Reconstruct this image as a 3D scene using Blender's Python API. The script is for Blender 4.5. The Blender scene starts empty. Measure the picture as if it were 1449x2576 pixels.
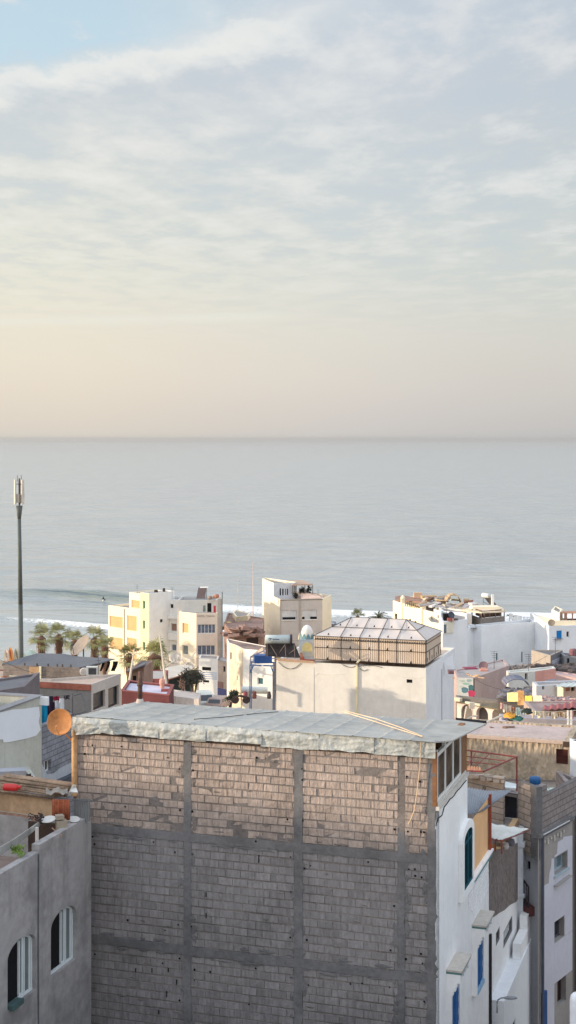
import bpy, math, random
from mathutils import Vector, noise
random.seed(7)
S = bpy.context.scene
COL = S.collection
rad = math.radians
# ---------------------------------------------------------------- camera
F, CX, HY, CZ = 3578.0, 724.5, 1103.0, 38.0          # focal length / centre / horizon on the 1449 x 2576 measuring grid
cam = bpy.data.cameras.new("camera"); co = bpy.data.objects.new("camera", cam); COL.objects.link(co)
co.location = (0, 0, CZ); co.rotation_euler = (rad(90), 0, 0)
cam.sensor_fit = 'VERTICAL'; cam.sensor_height = 24.0; cam.lens = 24.0 * F / 2576.0
cam.shift_y = -(1288 - HY) / 2576.0
cam.clip_start = .5; cam.clip_end = 60000
S.camera = co
# ---------------------------------------------------------------- sky and sun
SUN_EL, SUN_AZ = 7.0, 4.0        # elevation; degrees behind the -X direction
S.view_settings.view_transform = 'Standard'; S.view_settings.look = 'None'
S.view_settings.exposure = 0.0; S.view_settings.gamma = 1
sdir = Vector((-math.cos(rad(SUN_AZ)) * math.cos(rad(SUN_EL)), -math.sin(rad(SUN_AZ)) * math.cos(rad(SUN_EL)), math.sin(rad(SUN_EL))))
sl = bpy.data.lights.new("sun", 'SUN'); sl.energy = 5.0; sl.angle = rad(.55); sl.color = (1, .82, .60)
so = bpy.data.objects.new("sun", sl); COL.objects.link(so)
so.rotation_euler = (-sdir).to_track_quat('-Z', 'Y').to_euler(); so.location = sdir * 200

def s2l(c):
    return tuple(((v / 255) / 12.92 if v / 255 <= .04045 else ((v / 255 + .055) / 1.055) ** 2.4) for v in c)
class NT:
    def __init__(s, nt): s.nt = nt
    def n(s, t, **k):
        nd = s.nt.nodes.new(t)
        for a, b in k.items():
            if a == 'inp':
                for i, v in b.items():
                    if hasattr(v, 'is_output') or isinstance(v, bpy.types.NodeSocket): s.nt.links.new(v, nd.inputs[i])
                    else: nd.inputs[i].default_value = v
            else: setattr(nd, a, b)
        return nd
    def m(s, op, a, b=0.0, clamp=False):
        return s.n('ShaderNodeMath', operation=op, use_clamp=clamp, inp={0: a, 1: b}).outputs[0]
    def mix(s, f, a, b, bt='MIX'):
        nd = s.n('ShaderNodeMix', data_type='RGBA', blend_type=bt, inp={0: f, 6: a, 7: b})
        return nd.outputs[2]
    def ss(s, v, a, b):
        nd = s.n('ShaderNodeMapRange', interpolation_type='SMOOTHSTEP', inp={0: v, 1: a, 2: b, 3: 0.0, 4: 1.0})
        return nd.outputs[0]
    def mr(s, v, a, b, c, d):
        return s.n('ShaderNodeMapRange', inp={0: v, 1: a, 2: b, 3: c, 4: d}).outputs[0]
def c4(c): return (c[0], c[1], c[2], 1)

w = bpy.data.worlds.new("World"); S.world = w; w.use_nodes = True
wn = NT(w.node_tree); w.node_tree.nodes.clear()
tc = wn.n('ShaderNodeTexCoord').outputs['Generated']
sp = wn.n('ShaderNodeSeparateXYZ', inp={0: tc})
dx, dy, dz = sp.outputs
zc = wn.m('MAXIMUM', dz, .012)
U = wn.m('DIVIDE', dx, zc); V = wn.m('DIVIDE', dy, zc)
deck = wn.n('ShaderNodeCombineXYZ', inp={0: U, 1: V, 2: 0.0}).outputs[0]
sky = wn.n('ShaderNodeTexSky', sky_type='NISHITA', sun_disc=False, sun_elevation=rad(SUN_EL), sun_rotation=math.atan2(sdir.x, sdir.y), air_density=1.0, dust_density=2.5, ozone_density=1.0)
nish = wn.n('ShaderNodeVectorMath', operation='SCALE', inp={0: sky.outputs[0], 3: 1.0}).outputs[0]
ramp = wn.n('ShaderNodeValToRGB', inp={0: wn.m('DIVIDE', dz, .35)})
stops = [(0, (206, 204, 202)), (.02, (211, 207, 204)), (.1, (216, 211, 207)), (.2, (217, 213, 208)), (.32, (213, 213, 209)), (.5, (206, 209, 210)), (.7, (201, 205, 211)), (.85, (200, 207, 215)), (1, (199, 207, 216))]
el = ramp.color_ramp.elements
while len(el) < len(stops): el.new(.5)
for e, (p, c) in zip(el, stops): e.position = p; e.color = c4(s2l(c))
azl = wn.m('DIVIDE', dx, wn.m('MAXIMUM', dy, .05))
left = wn.ss(azl, .12, -.26)
lowm = wn.ss(dz, .30, .0)
warm = wn.mix(wn.m('MULTIPLY', left, wn.m('MULTIPLY_ADD', lowm, .8, clamp=False)), (1, 1, 1, 1), (1.15, 1.10, 1.00, 1))
base = wn.mix(1.0, ramp.outputs[0], warm, 'MULTIPLY')
right_dim = wn.mix(wn.ss(azl, .0, .24), (1, 1, 1, 1), (.88, .90, .92, 1))
base = wn.mix(1.0, base, right_dim, 'MULTIPLY')
# cloud streaks, laid on a flat deck
map1 = wn.n('ShaderNodeMapping', inp={0: deck, 2: (0, 0, .5), 3: (1.6, .8, 1)}).outputs[0]
warp = wn.n('ShaderNodeTexNoise', inp={0: deck, 2: .9, 3: 3.0, 4: .6})
map2 = wn.mix(.16, map1, warp.outputs['Color'], 'ADD')
n1 = wn.n('ShaderNodeTexNoise', inp={0: map2, 2: 2.1, 3: 9.0, 4: .62}).outputs[0]
n2 = wn.n('ShaderNodeTexNoise', inp={0: deck, 2: .5, 3: 3.0, 4: .5}).outputs[0]
cl = wn.ss(wn.m('ADD', wn.m('MULTIPLY', n1, .9), wn.m('MULTIPLY', n2, .30)), .56, .78)
fade = wn.m('MULTIPLY', wn.ss(dz, .05, .16), 1.0)
cloud_c = wn.mix(left, c4(s2l((226, 224, 222))), c4(s2l((234, 230, 224))))
base = wn.mix(wn.m('MULTIPLY', wn.m('MULTIPLY', cl, fade), .78), base, cloud_c)
dark = wn.ss(n1, .54, .36)
base = wn.mix(wn.m('MULTIPLY', wn.m('MULTIPLY', dark, fade), .45), base, c4(s2l((186, 196, 207))))
# a long thin streak low over the sea, and the clear blue gap upper left
stv = wn.m('ABSOLUTE', wn.m('SUBTRACT', wn.m('SUBTRACT', dz, .086), wn.m('MULTIPLY', dx, .03)))
stm = wn.m('MULTIPLY', wn.ss(wn.m('ADD', stv, wn.m('MULTIPLY', wn.m('SUBTRACT', n1, .5), .012)), .005, .0), wn.m('MULTIPLY', wn.ss(dx, .02, -.03), .5))
base = wn.mix(stm, base, c4(s2l((231, 230, 222))))
edge = wn.m('SUBTRACT', wn.m('MULTIPLY_ADD', U, -.74) if False else wn.m('ADD', wn.m('MULTIPLY', U, -.74), 3.40), V)
edge = wn.m('ADD', edge, wn.m('MULTIPLY', wn.m('SUBTRACT', n1, .5), 1.1))
gap = wn.m('MULTIPLY', wn.ss(edge, -.02, .22), wn.m('MULTIPLY', wn.ss(U, .15, -.55), wn.ss(V, 1.2, 2.4)))
rim = wn.m('MULTIPLY', wn.m('MULTIPLY', wn.ss(edge, -.42, -.02), wn.ss(edge, .14, .0)), wn.m('MULTIPLY', wn.ss(U, .25, -.1), wn.ss(V, 1.2, 2.4)))
base = wn.mix(wn.m('MULTIPLY', rim, .7), base, c4(s2l((238, 236, 230))))
bluec = wn.mix(.12, c4(s2l((174, 192, 204))), nish)
puff = wn.ss(n1, .56, .70)
base = wn.mix(wn.m('MULTIPLY', gap, wn.m('SUBTRACT', 1.0, wn.m('MULTIPLY', puff, .85))), base, bluec)
# sky gain added overhead and behind the camera to brighten shaded walls
gain = wn.m('ADD', wn.m('MULTIPLY', wn.ss(dz, .34, .75), .75), wn.m('MULTIPLY', wn.ss(dy, .5, -.5), .65))
gain = wn.m('ADD', gain, 1.0)
base = wn.mix(1.0, base, wn.mix(wn.ss(dz, .34, .8), (1, 1, 1, 1), (.96, 1.0, 1.08, 1)), 'MULTIPLY')
base = wn.n('ShaderNodeVectorMath', operation='SCALE', inp={0: base, 3: gain}).outputs[0]
bg1 = wn.n('ShaderNodeBackground', inp={0: base, 1: .94})
bg2 = wn.n('ShaderNodeBackground', inp={0: nish, 1: .05})
add = wn.n('ShaderNodeAddShader', inp={0: bg1.outputs[0], 1: bg2.outputs[0]})
wn.n('ShaderNodeOutputWorld', inp={0: add.outputs[0]})
# ---------------------------------------------------------------- measuring helpers
def P(x, y, d): return Vector((d * (x - CX) / F, d, CZ - d * (y - HY) / F))
def PZ(x, y, z):
    d = (CZ - z) * F / (y - HY); return Vector((d * (x - CX) / F, d, z))
def zat(y, d): return CZ - d * (y - HY) / F
z1 = lambda x, y: (x / 3.291, 1163.5 + y / 3.291)
z2 = lambda x, y: (251.6 + x / 3.84, 1415 + y / 3.84)
z3 = lambda x, y: (534.6 + x / 3.84, 1415 + y / 3.84)
z4 = lambda x, y: (786 + x / 3.84, 1446.5 + y / 3.84)
z5 = lambda x, y: (1069 + x / 3.814, 1446.5 + y / 3.814)
z6 = lambda x, y: (1100.6 + x / 4.159, 1761 + y / 4.159)
z7 = lambda x, y: (1037.7 + x / 3.523, 2106.9 + y / 3.523)
k1 = lambda x, y: (968.5 + x / 7.2, 1484.3 + y / 7.2)
k2 = lambda x, y: (540.9 + x / 8.863, 1572.4 + y / 8.863)      # [860,2500]
k3 = lambda x, y: (1289.3 + x / 9.07, 2044 + y / 9.07)         # [2050,3250]
k4 = lambda x, y: (1257.9 + x / 7.578, 1603.8 + y / 7.578)     # [2000,2550]
k5 = lambda x, y: (1308.2 + x / 10.286, 1698.2 + y / 10.286)   # [2080,2700]
k6 = lambda x, y: (x / 8.863, 1610 + y / 8.863)                # [0,2560]
k7 = lambda x, y: (1119.5 + x / 7.68, 1685.6 + y / 7.68)       # [1780,2680]
k8 = lambda x, y: (1157.2 + x / 4.965, 1471.7 + y / 4.965)     # [1840,2340]
k9 = lambda x, y: (628.9 + x / 7.68, 1541 + y / 7.68)          # [1000,2450]
kA = lambda x, y: (691.8 + x / 10.47, 1446.5 + y / 10.47)      # [1100,2300]
kB = lambda x, y: (x / 6.4, 1968.5 + y / 6.4)                  # [0,3130]
y1 = lambda x, y: (x / 4.608, 1603.8 + y / 4.608)
y2 = lambda x, y: (x / 5.12, 1855.3 + y / 5.12)
y3 = lambda x, y: (x / 5.12, 2106.9 + y / 5.12)
y5 = lambda x, y: (628.9 + x / 2.304, 1729.6 + y / 2.304)
y6 = lambda x, y: (188.7 + x / 2.88, 2075.5 + y / 2.88)
y7 = lambda x, y: (660.4 + x / 2.88, 2075.5 + y / 2.88)
def R(z, xa, ya, xb, yb):
    a = z(xa, ya); b = z(xb, yb); return (a[0], b[0], a[1], b[1])
class Fr:
    """a vertical wall plane: origin, direction u along it (left to right seen from outside), n outwards"""
    def __init__(s, p, q=None, u=None):
        s.o = Vector((p[0], p[1], 0)); s.u = (Vector((q[0], q[1], 0)) - s.o) if q is not None else Vector((u[0], u[1], 0))
        s.L = s.u.length; s.u.normalize(); s.n = Vector((s.u.y, -s.u.x, 0))
    def hit(s, x, y):
        r = (x - CX) / F; t = (r * s.o.y - s.o.x) / (s.u.x - r * s.u.y); d = s.o.y + s.u.y * t
        return t, zat(y, d)
    def p(s, t, z, out=0.0): return s.o + s.u * t + Vector((0, 0, z)) + s.n * out
# ---------------------------------------------------------------- materials
MC = {}
def mat(name, col, rough=.85, var=.12, dirt=.0, dcol=(.10, .09, .08), bump=.3, bsc=6.0, streak=0.0, metal=0.0, spec=.3, nsc=1.0, fine=.0, trans=0.0):
    if name in MC: return MC[name]
    m = bpy.data.materials.new(name); m.use_nodes = True; MC[name] = m
    t = NT(m.node_tree); b = m.node_tree.nodes['Principled BSDF']
    o = t.n('ShaderNodeTexCoord').outputs['Object']
    na = t.n('ShaderNodeTexNoise', inp={0: o, 2: .55 * nsc, 3: 6.0, 4: .62}).outputs[0]
    nb = t.n('ShaderNodeTexNoise', inp={0: o, 2: bsc * nsc, 3: 6.0, 4: .65}).outputs[0]
    mp = t.n('ShaderNodeMapping', inp={0: o, 3: (2.6, 2.6, .22)}).outputs[0]
    nc = t.n('ShaderNodeTexNoise', inp={0: mp, 2: 1.3 * nsc, 3: 5.0, 4: .6}).outputs[0]
    f = t.m('ADD', t.m('MULTIPLY', na, .65), t.m('MULTIPLY', nb, .35))
    lo = tuple(max(0, c * (1 - var * 1.6)) for c in col); hi = tuple(min(1, c * (1 + var)) for c in col)
    c = t.mix(t.ss(f, .34, .66), c4(lo), c4(hi))
    if dirt > 0: c = t.mix(t.m('MULTIPLY', t.ss(na, .5, .72), dirt), c, c4(dcol))
    if streak > 0: c = t.mix(t.m('MULTIPLY', t.ss(nc, .50, .76), streak), c, c4(dcol))
    m.node_tree.links.new(c, b.inputs['Base Color'])
    b.inputs['Roughness'].default_value = rough; b.inputs['Metallic'].default_value = metal
    b.inputs['Specular IOR Level'].default_value = spec
    if trans: b.inputs['Transmission Weight'].default_value = trans
    if bump > 0:
        bp = t.n('ShaderNodeBump', inp={0: bump, 1: .03, 'Height': nb}); m.node_tree.links.new(bp.outputs[0], b.inputs['Normal'])
    return m
def pl(name, r, g, b, **k): return mat(name, s2l((r, g, b)), **k)      # colour given as paint colour
glass = mat('window_glass', (.03, .04, .05), rough=.07, var=.2, bump=0, spec=.6)
black = mat('dark_opening', (.012, .012, .014), rough=.9, var=.1, bump=0, spec=.1)
# ---------------------------------------------------------------- mesh helpers
class MB:
    def __init__(s): s.v = []; s.f = []; s.mi = []
    def quad(s, *p, m=0):
        i = len(s.v); s.v += [Vector(q) for q in p]; s.f.append(tuple(range(i, i + len(p)))); s.mi.append(m)
    def box(s, c, h, yaw=0.0, m=0, tilt=None):
        c = Vector(c); cx, sx = math.cos(yaw), math.sin(yaw); e = [Vector((cx, sx, 0)) * h[0], Vector((-sx, cx, 0)) * h[1], Vector((0, 0, h[2]))]
        if tilt is not None:
            q = tilt.to_matrix() if hasattr(tilt, 'to_matrix') else tilt
            e = [q @ a for a in e]
        i = len(s.v)
        for k in (-1, 1):
            for j in (-1, 1):
                for l in (-1, 1): s.v.append(c + e[0] * l + e[1] * j + e[2] * k)
        for f in ((0, 2, 3, 1), (4, 5, 7, 6), (0, 1, 5, 4), (2, 6, 7, 3), (1, 3, 7, 5), (0, 4, 6, 2)):
            s.f.append(tuple(i + a for a in f)); s.mi.append(m)
    def fbox(s, fr, t0, t1, za, zb, o0, o1, m=0):
        """box lying on wall frame fr between outward offsets o0..o1"""
        i = len(s.v)
        for z in (za, zb):
            for o in (o0, o1):
                for t in (t0, t1): s.v.append(fr.p(t, z, o))
        for f in ((0, 1, 3, 2), (4, 6, 7, 5), (2, 3, 7, 6), (0, 4, 5, 1), (1, 5, 7, 3), (0, 2, 6, 4)):
            s.f.append(tuple(i + a for a in f)); s.mi.append(m)
    def tube(s, p, q, r0, r1=None, n=8, m=0, caps=True):
        p = Vector(p); q = Vector(q); r1 = r0 if r1 is None else r1; d = (q - p)
        if d.length < 1e-6: return
        d.normalize(); a = d.orthogonal().normalized(); b = d.cross(a); i = len(s.v)
        for c, r in ((p, r0), (q, r1)):
            for k in range(n):
                t = 2 * math.pi * k / n; s.v.append(c + a * math.cos(t) * r + b * math.sin(t) * r)
        for k in range(n):
            j = (k + 1) % n; s.f.append((i + k, i + j, i + n + j, i + n + k)); s.mi.append(m)
        if caps:
            s.f.append(tuple(i + k for k in range(n))[::-1]); s.mi.append(m); s.f.append(tuple(i + n + k for k in range(n))); s.mi.append(m)
    def path(s, pts, r, n=6, m=0):
        for a, b in zip(pts[:-1], pts[1:]): s.tube(a, b, r, r, n, m)
    def plate(s, pts, th, m=0):
        """polygon given thickness along its normal"""
        pts = [Vector(p) for p in pts]; nn = Vector((0, 0, 0))
        for i in range(len(pts)): nn += pts[i].cross(pts[(i + 1) % len(pts)])
        nn.normalize(); k = len(pts); i = len(s.v)
        s.v += pts + [p - nn * th for p in pts]
        s.f.append(tuple(range(i, i + k))); s.mi.append(m); s.f.append(tuple(range(i + k, i + 2 * k))[::-1]); s.mi.append(m)
        for a in range(k):
            b = (a + 1) % k; s.f.append((i + b, i + a, i + k + a, i + k + b)); s.mi.append(m)
    def grid(s, fn, nu, nv, m=0):
        i = len(s.v)
        for b in range(nv + 1):
            for a in range(nu + 1): s.v.append(Vector(fn(a / nu, b / nv)))
        for b in range(nv):
            for a in range(nu):
                q = i + b * (nu + 1) + a; s.f.append((q, q + 1, q + nu + 2, q + nu + 1)); s.mi.append(m)
    def lathe(s, c, prof, n=20, m=0, axis=None):
        c = Vector(c); i = len(s.v); ax = Vector(axis).normalized() if axis is not None else Vector((0, 0, 1))
        a = ax.orthogonal().normalized(); b = ax.cross(a)
        for r, h in prof:
            for k in range(n):
                t = 2 * math.pi * k / n; s.v.append(c + ax * h + a * math.cos(t) * r + b * math.sin(t) * r)
        for j in range(len(prof) - 1):
            for k in range(n):
                l = (k + 1) % n; s.f.append((i + j * n + k, i + j * n + l, i + (j + 1) * n + l, i + (j + 1) * n + k)); s.mi.append(m)
    def build(s, name, mats, parent=None, smooth=False, loc=None):
        if not isinstance(mats, (list, tuple)): mats = [mats]
        off = Vector((0, 0, 0)); q = parent
        while q is not None: off += q.location; q = q.parent
        if loc is None and parent is None:
            xs = [v.x for v in s.v]; ys = [v.y for v in s.v]; loc = Vector((sum(xs) / len(xs), sum(ys) / len(ys), min(v.z for v in s.v)))
        if parent is None: off = Vector(loc)
        me = bpy.data.meshes.new(name); me.from_pydata([tuple(v - off) for v in s.v], [], s.f)
        for m_ in mats: me.materials.append(m_)
        if len(mats) > 1: me.polygons.foreach_set('material_index', s.mi)
        if smooth: me.polygons.foreach_set('use_smooth', [True] * len(me.polygons))
        me.update()
        o = bpy.data.objects.new(name, me); COL.objects.link(o)
        if parent is None: o.location = off
        else: o.parent = parent
        return o
def tag(o, label, cat, group=None, kind=None):
    if label: o['label'] = label
    if cat: o['category'] = cat
    if group: o['group'] = group
    if kind: o['kind'] = kind
    return o
def T(name, label, cat, loc, group=None):
    o = bpy.data.objects.new(name, None); COL.objects.link(o); o.location = Vector(loc); o.empty_display_size = .3
    return tag(o, label, cat, group)
def solo(mb, name, mats, label, cat, group=None, smooth=False):
    return tag(mb.build(name, mats, None, smooth), label, cat, group)
def clone(o, dpos=(0, 0, 0), rz=0.0, label=None, parent=None, sc=1.0):
    c = o.copy(); COL.objects.link(c)
    if parent is None:
        c.location = Vector(dpos); c.rotation_euler = (0, 0, rz); c.scale = (sc, sc, sc)
        if label: c['label'] = label
    else: c.parent = parent
    for ch in [x for x in o.children]: clone(ch, parent=c)
    return c
def facewall(mb, fr, t0, t1, za, zb, holes=(), rv=.14, m=0, mr=None):
    """wall quad with real rectangular openings and their reveals"""
    hs = [h for h in holes if h[1] > t0 + .01 and h[0] < t1 - .01 and h[3] > za + .01 and h[2] < zb - .01]
    hs = [(max(h[0], t0 + .01), min(h[1], t1 - .01), max(h[2], za + .01), min(h[3], zb - .01)) for h in hs]
    ts = sorted(set([t0, t1] + [h[0] for h in hs] + [h[1] for h in hs])); zs = sorted(set([za, zb] + [h[2] for h in hs] + [h[3] for h in hs]))
    for a, b in zip(ts[:-1], ts[1:]):
        for c, d in zip(zs[:-1], zs[1:]):
            if any(h[0] - 1e-6 <= a and b <= h[1] + 1e-6 and h[2] - 1e-6 <= c and d <= h[3] + 1e-6 for h in hs): continue
            mb.quad(fr.p(a, c), fr.p(b, c), fr.p(b, d), fr.p(a, d), m=m)
    for a, b, c, d in hs:
        k = m if mr is None else mr
        mb.quad(fr.p(a, c), fr.p(a, c, -rv), fr.p(a, d, -rv), fr.p(a, d), m=k)
        mb.quad(fr.p(b, c), fr.p(b, d), fr.p(b, d, -rv), fr.p(b, c, -rv), m=k)
        mb.quad(fr.p(a, c), fr.p(b, c), fr.p(b, c, -rv), fr.p(a, c, -rv), m=k)
        mb.quad(fr.p(a, d), fr.p(a, d, -rv), fr.p(b, d, -rv), fr.p(b, d), m=k)
def inset(pts, t):
    n = len(pts); out = []
    for i in range(n):
        a = (pts[i] - pts[i - 1]).normalized(); b = (pts[(i + 1) % n] - pts[i]).normalized()
        na = Vector((-a.y, a.x)); nb = Vector((-b.y, b.x)); bi = (na + nb)
        if bi.length < .2: bi = na
        bi.normalize(); k = t / max(.35, bi.dot(na)); out.append(pts[i] + bi * k)
    return out
WF = pl('window_frame_white', 225, 225, 222, rough=.5, bump=0, var=.04)
def opening(fr, rect, root, kind, mf=None, mp=None, nm=1, rv=.14, fw=None, sill=False):
    """fills an opening with a window / shutter / door built as frame with a pane as its sub-part"""
    a, b, c, d = rect; wd, ht = b - a, d - c; fw = fw or max(.03, min(.07, wd * .09)); mf = mf or WF
    r0, r1 = -rv - .05, -rv + .02
    if kind == 'win':
        f = MB()
        f.fbox(fr, a, a + fw, c, d, r0, r1); f.fbox(fr, b - fw, b, c, d, r0, r1); f.fbox(fr, a + fw, b - fw, c, c + fw, r0, r1); f.fbox(fr, a + fw, b - fw, d - fw, d, r0, r1)
        for k in range(1, nm):
            t = a + wd * k / nm; f.fbox(fr, t - fw * .5, t + fw * .5, c + fw, d - fw, r0, r1 - .003)
        if sill: f.fbox(fr, a - .08, b + .08, c - .07, c - .003, -rv, .07)
        o = f.build('window', mf, root); g = MB(); g.fbox(fr, a + fw * .4, b - fw * .4, c + fw * .4, d - fw * .4, r0 + .01, r0 + .03); g.build('pane', mp or glass, o)
    elif kind == 'shut':
        f = MB(); n = max(3, int(ht / .12))
        for k in range(n):
            za = c + ht * k / n; f.fbox(fr, a + .003, b - .003, za + .012, c + ht * (k + 1) / n, -rv * .8 - .03, -rv * .8 + (.012 if k % 2 else .0))
        f.fbox(fr, a + .003, b - .003, c, d, -rv * .8 - .05, -rv * .8 - .031); f.build('shutter', mp, root)
    elif kind == 'hole':
        f = MB(); f.fbox(fr, a - .01, b + .01, c - .01, d + .01, -rv - .06, -rv + .002); f.build('opening', mp or black, root)
    elif kind == 'door':
        f = MB(); f.fbox(fr, a + .01, b - .01, c + .003, d - .01, -rv * .6 - .05, -rv * .6)
        for k in range(2): f.fbox(fr, a + wd * .18, b - wd * .18, c + ht * (.08 + .48 * k), c + ht * (.44 + .48 * k), -rv * .6, -rv * .6 + .02)
        f.build('door', mp, root)
def house(name, label, cat, pts, z0, z1, wall, roof, ops=(), ph=.45, th=.2, group=None, root=None, cop=None, part='wall', back=6.0, bdir=None, wallmats=None, facemat=None, roofpart='roof'):
    """pts: visible ground corners left->right as world (x,y); back corners are added; ops: (face, (x0,x1,y0,y1) on the measuring grid or ('w',t0,t1,z0,z1), kind, dict)"""
    pts = [Vector((p[0], p[1])) for p in pts]
    if bdir is not None:
        b = Vector(bdir).normalized() * back; pts = pts + [pts[-1] + b, pts[0] + b]
    if root is None: root = T(name, label, cat, (sum(p.x for p in pts) / len(pts), sum(p.y for p in pts) / len(pts), z0), group)
    n = len(pts); frs = [Fr(pts[i], pts[(i + 1) % n]) for i in range(n)]; holes = {i: [] for i in range(n)}; todo = []
    for (fi, rc, kind, kw) in ops:
        fr = frs[fi]
        if rc[0] == 'w': r = rc[1:]
        else:
            xm = (rc[0] + rc[1]) / 2; ta, _ = fr.hit(rc[0], rc[2]); tb, _ = fr.hit(rc[1], rc[2]); _, zt = fr.hit(xm, rc[2]); _, zb = fr.hit(xm, rc[3]); r = (min(ta, tb), max(ta, tb), zb, zt)
        r = (max(r[0], .06), min(r[1], fr.L - .06), r[2], min(r[3], z1 - .05)); holes[fi].append(r); todo.append((fr, r, kind, kw))
    mb = MB()
    for i, fr in enumerate(frs): facewall(mb, fr, 0, fr.L, z0, z1, holes[i], m=(facemat or {}).get(i, 0), rv=.14)
    ins = inset(pts, th); fl = z1 - ph
    for i in range(n):
        j = (i + 1) % n; A, B, C, D = pts[i], pts[j], ins[j], ins[i]
        mb.quad((A.x, A.y, z1), (B.x, B.y, z1), (C.x, C.y, z1), (D.x, D.y, z1))
        mb.quad((D.x, D.y, z1), (C.x, C.y, z1), (C.x, C.y, fl - .05), (D.x, D.y, fl - .05))
    mb.build(part, wallmats or wall, root)
    rf = MB(); rf.quad(*[(p.x, p.y, fl) for p in ins]); rf.build(roofpart, roof, root)
    if cop is not None:
        c = MB(); oo = inset(pts, -.04); ii = inset(pts, th + .03)
        for i in range(n):
            j = (i + 1) % n; c.plate([(oo[i].x, oo[i].y, z1 + .06), (oo[j].x, oo[j].y, z1 + .06), (ii[j].x, ii[j].y, z1 + .06), (ii[i].x, ii[i].y, z1 + .06)], .057)
        c.build('coping', cop, root)
    for fr, r, kind, kw in todo: opening(fr, r, root, kind, **kw)
    return root, frs
def xy(x, d): return (d * (x - CX) / F, d)
A18 = rad(18)
EX = Vector((math.cos(A18), -math.sin(A18), 0)); EY = Vector((math.sin(A18), math.cos(A18), 0))   # the street grid of the near houses
def along(p, u, x):
    """point on the line p + t*u seen at grid column x"""
    r = (x - CX) / F; t = (r * p[1] - p[0]) / (u[0] - r * u[1]); return (p[0] + u[0] * t, p[1] + u[1] * t)
# ================================================================ terrain, hillside, sea
GK = [(-80, 26), (20, 18.5), (60, 15.5), (100, 11.5), (150, 7.0), (196, 2.4), (228, 1.3), (255, -.9), (266, -1.8), (330, -5), (900, -30), (22000, -60)]
def gz(y):
    for (a, za), (b, zb) in zip(GK[:-1], GK[1:]):
        if y <= b: return za + (zb - za) * max(0, (y - a)) / (b - a)
    return GK[-1][1]
earth = mat('sandy_earth', s2l((168, 146, 122)), var=.2, dirt=.4, dcol=(.12, .1, .08), bump=.6)
g = MB(); ys = [-80, -40, 0, 20, 40, 60, 80, 100, 120, 150, 175, 200, 216, 232, 247, 262, 330, 900, 22000]
xsn = [-9000, -1500, -400, -200, -100, -60, -30, 0, 30, 60, 100, 200, 400, 1500, 9000]
for yy in ys:
    for xx in xsn: g.v.append(Vector((xx, yy, gz(yy) + (noise.noise(Vector((xx * .02, yy * .02, 0))) * 1.0 if abs(xx) < 500 and yy < 260 else 0))))
for j in range(len(ys) - 1):
    for i in range(len(xsn) - 1):
        q = j * len(xsn) + i; g.f.append((q, q + 1, q + len(xsn) + 1, q + len(xsn))); g.mi.append(0)
tag(g.build('ground', earth, None, True, loc=(0, 0, 0)), 'sandy ground sloping from the houses down to the beach', 'ground', kind='structure')
# hillside added unseen on the left, its crest shaped to shade the near houses
RK = [(-70, 44), (20, 40.3), (33, 39.75), (36, 39.5), (39, 39.25), (44, 38.6), (50, 38.2), (57, 37.6), (73, 35.4), (84, 32.0), (100, 27), (130, 19.5), (165, 11), (200, 4.5), (235, 1)]
def rz(y):
    y += 6.0 if y < 170 else 0
    for (a, za), (b, zb) in zip(RK[:-1], RK[1:]):
        if y <= b: return za + (zb - za) * max(0, (y - a)) / (b - a)
    return 0
h = MB(); nv = 152
def hill(u, v):
    y = -70 + 305 * v; t = u
    xx = -64 - 110 * t; k = min(1, t / .24) if t < .24 else 1 - (t - .24) * .8
    k = k * k * (3 - 2 * k) if t < .24 else k
    zz = gz(y) + (rz(y) - gz(y)) * k
    return (xx, y, zz + noise.noise(Vector((xx * .12, y * .12, 3))) * .12 * k)
h.grid(hill, 26, nv)
tag(h.build('hillside', earth, None, True, loc=(-100, 0, 0)), 'bare hillside added out of view on the left to shade the village', 'hillside', kind='structure')

# sea
wm = bpy.data.materials.new('sea_water'); wm.use_nodes = True; t = NT(wm.node_tree); b = wm.node_tree.nodes['Principled BSDF']
geo = t.n('ShaderNodeNewGeometry').outputs['Position']
mpa = t.n('ShaderNodeMapping', inp={0: geo, 2: (0, 0, .12), 3: (.055, .16, 1)}).outputs[0]
wa = t.n('ShaderNodeTexNoise', inp={0: mpa, 2: 1.0, 3: 4.0, 4: .55}).outputs[0]
mpb = t.n('ShaderNodeMapping', inp={0: geo, 2: (0, 0, -.2), 3: (.25, .6, 1)}).outputs[0]
wb = t.n('ShaderNodeTexNoise', inp={0: mpb, 2: 1.0, 3: 4.0, 4: .6}).outputs[0]
mpc = t.n('ShaderNodeMapping', inp={0: geo, 3: (.012, .03, 1)}).outputs[0]
wc = t.n('ShaderNodeTexNoise', inp={0: mpc, 2: 1.0, 3: 2.0, 4: .5}).outputs[0]
hh = t.m('ADD', t.m('MULTIPLY', wa, 1.5), t.m('MULTIPLY', wb, .38)); hh = t.m('ADD', hh, t.m('MULTIPLY', wc, 4.5)); wd = t.n('ShaderNodeTexNoise', inp={0: t.n('ShaderNodeMapping', inp={0: geo, 1: (50, 20, 3), 2: (0, 0, .05), 3: (.028, .075, 1)}).outputs[0], 2: 1.0, 3: 3.0, 4: .55}).outputs[0]; hh = t.m('ADD', hh, t.m('MULTIPLY', wd, 4.2))
att = t.n('ShaderNodeAttribute', attribute_name='foam').outputs['Fac']
calm = t.n('ShaderNodeAttribute', attribute_name='calm').outputs['Fac']; clear = t.n('ShaderNodeAttribute', attribute_name='clear').outputs['Fac']  # clear: light through and off the swell's steep face painted into its colour
bp = t.n('ShaderNodeBump', inp={0: t.m('SUBTRACT', 1.0, t.m('MULTIPLY', calm, .8)), 1: 1.0, 'Height': hh})
fn = t.n('ShaderNodeTexNoise', inp={0: geo, 2: 1.3, 3: 6.0, 4: .7}).outputs[0]
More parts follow.
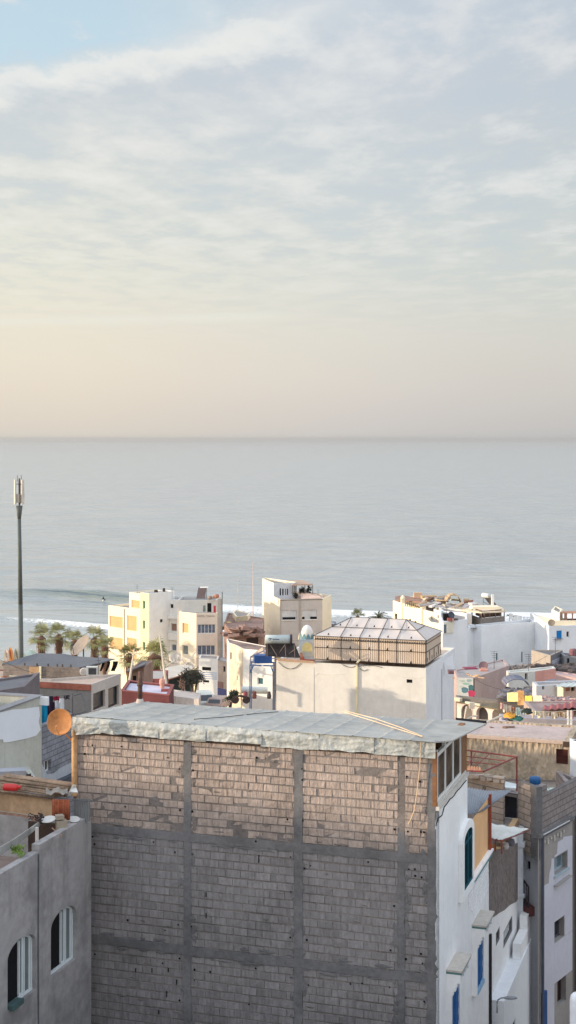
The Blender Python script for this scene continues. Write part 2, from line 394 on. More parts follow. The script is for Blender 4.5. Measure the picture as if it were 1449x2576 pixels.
fm = t.ss(t.m('ADD', att, t.m('MULTIPLY', t.m('SUBTRACT', fn, .5), 1.1)), .42, .72)
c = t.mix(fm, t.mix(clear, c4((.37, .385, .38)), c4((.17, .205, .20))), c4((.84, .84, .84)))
wm.node_tree.links.new(c, b.inputs['Base Color']); wm.node_tree.links.new(bp.outputs[0], b.inputs['Normal'])
wm.node_tree.links.new(t.mr(fm, 0, 1, .16, .9), b.inputs['Roughness']); b.inputs['IOR'].default_value = 1.33
ys = [226 + .9 * i for i in range(236)]
d = 1.0
while ys[-1] < 21000: d *= 1.10; ys.append(ys[-1] + d)
NX = 300; sv = []; fo = []; ca = []; cr = []
def seg(y, pts):
    for (a, va), (b_, vb) in zip(pts[:-1], pts[1:]):
        if y <= b_: return va + (vb - va) * max(0, (y - a)) / (b_ - a)
    return pts[-1][1]
for y in ys:
    hw = 26 + .235 * y
    for i in range(NX + 1):
        u_ = -1 + 2 * (i - 6) / (NX - 12); x = hw * (u_ if abs(u_) <= 1.0001 else math.copysign([1.25, 1.7, 2.5, 4, 7, 12][min(5, round((abs(u_) - 1) * (NX - 12) / 2) - 1)], u_)); z = 0; f = 0; cm = 0; ce = 0
        if y < 440:
            n_ = noise.noise(Vector((x * .05, y * .05, 1.3))); nf = noise.noise(Vector((x * .22, y * .12, 4.1)))
            yc = seg(x, [(-90, 357), (-71, 352), (-55, 346), (-37, 333), (-20, 322), (60, 322)]) + n_ * 1.5
            a = seg(x, [(-90, .35), (-72, .7), (-58, 1.3), (-45, 1.8), (-36, 1.5), (-22, .6), (0, .2)]); q = y - yc
            z += a * math.exp(-(q / (9 if q > 0 else 3.4)) ** 2) - a * .25 * math.exp(-((q + 8) / 5) ** 2)
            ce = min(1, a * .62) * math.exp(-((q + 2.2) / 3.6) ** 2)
            yc2 = seg(x, [(-90, 305), (-61, 301), (-49, 294), (-36, 285), (-20, 282), (60, 280)]) + n_ * 2.5; q = y - yc2
            a2 = seg(x, [(-90, .4), (-40, .7), (-20, .5), (60, .4)]); z += a2 * math.exp(-(q / (5 if q > 0 else 2.0)) ** 2)
            f = max(f, seg(x, [(-70, .0), (-62, .28), (-57, .52), (-44, .66), (-36, .8), (-20, .8)]) * math.exp(-((q + 1.2) / (3.0 + 2.5 * nf)) ** 2))
            yc3 = seg(x, [(-30, 320), (-14, 316), (14, 306), (60, 300), (90, 300)]) + n_ * 3; q = y - yc3
            a3 = seg(x, [(-34, 0), (-22, .8), (40, .8)]); z += a3 * 1.1 * math.exp(-(q / 4) ** 2)
            f = max(f, a3 * .85 * math.exp(-((q) / (8 + 5 * nf)) ** 4))
            f = max(f, .30 * seg(y, [(226, 1), (262, .8), (300, .35), (345, 0), (440, 0)]) + .12 * nf)
            cm = seg(y, [(226, 1), (320, .9), (350, .2), (440, 0)])
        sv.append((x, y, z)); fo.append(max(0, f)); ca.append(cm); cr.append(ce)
sf = [(j * (NX + 1) + i, j * (NX + 1) + i + 1, (j + 1) * (NX + 1) + i + 1, (j + 1) * (NX + 1) + i) for j in range(len(ys) - 1) for i in range(NX)]
me = bpy.data.meshes.new('sea'); me.from_pydata(sv, [], sf); me.materials.append(wm); me.polygons.foreach_set('use_smooth', [True] * len(sf))
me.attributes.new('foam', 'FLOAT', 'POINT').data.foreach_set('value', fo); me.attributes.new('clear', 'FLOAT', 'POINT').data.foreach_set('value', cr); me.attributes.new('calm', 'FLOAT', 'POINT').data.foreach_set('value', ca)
o = bpy.data.objects.new('sea', me); COL.objects.link(o); tag(o, 'grey blue sea with low breakers near the beach', 'sea', kind='structure')
# ================================================================ the bare block house in front
blk_up = mat('block_upper', s2l((174, 157, 147)), var=.14, dirt=.3, dcol=(.24, .22, .21), bump=1.0, bsc=9, rough=.95)  # paler and pinker than the lower blocks, sunlight partly put into the colour
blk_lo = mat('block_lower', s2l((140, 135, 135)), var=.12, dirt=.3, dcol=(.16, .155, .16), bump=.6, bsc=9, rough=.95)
conc = mat('raw_concrete', s2l((115, 113, 114)), var=.22, streak=.4, dcol=(.12, .12, .12), bump=.7, bsc=7)
mortar = mat('mortar', s2l((124, 116, 112)), var=.25, bump=.9, bsc=12)
def ribs(m, amt=.9):
    nt = m.node_tree; t = NT(nt); b = nt.nodes['Principled BSDF']; o = t.n('ShaderNodeTexCoord').outputs['Object']
    mp = t.n('ShaderNodeMapping', inp={0: o, 3: (1, 1, .16)}).outputs[0]
    r = t.n('ShaderNodeTexNoise', inp={0: mp, 2: 13.0, 3: 4.0, 4: .6}).outputs[0]
    prev = b.inputs['Normal'].links[0].from_socket
    nd = t.n('ShaderNodeBump', inp={0: amt, 1: .06, 'Height': r, 'Normal': prev}); nt.links.new(nd.outputs[0], b.inputs['Normal'])
    c = b.inputs['Base Color'].links[0].from_socket
    att = t.n('ShaderNodeAttribute', attribute_name='tone').outputs['Fac']
    k = t.m('ADD', .80, t.m('MULTIPLY', att, .36)); k = t.m('MULTIPLY', k, t.mr(r, .35, .65, .82, 1.12))  # groove shading painted in: colour darkens where the ribs dip
    v = t.n('ShaderNodeVectorMath', operation='SCALE', inp={0: c, 3: k}).outputs[0]; nt.links.new(v, b.inputs['Base Color'])
ribs(blk_up, .9); ribs(blk_lo, .35)
PR = Vector((3.66, 35.4, 0)); WL = 9.95; PL_ = PR - EX * WL
WF0 = Fr(PL_, PR); ZR = 30.47; ZB = 16.5
side = Fr(PR, u=EY)
front = T('block_house', 'unfinished house with a bare grey concrete block wall and a tarpaulin covered flat roof', 'house', (0, 39, ZB))
# structure behind the blocks
BW = MB(); BW.fbox(WF0, 0, WL, ZB, 30.12, -.5, -.005); TONE = [.5] * 8
mb = MB(); fr2 = Fr(PL_ + EY * 4.2, PL_)
facewall(mb, fr2, 0, 4.2, ZB, 30.05); fr3 = Fr(PR + EY * 4.2, PL_ + EY * 4.2); facewall(mb, fr3, 0, WL, ZB, 29.95); mb.build('end_wall', mat('end_wall_render', s2l((206, 160, 112)), var=.2, streak=.4, bump=.7), front)
colt = sorted([WF0.hit(472, 2000)[0], WF0.hit(751, 2000)[0], WF0.hit(1086, 2200)[0], WF0.hit(206, 1900)[0]])
c1010 = WF0.hit(1010, 2200)[0]
beams = [27.52, 24.54, 21.5, 18.5]
cm = MB()
def rough_bar(t0, t1, za, zb, out, vert):
    n = max(4, int((zb - za if vert else t1 - t0) / .25)); pr = None
    for k in range(n + 1):
        q = k / n; w1, w2, w3 = [noise.noise(Vector((q * n * .9 + j * 9, za + j, t0))) * .03 for j in range(3)]
        if vert: z = za + (zb - za) * q; ring = [(t0 + w1, z, -.1), (t0 + w1, z, out + w3 * .3), (t1 + w2, z, out + w3 * .3), (t1 + w2, z, -.1)]
        else: tt = t0 + (t1 - t0) * q; ring = [(tt, za + w1, -.1), (tt, za + w1, out + w3 * .3), (tt, zb + w2, out + w3 * .3), (tt, zb + w2, -.1)]
        ring = [WF0.p(*r) for r in ring]
        if pr:
            for a in range(3): cm.quad(pr[a], pr[a + 1], ring[a + 1], ring[a])
        pr = ring
    return
for zc_ in beams: rough_bar(0, WL, zc_ - .12, zc_ + .10, .028, False)
for (tc_, w_) in ((colt[1], .105), (colt[2], .115)): rough_bar(tc_ - w_, tc_ + w_, ZB, 30.0, .022, True)
rough_bar(c1010 - .09, c1010 + .09, ZB, 28.15, .022, True); rough_bar(WL - .19, WL + .003, ZB, 29.9, .03, True)
cm.build('concrete_frame', conc, front)
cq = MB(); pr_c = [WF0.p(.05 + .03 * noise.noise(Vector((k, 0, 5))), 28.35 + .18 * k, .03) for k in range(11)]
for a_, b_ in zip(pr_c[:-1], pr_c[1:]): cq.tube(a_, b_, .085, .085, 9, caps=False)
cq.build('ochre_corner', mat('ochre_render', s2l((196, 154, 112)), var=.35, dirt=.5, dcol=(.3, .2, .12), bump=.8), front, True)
# individual blocks
def blocks(za, zb, mi, jit):
    b_ = BW; tone = TONE; rows = max(1, round((zb - za) / .21)); rh = (zb - za) / rows
    for r in range(rows):
        z = za + r * rh; cuts = [0.02, colt[1] - .1, colt[1] + .1, colt[2] - .11, colt[2] + .11, c1010 - .09, c1010 + .09, WL - .18]
        if za > 28: cuts = cuts[:5] + [c1010 + .6 if False else WL - .18]
        for a in range(0, len(cuts) - 1, 2):
            t = cuts[a] - (.2 if (r % 2) else 0) - random.random() * .05; e = cuts[a + 1]
            while t < e - .02:
                w_ = .405 + random.uniform(-.012, .012); s0 = max(t, cuts[a]) + .003; s1 = min(t + w_, e) - .003; t += w_ + .002
                if s1 - s0 < .04: continue
                sag = noise.noise(Vector((s0 * .5, z * 3, 1))) * .022; o_ = .004 + random.uniform(-.5, 1) * jit; i = len(b_.v)
                g_ = .010 + random.random() * .008; zz0, zz1 = z + g_ * .6 + sag, z + rh - g_ * .5 + sag
                dj = lambda k=.5: random.uniform(-1, 1) * jit * k
                x = .012
                pts = [(s0 + dj(), zz0 + dj(), -.04), (s1 + dj(), zz0 + dj(), -.04), (s1 + dj(), zz1 + dj(), -.04), (s0 + dj(), zz1 + dj(), -.04)]
                oo = [o_ + dj(.8) for _ in range(4)]
                xx = .005; pts += [(s0 + xx, zz0 + x, oo[0]), (s1 - xx, zz0 + x, oo[1]), (s1 - xx, zz1 - x, oo[2]), (s0 + xx, zz1 - x, oo[3])]
                b_.v += [WF0.p(*p) for p in pts]
                for f in ((4, 5, 6, 7), (0, 1, 5, 4), (1, 2, 6, 5), (2, 3, 7, 6), (3, 0, 4, 7)): b_.f.append(tuple(i + k for k in f)); b_.mi.append(mi)
                tone += [min(1, max(0, random.gauss(.5, .16)))] * 8
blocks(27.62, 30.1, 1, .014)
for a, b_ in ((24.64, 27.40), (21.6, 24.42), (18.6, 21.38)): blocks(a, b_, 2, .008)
# mortar smeared over joints and beside the columns
rs = random.Random(31)
def smear(t_, z_, rx, rz_, o_=.019):
    n = rs.randint(7, 11); i = len(BW.v); ph_ = rs.random() * 9
    for k in range(n):
        a = k * 6.283 / n; q = .55 + .45 * abs(noise.noise(Vector((math.cos(a) * 1.7, math.sin(a) * 1.7, ph_)))) * 2.2; BW.v.append(WF0.p(min(WL - .02, max(.02, t_ + math.cos(a) * rx * q)), z_ + math.sin(a) * rz_ * q, o_ - .010 * (k % 2)))
    BW.v.append(WF0.p(t_, z_, o_ + .006)); TONE.extend([.5] * (n + 1))
    for k in range(n): BW.f.append((i + k, i + (k + 1) % n, i + n)); BW.mi.append(4 if o_ > .018 and z_ < 27.6 else 0)
for k in range(130):
    c_ = rs.choice([colt[1], colt[2], c1010, WL - .1]); z_ = rs.uniform(20, 30)
    if c_ == c1010 and z_ > 28: continue
    smear(c_ + rs.choice((-1, 1)) * rs.uniform(.08, .2), z_, rs.uniform(.03, .13), rs.uniform(.06, .28))
for k in range(120): smear(rs.uniform(0, WL), rs.choice(beams[:3]) + rs.choice((-1, 1)) * rs.uniform(.09, .2), rs.uniform(.1, .4), rs.uniform(.02, .08))
for k in range(90): smear(rs.uniform(.1, WL - .2), rs.uniform(19, 30), rs.uniform(.03, .16), rs.uniform(.01, .045), .017)
# scaffold holes as flat black discs, their inner dark painted on the face
hp = []
for (zf, L) in ((y6, [(130, 83), (145, 137), (571, 121), (727, 195), (852, 209), (750, 720), (846, 733), (655, 760), (638, 998), (868, 1045), (868, 1120), (760, 1268), (1264, 1296), (760, 964), (148, 933), (982, 1060), (1312, 1035), (385, 687), (1312, 117)]),
                (y7, [(1055, 45), (1150, 48), (1172, 50), (958, 28), (768, 266), (349, 292), (205, 230), (208, 482), (204, 811), (323, 830), (1062, 318), (1106, 318), (1108, 366), (1155, 377), (929, 905), (1150, 930), (1162, 1000), (1040, 968), (955, 584), (335, 1157), (723, 1143), (922, 1172), (1174, 1276), (1040, 1250), (307, 312), (640, 1148)]),
                (y5, [(302, 470), (305, 534), (911, 515), (985, 543), (219, 763), (309, 770), (40, 405), (839, 820), (36, 890)])):
    hp += [zf(*p) for p in L]
hp += [(157.2 + a / 2.88, 1698 + b_ / 2.88) for a, b_ in ((430, 517), (768, 598), (849, 679), (948, 690), (221, 508), (165, 570), (457, 952), (855, 977), (944, 987), (1412, 598))]
hm = BW
for (x, y) in hp:
    s_, z_ = WF0.hit(x, y); r_ = random.uniform(.020, .034); i = len(hm.v); n = 9
    hm.v += [WF0.p(s_ + math.cos(k * 2 * math.pi / n) * r_ * random.uniform(.8, 1.2), z_ + math.sin(k * 2 * math.pi / n) * r_, .030) for k in range(n)]
    hm.f.append(tuple(range(i, i + n))); hm.mi.append(3); TONE += [.5] * n
for (x, y, hh_) in ((651.5, 2160, .2), (519, 2250, .12), (519, 2303, .12), (420, 2500, .16), (400, 2545, .1), (342, 2440, .1), (445, 2470, .13), (424, 2440, .1), (383, 2440, .12)):
    s_, z_ = WF0.hit(x, y); hm.fbox(WF0, s_ - .012, s_ + .012, z_ - hh_ / 2, z_ + hh_ / 2, .0, .026, m=3); TONE += [.5] * 8
o_ = BW.build('block_wall', [mortar, blk_up, blk_lo, black, conc], front); o_.data.attributes.new('tone', 'FLOAT', 'POINT').data.foreach_set('value', TONE)
# tarpaulin: flat sheets over the roof and a crinkled skirt over the edge
tarp = mat('grey_tarpaulin', s2l((174, 171, 164)), rough=.55, var=.16, dirt=.5, dcol=(.28, .28, .26), bump=.5, bsc=3.5, spec=.45)
p0 = PL_
def roofz(p): return ZR - .083 * (Vector((p.x, p.y, 0)) - p0).dot(EY)
def onroof(x, y):
    z = ZR
    for _ in range(12): q = PZ(x, y, z); z = roofz(q)
    return q
rp = [onroof(188, 1802), onroof(1092, 1867), onroof(1137, 1863), onroof(1223, 1820), onroof(1148, 1814), onroof(345, 1765)]
mb = MB(); A, B_, C_, D_ = rp[0], rp[1], rp[4], rp[5]
def rf(u, v):
    q = (A * (1 - u) + B_ * u) * (1 - v) + (D_ * (1 - u) + C_ * u) * v
    nz = noise.noise(Vector((q.x * .9, q.y * 1.7, 0))) * .018 + noise.noise(Vector((q.x * 3.1, q.y * 5, 7))) * .006
    sx = (u * 13.3) % 1; nz += .022 * math.exp(-((sx - .5) / .04) ** 2)
    sy = (v * 5.4 + .3) % 1; nz += .024 * math.exp(-((sy - .5) / .05) ** 2)
    return q + Vector((0, 0, nz))
mb.grid(rf, 260, 70); mb.build('roof', tarp, front, True)
mb = MB(); mb.plate([rp[1] + Vector((-.1, 0, .01)), rp[2] + Vector((0, 0, .005)), rp[3], rp[4] + Vector((-.3, .3, .01))], .035); mb.build('roof_overhang', tarp, front)
segs = [WF0.hit(x, 1830)[0] for x in (185, 256, 400, 520, 660, 803, 942, 1062, 1096)]
mb = MB(); sk = MB()
for k in range(len(segs) - 1):
    a, b2 = segs[k], segs[k + 1]; sd = k * 13.7; low = .40 + random.uniform(-.03, .05)
    def skirt(u, v, a=a, b2=b2, sd=sd, low=low, k=k):
        t_ = a - .015 + (b2 - a + .03) * u; edge_ = low + .03 * noise.noise(Vector((t_ * 3, sd, 0)))
        if k == 0: edge_ = low - .02 + .1 * (1 - u)
        z = ZR + .01 - edge_ * v; q = Vector((t_ * 2.4, z * 3.4, sd))
        o_ = .045 + (k % 2) * .012 + .045 * min(1, v * 3) * (.6 + noise.noise(q)) + .020 * noise.noise(q * 2.7) + .009 * noise.noise(q * 6.1)
        o_ += .020 * abs(noise.noise(Vector((t_ * 1.3, z * 7, sd + 3)))) - .03 * (1 - min(1, v * 5))
        return WF0.p(t_, z, o_ + .02)
    mb.grid(skirt, max(10, int((b2 - a) / .022)), 26)
mb.build('roof_edge_tarpaulin', mat('crinkled_tarpaulin', s2l((176, 178, 174)), rough=.45, var=.12, dirt=.45, dcol=(.24, .24, .23), bump=1.0, bsc=9, spec=.5), front, True)
mb = MB(); endf = Fr(PL_ + EY * 4.2, PL_)
def sk2(u, v):
    t_ = 4.25 * u; z = ZR - .02 - .35 * (1 - u) - .36 * v; return endf.p(t_, z, .04 + .05 * noise.noise(Vector((t_ * 3, z * 4, 2))) * min(1, v * 3) + .03)
mb.grid(sk2, 90, 12); mb.build('roof_edge_tarpaulin', MC['crinkled_tarpaulin'], front, True)
# timber slats and rough sticks under the tarpaulin edge
mb = MB(); mb.fbox(WF0, .1, WL - .2, 30.03, 30.10, -.01, .045); mb.build('edge_batten', mat('dark_timber', (.06, .04, .03), var=.3), front)
# ropes
rope = pl('pale_rope', 226, 196, 160, rough=.8, bump=0)
mb = MB(); r1 = [onroof(862, 1794), onroof(930, 1815), onroof(1000, 1838), onroof(1062, 1857)]; r2 = [onroof(868, 1792), onroof(945, 1812), onroof(1010, 1835), onroof(1064, 1857)]
up = Vector((0, 0, .045)); mb.path([p + up for p in r1], .011); mb.path([p + up for p in r2], .011)
hang = [(1062, 1862), (1060, 1890), (1059, 1925), (1055, 1960), (1051, 1995), (1045, 2035), (1036, 2058), (1030, 2070)]
mb.path([rp[1] * 0 + WF0.p(*WF0.hit(x, y), .13) for x, y in hang], .009)
solo(mb, 'rope', rope, 'pale double rope lying over the tarpaulin roof and hanging down the block wall', 'rope')
mb = MB(); r3 = [onroof(488, 1812), onroof(560, 1807), onroof(640, 1798), onroof(700, 1793)]; mb.path([p + Vector((0, 0, .03)) for p in r3], .010)
solo(mb, 'cable', mat('black_cable', (.03, .03, .03), bump=0), 'thin dark cable lying across the left half of the tarpaulin roof', 'cable')
# vent post at the back of the roof
q = onroof(352, 1768); vp = T('vent_pipe', 'rusty brown vent post on a pale base at the back corner of the tarpaulin roof', 'vent pipe', q)
mb = MB(); mb.tube(q + Vector((0, 0, .12)), q + Vector((.01, 0, .93)), .075, .06, 10); mb.tube(q + Vector((0, 0, .5)), q + Vector((0, 0, .62)), .085, .085, 10); mb.build('pipe', mat('rusty_pipe', s2l((104, 80, 72)), var=.4, bump=.8), vp, True)
mb = MB(); mb.lathe(q, [(.12, -.05), (.115, .05), (.09, .12), (.03, .14), (0, .14)], 12); mb.build('base', pl('pale_base', 190, 178, 170), vp, True)
# ---- the white street side
whitew = mat('white_render_near', s2l((242, 241, 240)), var=.05, streak=.12, dcol=(.45, .45, .46), bump=.35, bsc=5)
teal = mat('teal_paint', s2l((34, 84, 96)), var=.15, rough=.8, bump=0, spec=.05)
ZS = 28.74; SL = side.hit(1229, 2300)[0]
def shit(x, y): return side.hit(x, y)
wa0, wb0 = shit(1157, 2200)[0], shit(1178, 2200)[0]
W1 = (wa0, wb0, shit(1157, 2242)[1], 27.3)
hz = shit(1187, 2338)[1]
wins = []
for xs_ in (1122, 1187):
    s0 = shit(xs_, 2338)[0]; wins.append((s0 + .16, s0 + 1.14, 22.4, 24.1))
holes = [W1]
SO = shit(1176, 2200)[0]
mb = MB(); facewall(mb, side, 0, SO, ZB, ZS, holes, rv=.2); facewall(mb, side, SO, SL, ZB, 25.62, holes, rv=.2)
mb.build('street_wall', whitew, front)
mb = MB(); org = mat('apricot_paint', s2l((232, 184, 134)), var=.06, streak=.1, bump=.2)
facewall(mb, side, SO, SL, 25.62, 27.25); bk = Fr(PR + EY * SL, PR + EY * SL - EX * 3.2)
facewall(mb, bk, 0, 3.2, ZB, 26.2)
mb.build('apricot_wall', org, front)
mb = MB(); mb.fbox(side, SO - .05, SL + .1, 25.50, 25.64, .003, .10); mb.build('teal_ledge', mat('teal_band', s2l((96, 140, 144)), var=.12, bump=.1), front)
mb = MB(); mb.fbox(side, SO - .05, SL + .1, 25.641, 25.70, .003, .14); mb.build('ledge_cap', whitew, front)
mb = MB()    # moulded plaster scales under the ledge
for r_ in range(9):
    for k in range(int((SL - SO) / .16)):
        if r_ * .5 > (k + 4) * .45: continue
        s_ = SO + .1 + k * .16 + (r_ % 2) * .08; z_ = 25.40 - r_ * .11
        if s_ < SL - .1: mb.fbox(side, s_ - .05, s_ + .05, z_ - .03, z_ + .03, .002, .018)
mb.build('plaster_relief', whitew, front)
# arched teal window with raised surround
def arch_ring(fr, s0, s1, zb, zt, rise, w, o0, o1, n=14, bottom=True):
    m_ = MB(); mid = (s0 + s1) / 2; hw = (s1 - s0) / 2
    def arc(k, e): 
        a = math.pi * (1 - k / n); return (mid + math.cos(a) * (hw + e), zt - rise + max(0, math.sin(a)) * (rise + e))
    inn = [(s0, zb)] + [arc(k, 0) for k in range(n + 1)] + [(s1, zb)]
    out = [(s0 - w, zb - (w if bottom else 0))] + [arc(k, w) for k in range(n + 1)] + [(s1 + w, zb - (w if bottom else 0))]
    L = len(inn); rng = range(L if bottom else L - 1)
    for k in rng:
        j = (k + 1) % L
        m_.quad(fr.p(*inn[k], o1), fr.p(*out[k], o1), fr.p(*out[j], o1), fr.p(*inn[j], o1))
        m_.quad(fr.p(*out[k], o0), fr.p(*out[j], o0), fr.p(*out[j], o1), fr.p(*out[k], o1))
        m_.quad(fr.p(*inn[k], o0), fr.p(*inn[k], o1), fr.p(*inn[j], o1), fr.p(*inn[j], o0))
    return m_
def arch_fill(m_, fr, s0, s1, zt, rise, o, n=14, th=.14):
    mid = (s0 + s1) / 2; hw = (s1 - s0) / 2; pr = None
    for k in range(n + 1):
        a = math.pi * (1 - k / n); q_ = (mid + math.cos(a) * hw, zt - rise + math.sin(a) * rise)
        if pr:
            m_.quad(fr.p(*pr, o), fr.p(*q_, o), fr.p(q_[0], zt, o), fr.p(pr[0], zt, o)); m_.quad(fr.p(*pr, o), fr.p(*pr, o - th), fr.p(*q_, o - th), fr.p(*q_, o))
        pr = q_
W1s = (W1[0], W1[1], W1[2], W1[3])
mb = arch_ring(side, W1s[0], W1s[1], W1s[2], W1s[3], .2, .24, .002, .13); arch_fill(mb, side, W1s[0], W1s[1], W1s[3], .2, .122, th=.1)
wr = mb.build('window_surround', whitew, front)
mb = MB(); a, b2, c_, d_ = W1
for (x0_, x1_) in ((a, a + .07), (b2 - .07, b2), ((a + b2) / 2 - .04, (a + b2) / 2 + .04)): mb.fbox(side, x0_, x1_, c_, d_, .003, .115)
mb.fbox(side, a, b2, c_, c_ + .08, .003, .118); mb.fbox(side, a, b2, c_ + 1.2, c_ + 1.26, .003, .117)
wo = mb.build('window', teal, front); mb = MB(); mb.fbox(side, a, b2, c_, d_, .003, .095); mb.build('pane', mat('dark_teal_pane', (.010, .035, .042), rough=.8, bump=0, spec=.0), wo)
# the two hooded blue windows
blue = mat('blue_shutter', s2l((50, 100, 156)), var=.12, rough=.8, spec=.1, bump=.2, bsc=12)
hoodm = mat('weathered_hood_top', s2l((196, 188, 178)), var=.15, dirt=.5, dcol=(.35, .3, .26), bump=.5)
for (w0, w1, wz0, wz1) in wins:
    so_ = w0 - .16; se_ = w1 + .16
    mb = MB(); mb.fbox(side, so_ - .02, se_ + .02, 24.26, 24.31, .0, .42); ho = mb.build('window_hood', hoodm, front)
    mb = MB(); mb.fbox(side, so_, se_, 24.20, 24.258, .0, .40); mb.build('hood_edge', mat('hood_edge_green', s2l((96, 132, 130)), bump=.1), ho)
    mb = MB()
    for (e0, e1) in ((so_, w0), (w1, se_)):
        mb.fbox(side, e0 + .005, e1 - .003, wz0 - .12, 23.55, .0, .135)
        for k in range(6): mb.fbox(side, e0 + .004, e1 - .002, 24.197 - .11 * (k + 1), 24.197 - .11 * k, .001, .37 - .042 * k * (k > 1) - .02 * (k > 3))
    mb.fbox(side, w0, w1, 24.1, 24.197, .0, .3); mb.build('window_surround', whitew, front)
    mb = MB(); n = 10
    for k in range(n): mb.fbox(side, w0 + .01, w1 - .01, wz0 + (wz1 - wz0) * k / n + .012, wz0 + (wz1 - wz0) * (k + 1) / n, .06, .10 + .008 * (k % 2))
    mb.fbox(side, w0, w1, wz0, wz1, .0, .059); mb.fbox(side, (w0 + w1) / 2 - .025, (w0 + w1) / 2 + .025, wz0, wz1, .0, .12); mb.build('shutter', blue, front)
    mb = MB(); mb.fbox(side, w0 - .003, w1 + .003, wz0 - .12, wz0 - .004, .0, .16); mb.build('window_sill', mat('sill_blue', s2l((140, 176, 204)), bump=.1), front)
# glazed loggia under the roof overhang
brown = mat('brown_timber', s2l((134, 92, 60)), var=.25, rough=.6, bump=.4, nsc=2); ls = shit(1168, 1950)[0]
wnd = mat('loggia_glass', (.10, .07, .05), rough=.6, var=.5, bump=0, spec=.04, nsc=3)  # brown reflection of the houses opposite painted into the glass colour
mb = MB(); mb.fbox(side, -.02, ls + .1, ZS, ZS + .10, -.02, .11); mb.fbox(side, .1, ls, ZS + .101, ZS + .17, -.08, .05); mb.build('loggia_sill', mat('sill_plaster', s2l((206, 200, 192)), dirt=.3, bump=.4), front)
mb = MB(); mb.fbox(side, ls - .55, ls - .0, ZS + .102, 30.2, -.12, .03); mb.build('timber_post', brown, front); mb = MB(); mb.fbox(side, -.03, .04, ZS + .103, 30.2, -.06, .05); mb.build('timber_post', brown, front)
mb = MB(); e0, e1 = .2, ls - .6; n = 3
for k in range(n + 1):
    s_ = e0 + (e1 - e0) * k / n; mb.fbox(side, s_ - .045, s_ + .045, ZS + .171, 30.2, -.07, .022)
mb.fbox(side, e0, e1, ZS + .171, ZS + .24, -.07, .02); mb.fbox(side, e0, e1, 30.02, 30.12, -.07, .02)
lw = mb.build('window', WF, front); mb = MB(); mb.fbox(side, e0, e1, ZS + .2, 30.1, -.03, -.012); mb.build('pane', wnd, lw)
mb = MB(); pts = [side.p(.05, 28.35, .012)]; s_ = .05; z_ = 28.33
while s_ < ls: s_ += .25; pts.append(side.p(s_, 28.45 + .05 * noise.noise(Vector((s_ * 2, 0, 0))) + (.12 if s_ > 1 else 0), .012))
mb.path(pts, .014, 5); mb.build('wall_cable', MC['black_cable'], front)
# ---- corrugated sheet roof over the terrace behind
corr = mat('corrugated_sheet', s2l((142, 148, 158)), var=.15, rough=.5, metal=.3, dirt=.35, dcol=(.2, .2, .22), bump=.1)
def sheet(a, b_, c_, d_, pitch=.1, amp=.018, sag=0.0, nu=None):
    """a-b near edge, d-c far edge; ribs run from near to far"""
    a, b_, c_, d_ = map(Vector, (a, b_, c_, d_)); L = (b_ - a).length; nu = nu or max(8, int(L / pitch * 5)); m_ = MB()
    nn = (b_ - a).cross(d_ - a).normalized()
    def f(u, v):
        q = (a * (1 - u) + b_ * u) * (1 - v) + (d_ * (1 - u) + c_ * u) * v
        return q + nn * (amp * math.sin(u * L / pitch * 2 * math.pi) - sag * math.sin(u * math.pi) + .02 * noise.noise(q * 1.5))
    m_.grid(f, nu, 8)
    k = len(m_.v); m_.v += [v - nn * .006 for v in m_.v]; m_.f += [tuple(i + k for i in f_)[::-1] for f_ in list(m_.f)]; m_.mi += m_.mi[:]
    return m_
o = sheet(P(1174, 2048, 39.4), P(1222, 2036, 41.8), P(1290, 1987, 46), P(1172, 1980, 44), pitch=.16, amp=.018, sag=.06)
solo(o, 'corrugated_awning', corr, 'dark blue grey corrugated sheet awning sloping over the apricot wall', 'awning', smooth=True)
mb = MB(); mb.fbox(side, SL - .12, SL + .02, 25.71, 27.35, .023, .09); mb.build('red_post', mat('red_oxide', s2l((150, 74, 58)), var=.2), front)
# ================================================================ grey rendered house, lower left
greyr = mat('grey_cement_render', s2l((158, 154, 153)), var=.24, streak=.5, dirt=.25, dcol=(.19, .185, .19), bump=.4, bsc=3)
g1 = Vector((-5.22, 37.75, 0)); g0 = g1 - EY * 9
gh = T('rendered_house', 'grey cement rendered house with two arched windows and a cluttered roof terrace', 'house', (-8, 34, 16))
GF = Fr(g0, g1)
def gr(xa, xb, yb_l, yt_m):
    ta = GF.hit(xa, 2300)[0]; tb = GF.hit(xb, 2300)[0]; return ta, tb, GF.hit(xa, yb_l)[1], GF.hit((xa + xb) / 2, yt_m)[1]
GW = [gr(19, 90, 2545, 2362), gr(128, 192, 2460, 2288)]
GW = [(a, b, c, c + 1.52) for a, b, c, d in GW]
pts = [g0, g1, g1 - EX * 7, g0 - EX * 7]; ins = inset([Vector((p.x, p.y)) for p in pts], .2); ins = [Vector((p.x, p.y, 0)) for p in ins]
mb = MB(); zt = 27.84
for i in range(4):
    j = (i + 1) % 4; fr = Fr(pts[i], pts[j]); facewall(mb, fr, 0, fr.L, 15.5, zt, GW if i == 0 else [], rv=.22)
    zz = Vector((0, 0, zt)); zf = Vector((0, 0, 26.7)); mb.quad(pts[i] + zz, pts[j] + zz, ins[j] + zz, ins[i] + zz); mb.quad(ins[i] + zz, ins[j] + zz, ins[j] + zf, ins[i] + zf)
for (a, b, c, d) in GW: arch_fill(mb, GF, a, b, d, .34, 0.0, th=.22)
tc97 = GF.hit(98, 2130)[0]
i0 = len(mb.v); mb.fbox(GF, tc97, 8.75, zt + .003, zt + .17, -.2, .012)
mb.build('wall', greyr, gh)
mb = MB(); mb.quad(*[p + Vector((0, 0, 26.75)) for p in ins]); mb.build('terrace_floor', mat('terrace_floor', s2l((140, 124, 116)), var=.2, dirt=.4, bump=.4), gh)
